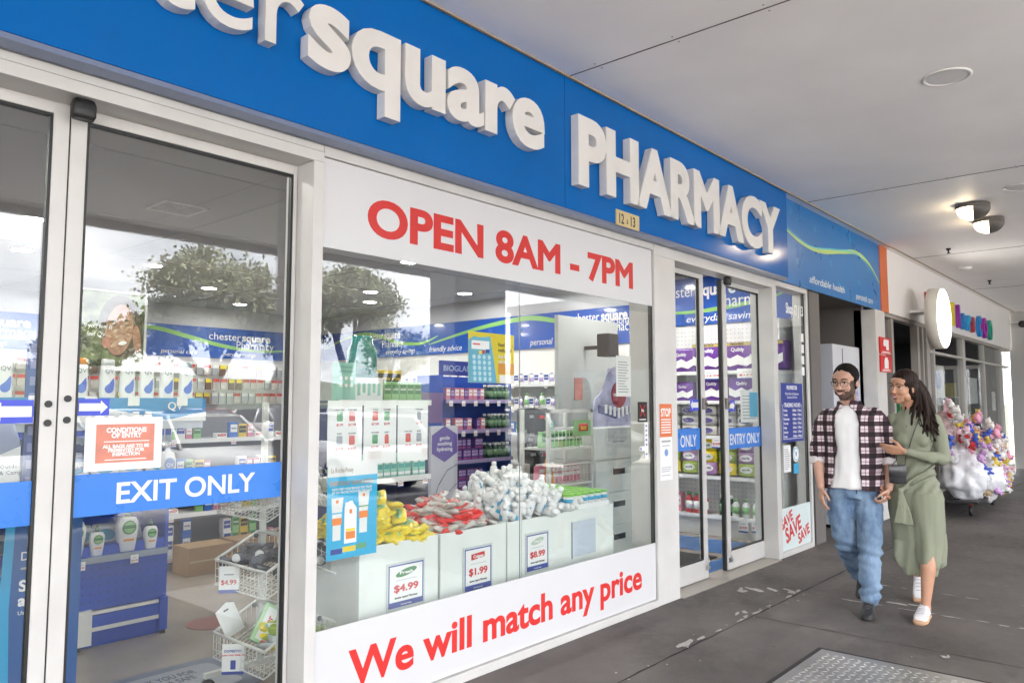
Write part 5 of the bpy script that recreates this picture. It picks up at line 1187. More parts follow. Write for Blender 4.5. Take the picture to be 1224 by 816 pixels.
# ------------------------------------------------------------------ people
from mathutils import noise as _mn
def plaid(name, base, c1, c2, s, axes=('X', 'Z')):
    m = bpy.data.materials.new(name); m.use_nodes = True; N = m.node_tree.nodes; L = m.node_tree.links; b = N['Principled BSDF']; b.inputs['Roughness'].default_value = .85
    tc = N.new('ShaderNodeTexCoord'); sp = N.new('ShaderNodeSeparateXYZ'); L.new(tc.outputs['Object'], sp.inputs[0])
    def stripe(ax, sc, w, off=0.):
        a = N.new('ShaderNodeMath'); a.operation = 'MULTIPLY_ADD'; a.inputs[1].default_value = sc; a.inputs[2].default_value = off; L.new(sp.outputs[ax], a.inputs[0])
        f = N.new('ShaderNodeMath'); f.operation = 'FRACT'; L.new(a.outputs[0], f.inputs[0])
        c = N.new('ShaderNodeMath'); c.operation = 'LESS_THAN'; c.inputs[1].default_value = w; L.new(f.outputs[0], c.inputs[0]); return c.outputs[0]
    def mul(fac, colr, prev):
        x = N.new('ShaderNodeMix'); x.data_type = 'RGBA'; x.blend_type = 'MULTIPLY'; L.new(fac, x.inputs[0]); x.inputs[7].default_value = (*colr, 1)
        if isinstance(prev, tuple): x.inputs[6].default_value = (*prev, 1)
        else: L.new(prev, x.inputs[6])
        return x.outputs[2]
    c = mul(stripe(axes[0], s, .45), c1, base); c = mul(stripe(axes[1], s, .45, .2), c1, c); c = mul(stripe(axes[0], s, .07, .35), c2, c); c = mul(stripe(axes[1], s, .07, .55), c2, c)
    L.new(c, b.inputs['Base Color']); MATS[name] = m; return m
def remeshed(mb, voxel, smooth=6):
    me = bpy.data.meshes.new('tmp'); me.from_pydata(mb.v, [], mb.f)
    o = bpy.data.objects.new('tmp', me); C.objects.link(o)
    bm = bmesh.new(); bm.from_mesh(me); bmesh.ops.remove_doubles(bm, verts=bm.verts, dist=1e-6); bmesh.ops.recalc_face_normals(bm, faces=bm.faces); bm.to_mesh(me); bm.free()
    r = o.modifiers.new('r', 'REMESH'); r.mode = 'VOXEL'; r.voxel_size = voxel
    if smooth: s = o.modifiers.new('s', 'SMOOTH'); s.iterations = smooth; s.factor = .5
    dg = bpy.context.evaluated_depsgraph_get(); dg.update()
    out = bpy.data.meshes.new_from_object(o.evaluated_get(dg), depsgraph=dg)
    bpy.data.objects.remove(o); bpy.data.meshes.remove(me)
    return out
class Fig:
    """l = to the viewer's right, d = towards the viewer, z = up"""
    def __init__(s, root, ang):
        s.root = root; v = Vector((math.cos(ang), math.sin(ang), 0)); r = Vector((math.sin(ang), -math.cos(ang), 0))
        s.M = Matrix(((r.x, -v.x, 0, 0), (r.y, -v.y, 0, 0), (0, 0, 1, 0), (0, 0, 0, 1)))
    def world(s, p): return Vector(s.root) + (s.M @ Vector(p))
    def local(s, w): return s.M.inverted() @ (Vector(w) - Vector(s.root))
    def place(s, me, name, mats, parent, classify=None, wrinkle=None):
        if wrinkle:
            nn = [v.normal.copy() for v in me.vertices]
            for v, n in zip(me.vertices, nn): v.co += n * wrinkle(v.co)
        for m in mats: me.materials.append(m)
        if classify:
            for p in me.polygons: p.material_index = classify(p.center)
        me.polygons.foreach_set('use_smooth', [True] * len(me.polygons))
        me.transform(s.M); me.flip_normals(); me.update(); me.name = name
        return link(name, me, parent)
def loft(mb, st, n=20, cap=True):
    """st: (l, d, z, rl, rd) horizontal elliptical sections"""
    vs = []
    for l, d, z, a, b in st:
        for i in range(n):
            t = 2*PI*i/n; vs.append((l + a*math.cos(t), d + b*math.sin(t), z))
    fs = [(k*n+i, k*n+(i+1)%n, (k+1)*n+(i+1)%n, (k+1)*n+i) for k in range(len(st)-1) for i in range(n)]
    fs += [tuple(range(n-1,-1,-1)), tuple(range((len(st)-1)*n, len(st)*n))]
    mb.add(vs, fs, 0, True)
def limb(mb, pts, n=14):
    """pts: (p, r); tubes with balls at joints"""
    for (p, r), (q, s) in zip(pts, pts[1:]): mb.tube(p, q, r, n, s)
    for p, r in pts: mb.ball(p, r*.99, 12, 8)
def hand(mb, wrist, dirv, side, nrm, curl=.35, L=.17, spread=.1, curls=None):
    """side: towards the thumb, nrm: back of the hand"""
    d = Vector(dirv).normalized(); sd = Vector(side); sd = (sd - d*sd.dot(d)).normalized(); nr = d.cross(sd); 
    if nr.dot(Vector(nrm)) < 0: nr = -nr
    w = Vector(wrist); pl = L*.50; 
    for i, (off, ln, r) in enumerate(((.030, .40, .0092), (.011, .45, .0096), (-.009, .42, .0092), (-.027, .33, .0082))):
        k = w + d*pl*(1 - .04*abs(i-1)) + sd*off
        mb.tube(w + sd*off*.55 + d*.005, k, .0125, 8, .0118); mb.ball(k, .0118, 8, 6)
        c = curls[i] if curls else curl; a = c*.6; p = k
        for j, seg in enumerate((.45, .31, .24)):
            dd = (d*math.cos(a) - nr*math.sin(a) + sd*spread*(1.5-i)*.3).normalized(); q = p + dd*L*ln*seg*1.15
            rr = r*(1 - .1*j); mb.tube(p, q, rr, 8, rr*.9); mb.ball(q, rr*.9, 8, 6); p = q; a += c
    b = w + d*.018 + sd*.022; p1 = b + (d*.6 + sd*.75 - nr*.3).normalized()*.038; p2 = p1 + (d*.85 + sd*.35 - nr*.35).normalized()*.032; p3 = p2 + (d*.95 + sd*.1 - nr*.35).normalized()*.026
    mb.path([b, p1, p2, p3], [.0135, .0115, .0098, .0085], 8)
    for q, r in ((p1, .0115), (p2, .0098), (p3, .0085)): mb.ball(q, r, 8, 6)
def head_parts(mb, T, female=False):
    def B(c, r): mb.ball(T @ Vector(c), r, 18, 12, mat=T.to_3x3())
    k = .96 if female else 1.
    B((0, -.015, .032), (.076*k, .094, .086)); B((0, .022, -.022), (.062*k, .068, .078)); B((0, .052, -.088), (.027*k, .027, .022))
    B((0, .03, -.068), (.046*k, .045, .040)); B((0, .070, .030), (.050, .020, .016)); B((0, .045, .052), (.058, .045, .03))
    for s_ in (1, -1): B((s_*.034, .058, -.026), (.024, .024, .024)); B((s_*.077*k, -.008, -.006), (.010, .018, .028)); B((s_*.045*k, .01, -.055), (.022, .04, .035))
    mb.tube(T @ Vector((0, .086, .012)), T @ Vector((0, .106, -.026)), .0075, 10, .0105); B((0, .103, -.029), (.0155, .0115, .009))
    B((0, .080, -.058), (.024, .014, .014))
def face_details(fig, T, par, brow, iris, lip, smile=True, female=False):
    def put(mb, name, m): 
        me = mb.mesh(name, m); me.polygons.foreach_set('use_smooth', [True]*len(me.polygons)); me.transform(fig.M); me.flip_normals(); return link(name, me, par)
    R3 = T.to_3x3()
    for s_ in (1, -1):
        mb = MB(); mb.ball(T @ Vector((s_*.031, .0755, .008)), (.0135, .010, .0068), 12, 8, mat=R3); put(mb, 'eye', M('eye_white', (.6, .57, .53), .2))
        mb = MB(); mb.ball(T @ Vector((s_*.031, .0815, .008)), (.0062, .005, .0060), 10, 8, mat=R3); put(mb, 'iris', iris)
        mb = MB(); mb.path([T @ Vector((s_*x, y, z)) for x, y, z in ((.015, .084, .0125), (.024, .0865, .0165), (.033, .0855, .0165), (.044, .079, .0115))], .0022, 6); put(mb, 'lash_line', M('lash', (.012, .008, .006), .6))
        mb = MB(); mb.path([T @ Vector((s_*x, y, z)) for x, y, z in ((.012, .091, .030), (.028, .090, .037), (.044, .080, .034), (.052, .072, .028))], [.0035, .0045 if not female else .0032, .004 if not female else .0026, .002], 6); put(mb, 'eyebrow', brow)
    mb = MB()
    mb.path([T @ Vector(p) for p in ((-.026, .083, -.050), (-.013, .0945, -.0535), (0, .0965, -.0545), (.013, .0945, -.0535), (.026, .083, -.050))], [.002, .004, .0042, .004, .002], 8)
    mb.path([T @ Vector(p) for p in ((-.025, .083, -.052), (-.012, .0925, -.066), (0, .0945, -.069), (.012, .0925, -.066), (.025, .083, -.052))], [.002, .0042, .0048, .0042, .002], 8)
    put(mb, 'lips', lip)
    if smile:
        mb = MB(); vs = [T @ Vector(p) for p in ((-.021, .086, -.053), (-.010, .0945, -.055), (0, .0962, -.0557), (.010, .0945, -.055), (.021, .086, -.053), (.010, .0935, -.064), (0, .095, -.0665), (-.010, .0935, -.064))]
        mb.add(vs, [(0, 1, 7), (1, 2, 6, 7), (2, 3, 5, 6), (3, 4, 5)]); put(mb, 'teeth', M('teeth', (.78, .76, .70), .25))
def Hmat(c, yaw, pit, roll=0, s=1.):
    """face direction: yaw > 0 turns the face to the viewer's left; pit > 0 looks down"""
    # local frame is left handed (l, d, z): x stays l, y = d
    return Matrix.Translation(c) @ Matrix.Rotation(yaw, 4, 'Z') @ Matrix.Rotation(roll, 4, 'Y') @ Matrix.Rotation(-pit, 4, 'X') @ Matrix.Scale(s, 4)
SKIN = M('skin_man', (.52, .30, .215), .45, var=.08, vscale=25, spec=.4); SKINF = M('skin_woman', (.47, .25, .155), .42, var=.06, vscale=25, spec=.4)
for k_ in (SKIN, SKINF):
    b_ = k_.node_tree.nodes['Principled BSDF']; b_.inputs['Subsurface Weight'].default_value = .12; b_.inputs['Subsurface Radius'].default_value = (.012, .005, .003); b_.inputs['Subsurface Scale'].default_value = 1.
STUB = M('stubble', (.085, .05, .036), .7, var=.3, vscale=150); HAIRK = M('hair_black', (.008, .006, .005), .75, bump=.4, bscale=200, spec=.15); HAIRD = M('hair_dark_brown', (.018, .009, .006), .55, bump=.2, bscale=120, spec=.18)
def wob(amp, f, stretch=(1, 1, .35), seed=0):
    s_ = Vector((seed, seed*1.7, seed*.3))
    return lambda c: amp * (_mn.noise(Vector((c.x*f*stretch[0], c.y*f*stretch[1], c.z*f*stretch[2])) + s_) + .5*_mn.noise(Vector((c.x*f*2.1*stretch[0], c.y*f*2.1*stretch[1], c.z*f*2.1*stretch[2])) + s_))

# ---- the man
FM = Fig((6.22, 1.93, 0), math.atan2(1.93, 6.22))
man = thing('person', 'man in an open plaid shirt, white tee and blue jeans walking hand in hand', 'person', FM.root); man['norebase'] = 1
HT = Hmat((-.055, .055, 1.672), .38, .14, .03, 1.13)
mb = MB(); head_parts(mb, HT)
limb(mb, [((-.045, .015, 1.62), .060), ((-.035, -.01, 1.53), .063), ((-.03, -.015, 1.47), .075)])
loft(mb, [(-.02,0,.90,.155,.10), (-.02,0,1.0,.15,.10), (-.02,0,1.12,.14,.095), (-.02,0,1.25,.155,.10), (-.02,-.005,1.385,.165,.10), (-.025,-.01,1.45,.14,.08), (-.03,-.01,1.49,.07,.06)])
ELr, WRr = (-.268, -.02, 1.12), (-.250, .07, .875)      # viewer's left arm
ELl, WRl = (.245, -.03, 1.11), (.222, .09, .885)
limb(mb, [((-.190, -.01, 1.415), .048), (ELr, .042), ((-.262, .02, 1.03), .043), (WRr, .027)]); limb(mb, [((.150, -.01, 1.41), .048), (ELl, .042), ((.24, .02, 1.02), .044), (WRl, .028)])
hand(mb, (-.249, .075, .868), (.02, .12, -1), (.35, .8, .1), (-1, .2, 0), .42, .18)
hand(mb, (.221, .095, .878), (-.38, .22, -.88), (-.3, .95, .1), (.85, .5, .2), .95, .175, curls=[1.0, .95, .95, 1.0])
limb(mb, [((-.10, 0, .92), .085), ((-.10, .0, .50), .055), ((-.01, -.42, .16), .035)]); limb(mb, [((.07, 0, .92), .085), ((.075, .14, .48), .055), ((.055, .26, .12), .035)])
body = remeshed(mb, .0055, 4)
HI = HT.inverted()
def mcls(c):
    h = HI @ c
    if abs(h.x) < .075 and -.12 < h.z < .03 and h.y > -.02:
        if h.z < -.070 and h.y > .0: return 1
        if h.z < -.038 and abs(h.x) < .031 and h.y > .078: return 1
        if abs(h.x) > .046 - max(0, (-.03 - h.z))*.5 and h.z < .0 - .0 * h.y and h.y < .055 and h.y > .0: return 1
        if h.z < -.05 and abs(h.x) > .024: return 1
        if abs(h.x) > .050 and h.y < .045 and h.z < .02: return 1
    return 0
FM.place(body, 'body', [SKIN, STUB], man, mcls)
face_details(FM, HT, man, HAIRK, M('iris_brown', (.03, .015, .008), .2), M('lip_man', (.36, .14, .11), .5), True)
def hair_cap(fig, T, par, m, c, r, extra=(), name='hair', vox=.006):
    mb = MB(); mb.ball(T @ Vector(c), r, 22, 14, mat=T.to_3x3())
    for cc, rr in extra: mb.ball(T @ Vector(cc), rr, 14, 10, mat=T.to_3x3())
    me = remeshed(mb, vox, 3); return fig.place(me, name, [m], par, None, wob(.002, 60, (1, 1, 1)))
hair_cap(FM, HT, man, HAIRK, (0, -.028, .047), (.0815, .094, .086), [((0, -.06, -.01), (.068, .055, .06)), ((.072, .0, .02), (.011, .022, .03)), ((-.072, .0, .02), (.011, .022, .03)), ((0, -.125, .045), (.03, .025, .03))])
# glasses
mb = MB()
for s_ in (1, -1):
    P = [HT @ Vector((s_*.032 + .0235*math.copysign(abs(math.cos(a*PI/9))**.6, math.cos(a*PI/9)), .097 - .010*abs((s_*.032 + .0235*math.cos(a*PI/9))/.055)**2, .004 + .0165*math.copysign(abs(math.sin(a*PI/9))**.6, math.sin(a*PI/9)))) for a in range(19)]
    mb.path(P, .0019, 6); mb.path([HT @ Vector((s_*.055, .087, .010)), HT @ Vector((s_*.078, .05, .009)), HT @ Vector((s_*.080, -.01, .006))], .0019, 6)
mb.tube(HT @ Vector((-.009, .099, .008)), HT @ Vector((.009, .099, .008)), .0019, 6)
FM.place(mb.mesh('glasses', []), 'glasses', [BLACK], man)
# white t-shirt
mb = MB(); loft(mb, [(-.02,.005,.872,.198,.137), (-.02,.005,.93,.192,.132), (-.02,.005,1.02,.172,.121), (-.02,.005,1.13,.160,.113), (-.02,.005,1.25,.172,.120), (-.02,0,1.36,.186,.120), (-.022,-.008,1.425,.176,.105), (-.027,-.01,1.468,.130,.085), (-.03,-.008,1.50,.082,.074)], 32)
FM.place(remeshed(mb, .009, 5), 't_shirt', [M('tee_white', (.74,.73,.72), .8, var=.03)], man, None, wob(.009, 9, (1.3, 1.3, .5), 3))
# open plaid shirt: a shell with a gap at the front, joined to rolled sleeves
PL = plaid('shirt_plaid', (.62,.54,.56), (.09,.05,.065), (.40,.28,.32), 12.5, ('Y', 'Z'))
def shell(mb, st, a0, a1, th, n=40):
    vs = []; n1 = n + 1
    for l, d, z, ra, rb, ea, eb in st:
        for i in range(n1):
            t = (a0+ea) + ((a1+eb) - (a0+ea))*i/n; fl = 1 + .0*i; vs.append((l+ra*math.cos(t), d+rb*math.sin(t), z))
        for i in range(n1):
            t = (a0+ea) + ((a1+eb) - (a0+ea))*i/n; vs.append((l+(ra-th)*math.cos(t), d+(rb-th)*math.sin(t), z))
    m = 2*n1; fs = []
    for k in range(len(st)-1):
        for i in range(n):
            a = k*m+i; fs.append((a, a+1, a+m+1, a+m)); b = k*m+n1+i; fs.append((b, b+m, b+m+1, b+1))
        for a, b in ((k*m, k*m+n1), (k*m+n, k*m+n1+n)): fs.append((a, b, b+m, a+m) if a == k*m else (a, a+m, b+m, b))
    for k, flip in ((0, False), (len(st)-1, True)):
        for i in range(n): q = (k*m+i, k*m+n1+i, k*m+n1+i+1, k*m+i+1); fs.append(q)
    mb.add(vs, fs)
mb = MB()
A0, A1 = math.radians(90-15), math.radians(90+36)   # opening edges (angle measured from +l)
sst = [(-.02,.0,.860,.232,.165,.18,.05), (-.02,.0,.93,.222,.158,.12,.02), (-.02,.0,1.03,.205,.147,.04,0), (-.02,.0,1.14,.197,.142,0,0), (-.02,0,1.25,.203,.145,0,0), (-.02,-.002,1.36,.214,.142,0,0), (-.022,-.008,1.425,.208,.126,-.02,.05), (-.027,-.01,1.463,.162,.107,-.05,.1), (-.03,-.012,1.492,.108,.092,-.1,.15)]
shell(mb, sst, A1 - 2*PI, A0, .014)
# collar
shell(mb, [(-.03,-.012,1.478,.112,.096,-.12,.2), (-.033,-.016,1.505,.092,.088,-.1,.2), (-.035,-.02,1.532,.086,.084,.05,.0)], A1 - 2*PI, A0, .012)
limb(mb, [((-.182, -.01, 1.412), .070), ((-.230, -.015, 1.32), .072), ((-.265, -.022, 1.15), .064), ((-.268, -.015, 1.085), .056)], 18); limb(mb, [((.145, -.01, 1.412), .070), ((.192, -.015, 1.32), .072), ((.240, -.03, 1.15), .064), ((.245, -.022, 1.085), .057)], 18)
FM.place(remeshed(mb, .0065, 3), 'shirt', [PL], man, None, wob(.014, 8, (1.2, 1.2, .9), 5))
mb = MB(); 
for (p, q, r) in (((-.268,-.016,1.098), (-.267,-.008,1.045), .0605), ((.245,-.024,1.098), (.244,-.012,1.045), .0615)): mb.tube(p, q, r, 20, r*.97)
FM.place(remeshed(mb, .006, 4), 'rolled_cuff', [M('cuff_white', (.66,.62,.62), .85)], man, None, wob(.005, 25, (1,1,1)))
# chest pocket flap
mb = MB(); mb.tube((-.268, .0, .875), (-.232, .03, .872), .0, 4) if False else None
# jeans
JN = bpy.data.materials.new('jeans_denim'); JN.use_nodes = True
_n = JN.node_tree.nodes; _l = JN.node_tree.links; _b = _n['Principled BSDF']; _b.inputs['Roughness'].default_value = .85
_t = _n.new('ShaderNodeTexCoord'); _no = _n.new('ShaderNodeTexNoise'); _no.inputs['Scale'].default_value = 5; _no.inputs['Detail'].default_value = 8; _no.inputs['Roughness'].default_value = .65; _mp = _n.new('ShaderNodeMapping'); _mp.inputs['Scale'].default_value = (1.6, 1.6, .7); _l.new(_t.outputs['Object'], _mp.inputs[0]); _l.new(_mp.outputs[0], _no.inputs['Vector'])
_r = _n.new('ShaderNodeValToRGB'); _r.color_ramp.elements[0].position = .30; _r.color_ramp.elements[1].position = .74; _r.color_ramp.elements[0].color = (.055, .105, .20, 1); _r.color_ramp.elements[1].color = (.27, .38, .50, 1); _l.new(_no.outputs['Fac'], _r.inputs[0]); _l.new(_r.outputs[0], _b.inputs['Base Color'])
mb = MB(); loft(mb, [(-.018,0,.80,.185,.125), (-.018,0,.875,.184,.123), (-.018,0,.92,.180,.120)], 28)
limb(mb, [((-.105, 0, .84), .103), ((-.115, .03, .66), .096), ((-.085, .03, .46), .080), ((-.045, -.16, .30), .074), ((.0, -.36, .17), .070)], 20)
limb(mb, [((.065, 0, .84), .103), ((.085, .07, .66), .094), ((.078, .14, .46), .078), ((.072, .20, .30), .072), ((.066, .235, .115), .070)], 20)
def jw(c):
    k = wob(.012, 10, (1, 1, 1.2), 2)(c); return k + .009*math.sin(c.z*85 + c.x*22)*max(0, 1-abs(c.z-.42)/.13) + .010*math.sin(c.z*95 - c.x*30)*max(0, 1-abs(c.z-.17)/.10)
FM.place(remeshed(mb, .008, 4), 'jeans', [JN], man, None, jw)
mb = MB(); mb.tube((-.0, .128, .97), (-.0, .131, .84), .004, 6); FM.place(mb.mesh('fly_seam', []), 'fly_seam', [M('denim_dark', (.05,.09,.16), .8)], man)
def shoe(fig, par, heel, d, m, sole, L_=.285, w=.047, h=.085, pitch=0., laces=None):
    """heel point on the ground, d pointing (l, d) of the toe"""
    d = Vector((d[0], d[1], 0)).normalized(); s_ = Vector((-d.y, d.x, 0)); T = Matrix(((s_.x, d.x, 0, heel[0]), (s_.y, d.y, 0, heel[1]), (0, 0, 1, heel[2]), (0, 0, 0, 1))) @ Matrix.Rotation(-pitch, 4, 'X')
    st = [(0, .030, .085), (.03, .036, .105), (.09, .037, .098), (.15, .043, .072), (.21, .046, .056), (.26, .036, .045), (L_, .016, .032)]
    def lo(zf, wk, name, mm, z0=0):
        mb = MB(); n = 16; vs = []
        for y, ww, hh in st:
            top = hh if zf is None else zf
            for i in range(n):
                t = 2*PI*i/n; c, q = math.cos(t), math.sin(t); vs.append(T @ Vector((math.copysign(abs(c)**.7, c)*ww*wk, y*(L_/.285) if wk == 1 else (y-.14)*1.03+.14, z0 + (top-z0)*(.5+.5*math.copysign(abs(q)**.6, q)))))
        fs = [(k*n+i, k*n+(i+1)%n, (k+1)*n+(i+1)%n, (k+1)*n+i) for k in range(len(st)-1) for i in range(n)] + [tuple(range(n)), tuple(range((len(st)-1)*n, len(st)*n))]
        mb.add(vs, fs, 0, True); me = mb.mesh(name, []); return fig.place(me, name, [mm], par)
    so = lo(.028, 1.09, 'sole', sole); up = lo(None, 1., 'shoe', m, .012)
    mb = MB()
    for k in range(4): y = .10 + k*.026; z = .104 - k*.012; mb.tube(T @ Vector((-.022, y, z-.012)), T @ Vector((0, y+.006, z-.001)), .003, 6); mb.tube(T @ Vector((.022, y, z-.012)), T @ Vector((0, y+.006, z-.001)), .003, 6)
    fig.place(mb.mesh('laces', []), 'laces', [laces or m], par)
shoe(FM, man, (.06, .185, 0), (-.08, 1), M('shoe_black', (.018,.017,.017), .5), M('sole_black', (.02,.02,.02), .6), laces=M('lace_grey', (.12,.12,.12), .7))
shoe(FM, man, (.02, -.44, .10), (-.02, 1), M('shoe_black', (0,0,0)), M('sole_black', (0,0,0)), pitch=.45)
mb = MB(); mb.path([Vector((-.2535,.052,.900)) + Vector((.030*math.cos(a*PI/8), .030*math.sin(a*PI/8), .002)) for a in range(17)], .0025, 6); FM.place(mb.mesh('wristband', []), 'wristband', [BLACK], man)

# ---- the woman
FW = Fig((6.36, 1.535, 0), math.atan2(1.535, 6.36))
wom = thing('person', 'woman with long dark hair in a sage green knit dress and white sneakers', 'person', FW.root); wom['norebase'] = 1
WT = Hmat((-.072, .045, 1.63), .62, .05, .12, 1.06)
mb = MB(); head_parts(mb, WT, True)
limb(mb, [((-.055, .01, 1.58), .050), ((-.035, -.01, 1.49), .050), ((-.028, -.015, 1.44), .06)])
loft(mb, [(-.02,0,.85,.15,.10), (-.025,0,1.0,.13,.09), (-.03,0,1.12,.10,.08), (-.025,0,1.25,.12,.085), (-.02,-.005,1.36,.135,.08), (-.02,-.01,1.43,.10,.06)])
hw = FW.local(FM.world((.165, .145, .80)))                         # where the two hands meet
WRw = FW.local(FM.world((.205, .03, .875)))
ELw = (-.215, -.06, 1.11)
limb(mb, [((-.150, -.02, 1.385), .038), (ELw, .033), (tuple(WRw), .024)])
hand(mb, tuple(WRw), tuple(Vector(hw) - Vector(WRw)), (-.5, .6, .3), (-.8, .4, .2), .9, .155)
ELx, WRx = (.178, .02, 1.105), (-.075, .20, 1.165)
limb(mb, [((.125, -.01, 1.38), .038), (ELx, .034), (WRx, .023)])
hand(mb, (-.085, .202, 1.167), (-1, -.05, .10), (.1, .35, .9), (.2, 1, .1), .22, .165, .18, curls=[.10, .30, .42, .5])
limb(mb, [((.05, .03, .85), .085), ((.055, .15, .48), .052), ((.045, .20, .35), .052), ((.02, .245, .11), .031), ((.02, .25, .07), .033)])
limb(mb, [((-.08, 0, .85), .085), ((-.06, .04, .48), .050), ((-.045, -.18, .34), .048), ((-.02, -.42, .16), .030)])
WI = WT.inverted()
FW.place(remeshed(mb, .0052, 4), 'body', [SKINF], wom)
face_details(FW, WT, wom, M('brow_dark', (.02, .012, .008), .7), M('iris_brown', (0,0,0)), M('lip_woman', (.40, .13, .11), .4), True, True)
# hair: cap and long locks falling to the viewer's right
mb = MB(); mb.ball(WT @ Vector((0, -.018, .050)), (.083, .096, .087), 22, 14, mat=WT.to_3x3()); mb.ball(WT @ Vector((.052, -.028, -.005)), (.036, .05, .075), 14, 10, mat=WT.to_3x3()); mb.ball(WT @ Vector((0, -.07, -.03)), (.078, .055, .09), 14, 10, mat=WT.to_3x3()); mb.ball(WT @ Vector((-.066, -.03, -.005)), (.016, .035, .055), 12, 8, mat=WT.to_3x3())
random.seed(17)
for k in range(150):
    u = k / 149.; a = random.uniform(-1, 1)
    p0 = WT @ Vector((.055*math.cos(u*PI)*(1 if k % 3 else .8), -.05 - .05*math.sin(u*PI), .03 + random.uniform(-.04, .04)))
    en = Vector((random.uniform(.03, .165) if k % 6 else -.05, random.uniform(-.07, .11), random.uniform(1.22, 1.36)))
    m1 = p0.lerp(en, .35) + Vector((.075 + .02*a, -.02, .03)); m2 = p0.lerp(en, .7) + Vector((.045*math.sin(k*1.3), .02*a, 0))
    P = []
    for j in range(9):
        t = j/8; q = p0*(1-t)**3 + m1*3*t*(1-t)**2 + m2*3*t*t*(1-t) + en*t**3; P.append(q + Vector((.010*math.sin(t*9 + k), .008*math.cos(t*8 + k*2), 0))*t)
    r0 = random.uniform(.0095, .0135); mb.path(P, [r0*(1 - .70*(j/8)**2.6) for j in range(9)], 6)
FW.place(remeshed(mb, .004, 3), 'hair', [HAIRD], wom, None, wob(.0035, 90, (1, 1, .08)))
# dress
SAGE = M('sage_knit', (.215, .228, .160), .85, var=.04, vscale=12, bump=.12, bscale=220)
mb = MB(); loft(mb, [(.0,.02,.36,.168,.125), (-.005,.02,.45,.178,.130), (-.012,.01,.60,.186,.132), (-.018,0,.72,.188,.130), (-.02,0,.82,.185,.128), (-.023,0,.92,.165,.117), (-.027,0,1.02,.140,.105), (-.03,0,1.10,.124,.097), (-.028,.002,1.18,.128,.103), (-.024,.004,1.26,.140,.112), (-.02,-.002,1.355,.148,.100), (-.02,-.01,1.41,.134,.084), (-.025,-.012,1.447,.086,.068), (-.029,-.012,1.47,.062,.058)], 32)
for s_ in (1, -1): mb.ball((-.024 + s_*.062, .072, 1.245), (.055, .05, .055), 14, 10)
limb(mb, [((-.145, -.012, 1.392), .054), ((-.180, -.02, 1.28), .048), (ELw, .041), (tuple(Vector(ELw).lerp(WRw, .9)), .030)], 16); limb(mb, [((.118, -.008, 1.392), .055), ((.156, .0, 1.27), .052), (ELx, .045), ((.06, .13, 1.130), .040), ((-.062, .195, 1.163), .029)], 16)
limb(mb, [((.04, .03, .82), .13), ((.05, .125, .50), .088), ((.045, .165, .375), .078)], 18); limb(mb, [((-.07, 0, .82), .12), ((-.065, .03, .50), .085), ((-.06, .0, .40), .08)], 18)
# skirt hem: front panel dips, back flap to the right
loft(mb, [(-.02,.09,.50,.150,.05), (-.03,.11,.40,.148,.045), (-.02,.125,.32,.130,.042), (.0,.14,.275,.10,.036)], 24)
loft(mb, [(.075,-.03,.56,.105,.09), (.095,-.06,.42,.085,.08), (.115,-.08,.315,.065,.06)], 20)
loft(mb, [(-.07,-.02,.52,.12,.10), (-.08,-.02,.40,.105,.09), (-.075,.0,.345,.08,.08)], 20)
def dw(c):
    k = wob(.006, 7, (1.4, 1.4, .5), 8)(c)
    if c.z < .8: k += .010*(.8-c.z)/.5*math.sin(c.x*62 + 1.1*math.sin(c.z*9))
    if c.z > .86 and c.z < 1.1: k += .005*math.sin((c.z*.8 - c.x)*75)
    return k
FW.place(remeshed(mb, .0075, 5), 'dress', [SAGE], wom, None, dw)
# side tie
mb = MB(); kx, kd, kz = -.115, .150, .875
mb.ball((kx, kd, kz), (.020, .018, .026), 12, 8)
for P in (((kx, kd+.004, kz), (kx+.03, kd+.015, kz-.12), (kx+.045, kd+.018, kz-.24)), ((kx, kd+.004, kz), (kx+.0, kd+.02, kz-.1), (kx-.015, kd+.022, kz-.23))):
    for a, b, w0, w1 in ((P[0], P[1], .012, .024), (P[1], P[2], .024, .036)):
        A_, B2 = Vector(a), Vector(b); vs = [A_+Vector((-w0,0,0)), A_+Vector((w0,0,0)), B2+Vector((w1,0,0)), B2+Vector((-w1,0,0))]; vs += [v+Vector((0,.009,0)) for v in vs]; mb.add(vs, [(0,1,2,3),(7,6,5,4),(0,4,5,1),(1,5,6,2),(2,6,7,3),(3,7,4,0)])
mb.path([(kx, kd-.01, kz), (-.04, .128, .955), (.06, .118, 1.02), (.115, .06, 1.06)], [.015, .012, .011, .008], 8)
mb.path([(kx, kd-.01, kz), (-.06, .131, .90), (.04, .125, .955), (.125, .07, 1.0)], [.012, .010, .009, .007], 8)
FW.place(remeshed(mb, .005, 4), 'waist_tie', [SAGE], wom, None, wob(.003, 30))
# shoes
SWH = M('shoe_white', (.70,.69,.69), .5); GUM = M('sole_gum', (.50,.30,.17), .6)
shoe(FW, wom, (.02, .19, 0), (-.18, 1), SWH, GUM, .265, pitch=0., laces=M('lace_light', (.5,.5,.52)))
shoe(FW, wom, (-.02, -.47, .115), (.0, 1), SWH, GUM, .26, pitch=.5, laces=M('lace_light', (.5,.5,.52)))
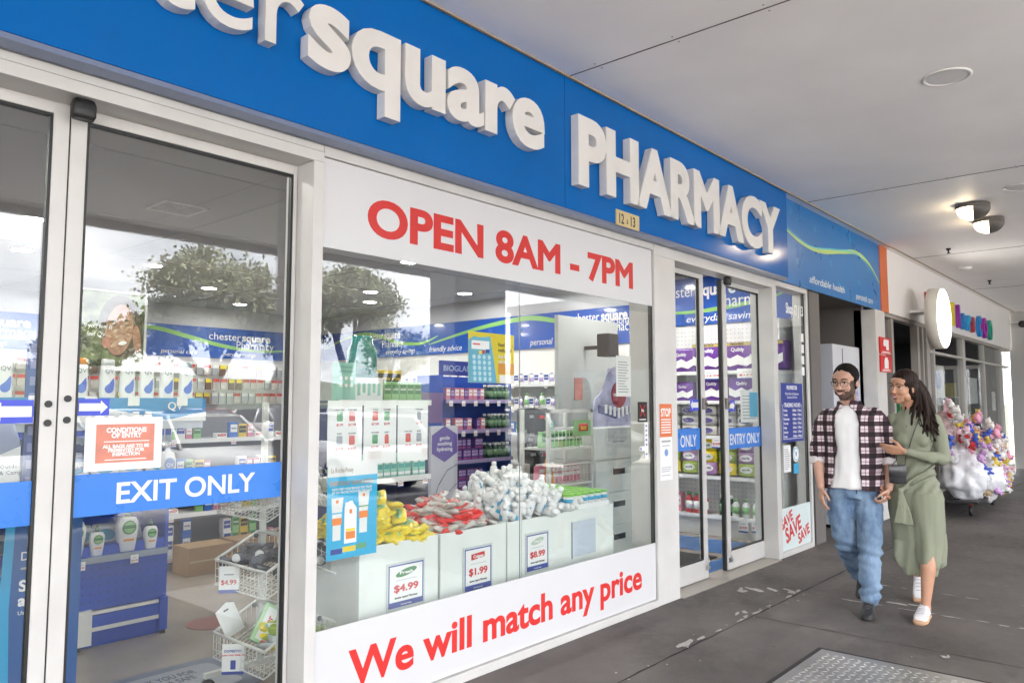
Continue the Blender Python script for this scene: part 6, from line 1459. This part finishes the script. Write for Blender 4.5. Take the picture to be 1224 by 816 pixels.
# shoulder bag: carried, so a thing of its own
LEA = M('bag_leather', (.014,.013,.016), .3, coat=.4)
bag = thing('shoulder_bag', 'small black leather bag on a thin strap hanging at the woman\'s hip', 'bag', FW.world((-.125, .160, .93)), 0); bag['norebase'] = 1
bm_ = Fig(tuple(bag.location), math.atan2(1.535, 6.36))
mb = MB(); mb.box(-.060, .052, -.022, .022, 0, .135); bm_.place(mb.mesh('bag_body', [], .008), 'bag_body', [LEA], bag)
mb = MB(); mb.box(-.062, .054, .0225, .027, .045, .137); bm_.place(mb.mesh('flap', [], .003), 'flap', [LEA], bag)
st_ = [FW.world(p) - bag.location for p in ((-.078, .16, 1.055), (-.070, .152, 1.12), (-.045, .135, 1.20), (-.02, .128, 1.28), (.01, .115, 1.36), (.035, .06, 1.425), (.045, .0, 1.435))]
MB().path(st_, .0035, 6).build('strap', LEA, bag)
MB().path([FW.world(p) - bag.location for p in ((-.17, .15, 1.055), (-.135, .10, 1.09), (-.12, -.10, 1.25), (.045, .0, 1.435))], .0035, 6).build('strap', LEA, bag)
# ------------------------------------------------------------------ far end of the arcade and the neighbour shop
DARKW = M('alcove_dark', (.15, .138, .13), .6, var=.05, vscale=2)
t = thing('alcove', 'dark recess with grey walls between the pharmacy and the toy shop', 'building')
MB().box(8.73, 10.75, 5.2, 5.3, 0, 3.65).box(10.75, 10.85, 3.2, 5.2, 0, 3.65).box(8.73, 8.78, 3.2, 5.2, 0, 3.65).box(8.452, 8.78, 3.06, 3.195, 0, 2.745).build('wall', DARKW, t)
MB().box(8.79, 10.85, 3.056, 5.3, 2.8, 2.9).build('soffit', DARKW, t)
t = thing('metal_cabinet', 'tall white metal cabinet standing in the dark recess behind the man', 'cabinet')
MB().box(9.66, 10.68, 3.22, 3.45, .05, 2.24).build('body', M('cabinet_white', (.58, .60, .65), .4, var=.02), t, bevel=.006)
MB().box(10.0, 10.005, 3.214, 3.222, .1, 2.2).build('door_gap', JM, t)
MB().box(9.75, 10.6, 3.26, 3.43, 0, .05).build('plinth', BLACK, t)
text('post\nhealth', .12, (10.35, 3.217, 1.72), M('cabinet_blue', (.12, .14, .62), .4), t, fit=.22); MB().box(10.4, 10.6, 3.216, 3.219, 1.42, 1.58).build('notice', M('notice_blue', (.30, .36, .75), .4), t)

TOY = thing('toy_shop', 'white fascia and glazed front of the neighbouring shop', 'shopfront')
WF = M('fascia_white', (.80, .78, .77), .5, var=.03, vscale=1.5)
MB().box(11.38, 21.3, 3.02, 3.2, 2.752, 3.648).build('fascia', WF, TOY)
MB().box(10.75, 11.16, 3.02, 3.3, 0, 2.75).build('pillar', ALU, TOY, bevel=.003)
ALU2 = M('bronze_aluminium', (.36, .33, .30), .4, var=.04)
mb = MB()
for x0, x1 in ((11.2, 11.28), (11.62, 11.72), (13.0, 13.12), (13.3, 13.38), (13.55, 13.75)): mb.box(x0, x1, 3.06, 3.16, 0, 2.70)
mb.box(11.165, 21.3, 3.05, 3.16, 2.70, 2.75)
mb.build('door_frame', ALU2, TOY)
mb = MB()
for x0, x1 in ((14.0, 14.08), (16.2, 16.42), (18.2, 18.26), (20.1, 20.16)): mb.box(x0, x1, 3.06, 3.16, 0, 2.70)
mb.box(13.75, 21.3, 3.06, 3.16, 0, .12); mb.box(13.75, 21.3, 3.062, 3.158, 2.32, 2.36)
mb.build('window_frame', M('frame_light', (.50, .48, .45), .4), TOY)
MB().box(13.76, 21.3, 3.10, 3.108, .12, 2.7).build('glass_pane', GLASS, TOY); MB().box(11.28, 11.62, 3.10, 3.108, .02, 2.7).build('door_glass', GLASS, TOY)
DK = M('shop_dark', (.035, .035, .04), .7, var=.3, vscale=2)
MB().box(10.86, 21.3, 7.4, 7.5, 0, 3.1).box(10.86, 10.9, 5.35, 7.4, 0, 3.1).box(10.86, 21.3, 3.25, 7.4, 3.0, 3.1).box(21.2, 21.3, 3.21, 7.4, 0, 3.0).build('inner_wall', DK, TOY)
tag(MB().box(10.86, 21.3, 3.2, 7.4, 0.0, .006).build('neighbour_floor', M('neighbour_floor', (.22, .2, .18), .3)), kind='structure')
# shelves of coloured stock seen dimly inside
random.seed(5)
cols = [(.5,.08,.06),(.06,.2,.5),(.6,.5,.1),(.1,.4,.15),(.6,.6,.6),(.5,.2,.4),(.05,.3,.35),(.6,.55,.5)]
for bx in (14.2, 15.4, 16.8, 18.4, 19.6):
    t = thing('toy_shelf', 'stocked shelf dimly seen inside the toy shop window', 'shelf', group='stocked shelves inside the toy shop')
    MB().box(bx, bx+1.1, 4.35, 4.4, 0, 2.1).build('back', M('toy_shelf_back', (.25,.27,.3), .5), t)
    for z in (.3, .75, 1.2, 1.65): MB().box(bx, bx+1.1, 4.0, 4.349, z-.02, z).build('shelf', SHELFW, t)
    for k in range(10):
        z = .3 + .45*(k % 4); x = bx + .03 + .1*k; h = random.uniform(.18, .36); c = random.choice(cols)
        o = MB().box(x, x+random.uniform(.07, .095), 4.02, 4.2, z+.001, z+h).build('boxed_toy', M('toy_%d' % cols.index(c), c, .4)); tag(o, 'small coloured boxed toy on a shelf inside the toy shop', 'toy', 'boxed toys inside the toy shop')
# posters behind the glass
for x0, x1, z0, z1, l, m in ((14.15, 14.9, 1.6, 2.15, 'pale poster with a blue emblem hung inside the toy shop window', PAPER), (16.9, 17.7, 1.5, 2.0, 'white sign hung inside the second pane of the toy shop window', PAPER), (19.2, 19.6, 1.35, 1.75, 'small white notice near the end of the toy shop window', PAPER), (14.0, 14.25, .9, 1.45, 'white strip notice low in the toy shop window', PAPER)):
    t = poster('window_poster', l, 'poster', x0, x1, z0, z1, 3.115, m)
    if x0 == 14.15: MB().tube((14.5, 3.113, 1.9), (14.5, 3.1145, 1.9), .17, 18).build('emblem', M('emblem_blue', (.2,.25,.6), .4), t)
mb = MB()
for k in range(11): mb.box(14.62, 14.78, 3.09, 3.094, 1.5 - k*.085, 1.56 - k*.085)
o = mb.build('vertical_window_lettering', PAPER); tag(o, 'column of small white letters down the toy shop glass', 'lettering')
# coloured letters
t = thing('toy_shop_letters', 'multicoloured raised letters on the white neighbouring fascia', 'sign')
lc = [('D', (.5,.03,.03)), ('o', (.05,.25,.1)), ('l', (.75,.6,.03)), ('l', (.3,.03,.4)), ('a', (.02,.22,.6)), ('r', (.02,.35,.7)), ('s', (.45,.03,.05)), (' ', 0), ('C', (.02,.25,.65)), ('O', (.35,.02,.35)), ('O', (.02,.35,.25))]
xs = [13.35, 14.25, 15.05, 15.5, 15.8, 16.3, 16.65, 0, 17.25, 17.75, 18.3]; sz = .52
for (ch, c), x in zip(lc, xs):
    if ch == ' ': continue
    me = text_mesh(ch, sz, .06, .05, sx=.85 if ch in 'CO' else 1.1); me.transform(Matrix.Translation((x, 2.985, 2.84 if ch in 'CO' else 2.88)) @ FRONT); me.materials.clear(); me.materials.append(M('letter_%s%d' % (ch, int(x*10)), c, .35)); link('letter', me, t)
# round light box
t = thing('round_light_box', 'lit round white sign box standing off the neighbouring fascia', 'sign')
MB().tube((12.6, 2.60, 2.75), (12.6, 2.76, 2.75), .445, 48, smooth=True).build('body', M('box_rim', (.72, .70, .62), .4), t)
MB().tube((12.6, 2.60, 2.75), (12.6, 2.59, 2.75), .43, 48).build('lit_face', M('lit_face', (1, .97, .9), .4, emit=1.1), t)
MB().box(12.4, 12.8, 2.761, 3.02, 2.84, 2.88).build('bracket', WHITE, t)
text('Nail & Beauty', .12, (12.6, 2.588, 2.75), M('faint_gold', (.6, .5, .3), .4), t, align='CENTER', fit=.55); 
# fire signs
FR = M('fire_red', (.62, .02, .02), .4)
for z, l in ((2.165, 'upper red fire sign on the bronze door frame'), (1.925, 'lower red fire extinguisher sign on the bronze door frame')):
    t = thing('fire_sign', l, 'sign', group='red fire equipment signs'); x = 10.84; h = .225
    MB().box(x, x+.5, 3.0, 3.015, z, z+h).build('plate', FR, t)
    MB().box(x+.03, x+.47, 2.998, 2.9995, z+.012, z+.018).build('caption_line', PAPER, t)
    P = [(x+.16, z+.05), (x+.34, z+.05), (x+.34, z+.15), (x+.29, z+.2), (x+.21, z+.2), (x+.16, z+.15)] if z < 2 else [(x+.14, z+.11), (x+.26, z+.11), (x+.26, z+.06), (x+.38, z+.06), (x+.38, z+.2), (x+.16, z+.2), (x+.16, z+.17), (x+.14, z+.17)]
    MB().poly(P, (2.996, 2.9995)).build('pictogram', PAPER, t)
    MB().box(x+.08, x+.42, 2.997, 2.9995, z+.026, z+.038).build('caption_line', PAPER, t)
# toy animal hanging in the doorway
t = thing('hanging_plush', 'beige plush animal hanging in the dark toy shop doorway', 'toy')
PB = M('plush_beige', (.34, .27, .20), .95, bump=.6, bscale=60, var=.15)
MB().ball((12.0, 3.45, 1.92), (.26, .2, .17)).ball((12.25, 3.4, 2.07), (.15, .14, .13)).tube((12.3, 3.35, 2.0), (12.45, 3.3, 1.75), .05, 10, .03).tube((11.85, 3.4, 1.85), (11.8, 3.4, 1.65), .06, 10).tube((12.12, 3.4, 1.85), (12.1, 3.4, 1.62), .06, 10).build('body', PB, t)
MB().ball((12.18, 3.3, 2.12), (.09, .03, .10)).ball((12.34, 3.44, 2.13), (.03, .09, .10)).build('ear', M('plush_ear', (.2,.15,.11), .95), t)
MB().tube((12.05, 3.45, 2.05), (12.05, 3.45, 2.7), .004, 6).build('string', BLACK, t)
# end wall
t = thing('end_shopfront', 'white framed glazed door closing the far end of the arcade', 'shopfront')
mb = MB(); mb.box(21.32, 21.6, 2.62, 3.06, 0, 3.648).build('corner_column', M('column_white', (.48, .47, .45), .5), t)
MB().box(21.35, 21.5, -3.2, 2.61, 2.34, 2.42).box(21.36, 21.5, 1.95, 2.05, 0, 2.335).box(21.36, 21.5, .9, 1.0, 0, 2.335).build('frame', M('frame_light', (.5,.48,.45)), t)
MB().box(21.4, 21.41, -3.2, 2.61, 0.02, 2.33).build('glass_pane', GLASS, t)
MB().box(23.5, 23.6, -3.2, 3.0, 0, 3.6).box(21.5, 23.5, -3.2, 3.0, 2.9, 3.0).box(21.4, 21.5, -3.2, 2.61, 2.421, 3.648).build('inner_wall', DK, t)
MB().tube((21.3, 2.2, 1.3), (21.35, 2.2, 1.3), .03).build('handle', BLACK, t)
# clutter cart of plush toys
t = thing('display_cart', 'low wheeled cart loaded with plush toys outside the toy shop', 'cart')
MB().box(11.9, 13.6, 2.15, 2.8, .17, .20).build('deck', BLACK, t)
for x, y in ((12.0, 2.25), (12.0, 2.7), (13.5, 2.25), (13.5, 2.7)):
    w = MB().tube((x, y-.02, .07), (x, y+.02, .07), .07, 16).build('wheel', BLACK, t); MB().tube((x, y, .07), (x, y, .17), .015, 8).build('wheel_fork', M('fork_red', (.6,.08,.03), .4), w)
PBW = M('plastic_white', (.78, .78, .80), .3, var=.06, bump=.4, bscale=22)
def lumpy(name, c, r, m, label, cat, group=None, seed=0, amp=.18, n=26, freq=3.):
    from mathutils import noise
    mb = MB(); vs = []
    for j in range(n//2 + 1):
        ph = PI * j / (n//2)
        for i in range(n):
            a = 2*PI*i/n; p = Vector((math.sin(ph)*math.cos(a), math.sin(ph)*math.sin(a), math.cos(ph)))
            k = 1 + amp * noise.noise(p*freq + Vector((seed*3.1, 0, 0))) + amp*.5*noise.noise(p*freq*2.7 + Vector((0, seed, 0)))
            vs.append((c[0]+p.x*r[0]*k, c[1]+p.y*r[1]*k, c[2]+p.z*r[2]*k))
    mb.add(vs, [(j*n+i, (j+1)*n+i, (j+1)*n+(i+1)%n, j*n+(i+1)%n) for j in range(n//2) for i in range(n)], 0, True)
    o = mb.build(name, m); return tag(o, label, cat, group)
for k, (x, y, z, rx, ry, rz) in enumerate([(12.3,2.38,.48,.34,.28,.30),(12.8,2.22,.44,.34,.26,.28),(12.55,2.5,.76,.40,.28,.24),(13.1,2.30,.62,.32,.24,.24)]):
    lumpy('plastic_bag', (x, y, z), (rx, ry, rz), PBW, 'bulging white plastic bag on the plush toy cart', 'bag', 'white plastic bags on the toy cart', k, .30, n=44, freq=2.2)
# plush toys
def plush(x, y, z, s, c, rot, label='plush toy heaped on the cart outside the toy shop'):
    t = thing('plush_toy', label, 'toy', (x, y, z), 0, 'plush toys heaped on the cart'); t.rotation_euler = rot
    m = M('plush_%02d_%02d_%02d' % tuple(int(q*99) for q in c), c, .95, bump=.5, bscale=80, var=.12)
    mb = MB().ball((0, 0, 0), (s*.5, s*.42, s*.55), 10, 7).ball((0, -s*.1, s*.72), s*.38, 10, 7).ball((s*.28, -s*.05, s*1.03), s*.13, 8, 5).ball((-s*.28, -s*.05, s*1.03), s*.13, 8, 5)
    mb.ball((0, -s*.42, s*.66), s*.16, 8, 5).tube((s*.35, 0, s*.25), (s*.7, -s*.2, s*.05), s*.14, 8, s*.13).tube((-s*.35, 0, s*.25), (-s*.7, -s*.2, s*.05), s*.14, 8, s*.13)
    mb.tube((s*.25, 0, -s*.35), (s*.45, -s*.45, -s*.5), s*.17, 8, s*.15).tube((-s*.25, 0, -s*.35), (-s*.45, -s*.45, -s*.5), s*.17, 8, s*.15)
    mb.build('body', m, t)
    MB().ball((s*.13, -s*.42, s*.8), s*.045, 6, 4).ball((-s*.13, -s*.42, s*.8), s*.045, 6, 4).ball((0, -s*.58, s*.7), s*.05, 6, 4).build('face', BLACK, t)
    return t
random.seed(11)
pc = [(.75,.72,.68),(.6,.28,.12),(.75,.35,.45),(.6,.05,.05),(.06,.12,.5),(.75,.72,.7),(.65,.5,.1),(.7,.68,.66),(.55,.42,.25),(.75,.5,.55),(.5,.3,.55)]
for k in range(130):
    u = random.random(); x = 12.0 + 1.75*u; top = 1.50 - .50*u; z = random.uniform(.72, top)
    plush(x, 2.25 + random.uniform(-.18, .28), z, random.uniform(.07, .125), random.choice(pc), (random.uniform(-.7,.7), random.uniform(-.7,.7), -1.2+random.uniform(-1, 1)))
for k in range(64): plush(12.55 + random.uniform(-.1, 1.15), 2.05 + random.uniform(-.05, .15), random.uniform(.2, .85), .10, random.choice(pc), (random.uniform(-1,1), random.uniform(-.7,.7), -1.2))
for k, (x, y, z) in enumerate([(12.3,2.6,1.10),(12.7,2.55,.95),(13.2,2.45,.7)]): lumpy('toy_heap_core', (x, y, z), (.36,.16,.30), M('heap_pink', (.45,.33,.33), .9, var=.5, vscale=14), 'mass of small toys under the heap on the cart', 'toys', 'packed toys in the heap', k)
# plaid bag
lumpy('plaid_bag', (14.0, 2.35, .66), (.36, .25, .42), plaid('plaid_bag_cloth', (.62,.56,.56), (.45,.38,.40), (.4,.3,.3), 13), 'checked grey and pink laundry bag at the far end of the toy heap', 'bag', None, 3, .12, freq=1.5)

# ------------------------------------------------------------------ street (seen in the glass)
ROAD = M('road_asphalt', (.45, .44, .42), .8, var=.15, vscale=.6, bump=.1, bscale=80)
tag(MB().box(-120, 160, -140, -3.5, -.2, -.13).build('car_park', ROAD), kind='structure')
tag(MB().box(-14, 40, -3.65, -3.5, -.14, .002).build('kerb', M('kerb_concrete', (.38, .37, .35), .8, var=.1)), kind='structure')
mb = MB()
for k in range(-4, 14): mb.box(-3+2.75*k, -2.9+2.75*k, -9.4, -4.2, -.13, -.126)
tag(mb.build('bay_markings', PM), kind='structure')
# cars
TYRE = M('tyre', (.02,.02,.02), .7); CG = M('car_glass', (.02,.025,.03), .05, coat=1)
def car(x, y, rz, paint, label, L_=4.4, W_=1.8, H=1.45, kind=0):
    t = thing('parked_car', label, 'car', (x, y, -.13), rz, 'cars parked in the bays across the kerb')
    pm = M('car_%s' % paint[0], paint[1], .25, metal=.2, coat=.8)
    hl = L_/2; mb = MB()
    # stations along x: (x, half width, z low, z belt)
    st = [(-hl, .62, .42, .66), (-hl+.08, .78, .30, .86), (-hl+.6, .87, .22, .95), (-.9, .9, .20, .97), (.5, .9, .20, .96), (1.2, .89, .20, .92), (hl-.45, .85, .22, .80), (hl-.08, .74, .30, .68), (hl, .6, .40, .58)]
    vs = []; 
    for sx_, w, z0, z1 in st:
        for a, b in ((-w*.96, z0), (-w, z0+.12), (-w, (z0+z1)/2), (-w*.97, z1-.06), (-w*.86, z1), (w*.86, z1), (w*.97, z1-.06), (w, (z0+z1)/2), (w, z0+.12), (w*.96, z0)): vs.append((sx_, a, b))
    n = 10; fs = [(k*n+i, k*n+(i+1)%n, (k+1)*n+(i+1)%n, (k+1)*n+i) for k in range(len(st)-1) for i in range(n)] + [tuple(range(n)), tuple(range((len(st)-1)*n, len(st)*n))]
    mb.add(vs, fs, 0, True); mb.build('body', pm, t)
    back = -hl + (.12 if kind == 1 else .45)
    cab = [(back, .95), (back+.35, H-.05), (-.2, H), (.35, H-.03), (1.15, .92)]
    mb = MB(); vs = []
    for sx_, z in cab:
        w = .83 if z < 1.0 else .66
        vs += [(sx_, -w, z), (sx_, w, z)]
    vs += [(back, -.83, .9), (back, .83, .9), (1.15, -.83, .88), (1.15, .83, .88)]
    fs = [(2*i, 2*i+1, 2*i+3, 2*i+2) for i in range(4)] + [(0,2,4,6,8,12,10), (1,3,5,7,9,13,11), (0,1,11,10), (8,9,13,12)]
    mb.add(vs, fs); mb.build('cabin_glass', CG, t, bevel=.05)
    mb = MB(); w = .64
    mb.add([(back+.33,-w,H-.045),(back+.33,w,H-.045),(-.2,w,H+.008),(-.2,-w,H+.008),(.38,w,H-.02),(.38,-w,H-.02),(back+.33,-w,H-.10),(.38,-w,H-.09),(back+.33,w,H-.10),(.38,w,H-.09)], [(0,1,2,3),(3,2,4,5),(0,3,5,7,6),(1,8,9,4,2),(5,4,9,7),(0,6,8,1)]); mb.build('roof', pm, t)
    mb = MB()
    for s_ in (1, -1): mb.tube((-.15, s_*.86, .93), (-.2, s_*.67, H-.02), .035, 6); mb.tube((1.2, s_*.80, .9), (.4, s_*.66, H-.04), .03, 6); mb.tube((back+.02, s_*.82, .93), (back+.34, s_*.66, H-.07), .05, 6)
    mb.build('window_pillar', pm, t)
    for wx in (-hl+.85, hl-.85):
        for s_ in (1, -1):
            w_ = MB().tube((wx, s_*.72, .32), (wx, s_*.92, .32), .32, 20).build('wheel', TYRE, t); MB().tube((wx, s_*.90, .32), (wx, s_*.93, .32), .2, 16).build('rim', CHROME, w_)
    for s_ in (1, -1):
        MB().box(hl-.16, hl-.02, s_*.45, s_*.72, .55, .68).build('headlight', M('headlight', (.8,.8,.8), .1), t); MB().box(-hl+.0, -hl+.1, s_*.5, s_*.75, .65, .80).build('tail_light', M('tail_red', (.4,.01,.01), .2), t)
        MB().ball((.95, s_*.98, .95), (.06, .09, .07), 8, 6).build('mirror', pm, t)
    MB().box(-hl-.015, -hl+.02, -.26, .26, .45, .56).build('number_plate', PAPER, t)
    return t
W_ = ('white', (.7, .7, .7)); S_ = ('silver', (.4, .41, .42)); R_ = ('dark_red', (.25, .02, .02)); G_ = ('graphite', (.06, .065, .07))
cars = [(-1.6, R_, 0, 'dark red car'), (1.15, W_, 1, 'white hatchback'), (3.9, S_, 0, 'silver sedan'), (6.65, W_, 0, 'white sedan'), (9.4, W_, 1, 'white wagon'), (12.15, G_, 0, 'graphite car'), (14.9, S_, 1, 'silver hatchback'), (17.65, W_, 0, 'white car')]
for x, p, k, l in cars: car(x, -6.9, PI/2 if k == 0 else -PI/2, p, l + ' parked nearest the kerb at bay %s' % ['one','two','three','four','five','six','seven','eight'][int((x+1.6)/2.75+.5)], kind=k)
for i, (x, p) in enumerate([(-4, W_), (-1.2, R_), (1.6, W_), (4.4, R_), (7.2, G_), (10, W_), (12.8, R_), (15.6, W_), (18.4, S_), (21.2, G_), (24, W_)]): car(x, -18.5, PI/2, p, ['white','red','pale'][i%3] + ' car in the farther row of the car park', kind=i % 2)
# building wing across the corner of the car park
t = thing('opposite_building', 'long dark brick wing across the car park, seen mirrored in the glass', 'building')
BRK = M('dark_brick', (.10,.075,.06), .85, var=.25, vscale=3)
MB().box(22.2, 34, -13.3, -3.25, -.13, 4.95).build('wall', BRK, t); MB().box(22.1, 34.1, -13.4, -3.2, 4.95, 5.2).build('roof', M('roof_grey', (.2,.2,.2), .6), t)
for k in range(4): w_ = MB().box(22.17, 22.2, -12.7+2.4*k, -10.8+2.4*k, .9, 2.6).build('window', CG, t); MB().box(22.15, 22.17, -12.8+2.4*k, -10.7+2.4*k, .82, .9).build('sill', ALU, w_)
# trees
BARK = M('bark', (.12, .095, .075), .9, bump=.5, bscale=20, var=.2)
LEAF = M('eucalypt_leaf', (.25, .265, .17), .6, var=.35, vscale=1.2)
def tree(x, y, h, r, label, seed=0, nl=5200, ls=.16):
    random.seed(seed); t = thing('gum_tree', label, 'tree', (x, y, -.13), 0, 'gum trees beyond the car park')
    mb = MB(); tips = []
    def grow(p, d, l, rad, lev):
        q = p + d * l; mid = p + d*l*.5 + Vector((random.uniform(-.06,.06)*l,)*3)
        mb.path([p, mid, q], [rad, rad*.85, rad*.68], 7 if lev < 2 else 5, caps=False)
        if lev >= 4: tips.append(q); return
        if lev >= 3: tips.append(mid)
        for k in range(random.choice((2, 3, 3)) if lev else 4):
            a = random.uniform(0, 2*PI); s_ = random.uniform(.35, .85)
            nd = (d + Vector((math.cos(a)*s_, math.sin(a)*s_, random.uniform(-.1, .25)))).normalized()
            grow(q, nd, l*random.uniform(.62, .85), rad*.6, lev+1)
    grow(Vector((0,0,0)), Vector((random.uniform(-.1,.1), random.uniform(-.1,.1), 1)).normalized(), h*.15, h*.028, 0)
    k = h / max(p.z for p in tips); sx = r / max(1e-3, max(abs(p.x) for p in tips))
    S = Matrix.Diagonal((sx, sx, k, 1)); mb.v = [tuple(S @ Vector(v)) for v in mb.v]; tips = [S @ p for p in tips]
    mb.build('trunk', BARK, t)
    lb = MB(); per = max(1, nl // len(tips))
    for p in tips:
        R_ = random.uniform(.35, .8) * h * .075
        for q in range(per):
            c = p + Vector((random.gauss(0, R_), random.gauss(0, R_), random.gauss(0, R_*.75)))
            a = Vector((random.uniform(-1,1), random.uniform(-1,1), random.uniform(-1.4,.4))).normalized() * ls * random.uniform(.7, 1.4)
            b = a.cross(Vector((random.uniform(-1,1), random.uniform(-1,1), random.uniform(-1,1)))).normalized() * ls * .33
            lb.v += [tuple(c - a*.5), tuple(c + b), tuple(c + a*.5), tuple(c - b)]; o = len(lb.v) - 4; lb.f.append((o, o+1, o+2, o+3)); lb.m.append(0); lb.sm.append(False)
    me = bpy.data.meshes.new('crown'); me.from_pydata(lb.v, [], lb.f); me.materials.append(LEAF); link('crown', me, t)
tree(16.5, -25, 7.7, 2.9, 'broad gum tree mirrored behind the exit door glass', 3, 26000, .2)
tree(20.4, -27, 6.2, 2.0, 'second broad gum tree mirrored beside the tallest', 5, 6000, .22)
tree(12.0, -25, 4.6, 1.9, 'low bushy tree mirrored at the left of the exit door', 8, 4500, .2)
tree(22.9, -24.5, 7.9, 1.9, 'gum tree mirrored at the left of the big window', 12, 15000, .2)
tree(27.5, -27, 6.0, 2.5, 'smaller gum tree mirrored in the big window', 14, 5000, .22)
for i, x in enumerate((-9, -4, 2, 6)): tree(x, -40, 6.5+i % 2, 3.0, ['round distant gum tree at the far left', 'second distant gum tree from the left', 'third distant gum tree from the left', 'fourth distant gum tree from the left'][i], 30+i, 3500, .3)
# distant low hill line
mb = MB(); n = 60; vs = []
from mathutils import noise as _nz
for i in range(n+1):
    x = -160 + 360*i/n; hgt = 7 + 4*_nz.noise(Vector((x*.012, 0, 3))) + 1.2*_nz.noise(Vector((x*.09, 0, 7)))
    vs += [(x, -138, -1), (x, -150, hgt), (x, -190, -1)]
mb.add(vs, [(3*i+k, 3*i+k+1, 3*i+k+4, 3*i+k+3) for i in range(n) for k in (0, 1)], 0, True)
tag(mb.build('hills', M('hill_green', (.06, .075, .05), .9, var=.3, vscale=.15)), kind='structure')
tag(MB().box(-700, 800, -900, 400, -1.2, -.21).build('ground', M('far_ground', (.14, .14, .11), .9)), kind='structure')
# ------------------------------------------------------------------ light, sky, camera
finalize_origins()
sc = bpy.context.scene
w = bpy.data.worlds.new('World'); sc.world = w; w.use_nodes = True
N = w.node_tree.nodes; L = w.node_tree.links; N.clear()
out = N.new('ShaderNodeOutputWorld'); bg = N.new('ShaderNodeBackground'); bg.inputs['Strength'].default_value = .15
sky = N.new('ShaderNodeTexSky'); sky.sky_type = 'NISHITA'; sky.sun_disc = False
SUN_EL, SUN_AZ = math.radians(62), math.radians(18)
sky.sun_elevation = SUN_EL; sky.sun_rotation = SUN_AZ; sky.air_density = 1; sky.dust_density = 2
tc = N.new('ShaderNodeTexCoord')
sep = N.new('ShaderNodeSeparateXYZ'); L.new(tc.outputs['Generated'], sep.inputs[0])
ad = N.new('ShaderNodeMath'); ad.operation = 'ADD'; ad.inputs[1].default_value = .22; L.new(sep.outputs['Z'], ad.inputs[0])
mxm = N.new('ShaderNodeMath'); mxm.operation = 'MAXIMUM'; mxm.inputs[1].default_value = .05; L.new(ad.outputs[0], mxm.inputs[0])
dv = N.new('ShaderNodeVectorMath'); dv.operation = 'DIVIDE'; L.new(tc.outputs['Generated'], dv.inputs[0])
cb = N.new('ShaderNodeCombineXYZ'); 
for i in range(3): L.new(mxm.outputs[0], cb.inputs[i])
L.new(cb.outputs[0], dv.inputs[1])
cn = N.new('ShaderNodeTexNoise'); cn.inputs['Scale'].default_value = 1.5; cn.inputs['Detail'].default_value = 7; cn.inputs['Roughness'].default_value = .55; L.new(dv.outputs[0], cn.inputs['Vector'])
cr = N.new('ShaderNodeValToRGB'); cr.color_ramp.elements[0].position = .36; cr.color_ramp.elements[1].position = .66
cr.color_ramp.elements[0].color = (5.4, 5.7, 6.3, 1); cr.color_ramp.elements[1].color = (13.5, 13.5, 13.8, 1); L.new(cn.outputs['Fac'], cr.inputs[0])
mx = N.new('ShaderNodeMix'); mx.data_type = 'RGBA'; mx.inputs[0].default_value = .92; L.new(sky.outputs[0], mx.inputs[6]); L.new(cr.outputs[0], mx.inputs[7])
L.new(mx.outputs[2], bg.inputs[0]); L.new(bg.outputs[0], out.inputs[0])

sun = bpy.data.lights.new('sun', 'SUN'); sun.energy = 5.0; sun.angle = math.radians(12); sun.color = (1, .95, .88)
so = bpy.data.objects.new('sun', sun); C.objects.link(so); so.location = (0, -20, 30)
az = PI/2 - SUN_AZ   # sky rotation is clockwise from +Y
dirv = Vector((math.sin(SUN_AZ)*math.cos(SUN_EL), math.cos(SUN_AZ)*math.cos(SUN_EL), math.sin(SUN_EL)))
so.rotation_euler = dirv.to_track_quat('Z', 'Y').to_euler()

cam = bpy.data.cameras.new('camera'); co = bpy.data.objects.new('camera', cam); C.objects.link(co)
f_px, cx_off = 920., 805.
pitch = math.atan(73 / f_px); yaw = math.atan(cx_off * math.cos(pitch) / f_px)
cam.sensor_width = 36; cam.lens = f_px / 1224 * 36; cam.clip_end = 2000; cam.clip_start = .05
co.location = (0, 0, 1.52)
fw = Vector((math.cos(yaw)*math.cos(pitch), math.sin(yaw)*math.cos(pitch), math.sin(pitch)))
co.rotation_euler = fw.to_track_quat('-Z', 'Y').to_euler()
sc.camera = co
sc.view_settings.view_transform = 'Standard'; sc.view_settings.look = 'None'; sc.view_settings.exposure = 2.55; sc.view_settings.gamma = 1
sc.view_settings.use_curve_mapping = False
cy = sc.cycles
cy.max_bounces = 14; cy.transparent_max_bounces = 24; cy.diffuse_bounces = 5; cy.glossy_bounces = 5; cy.caustics_reflective = False; cy.caustics_refractive = False
cy.use_denoising = True; cy.sample_clamp_indirect = 6; cy.use_light_tree = True
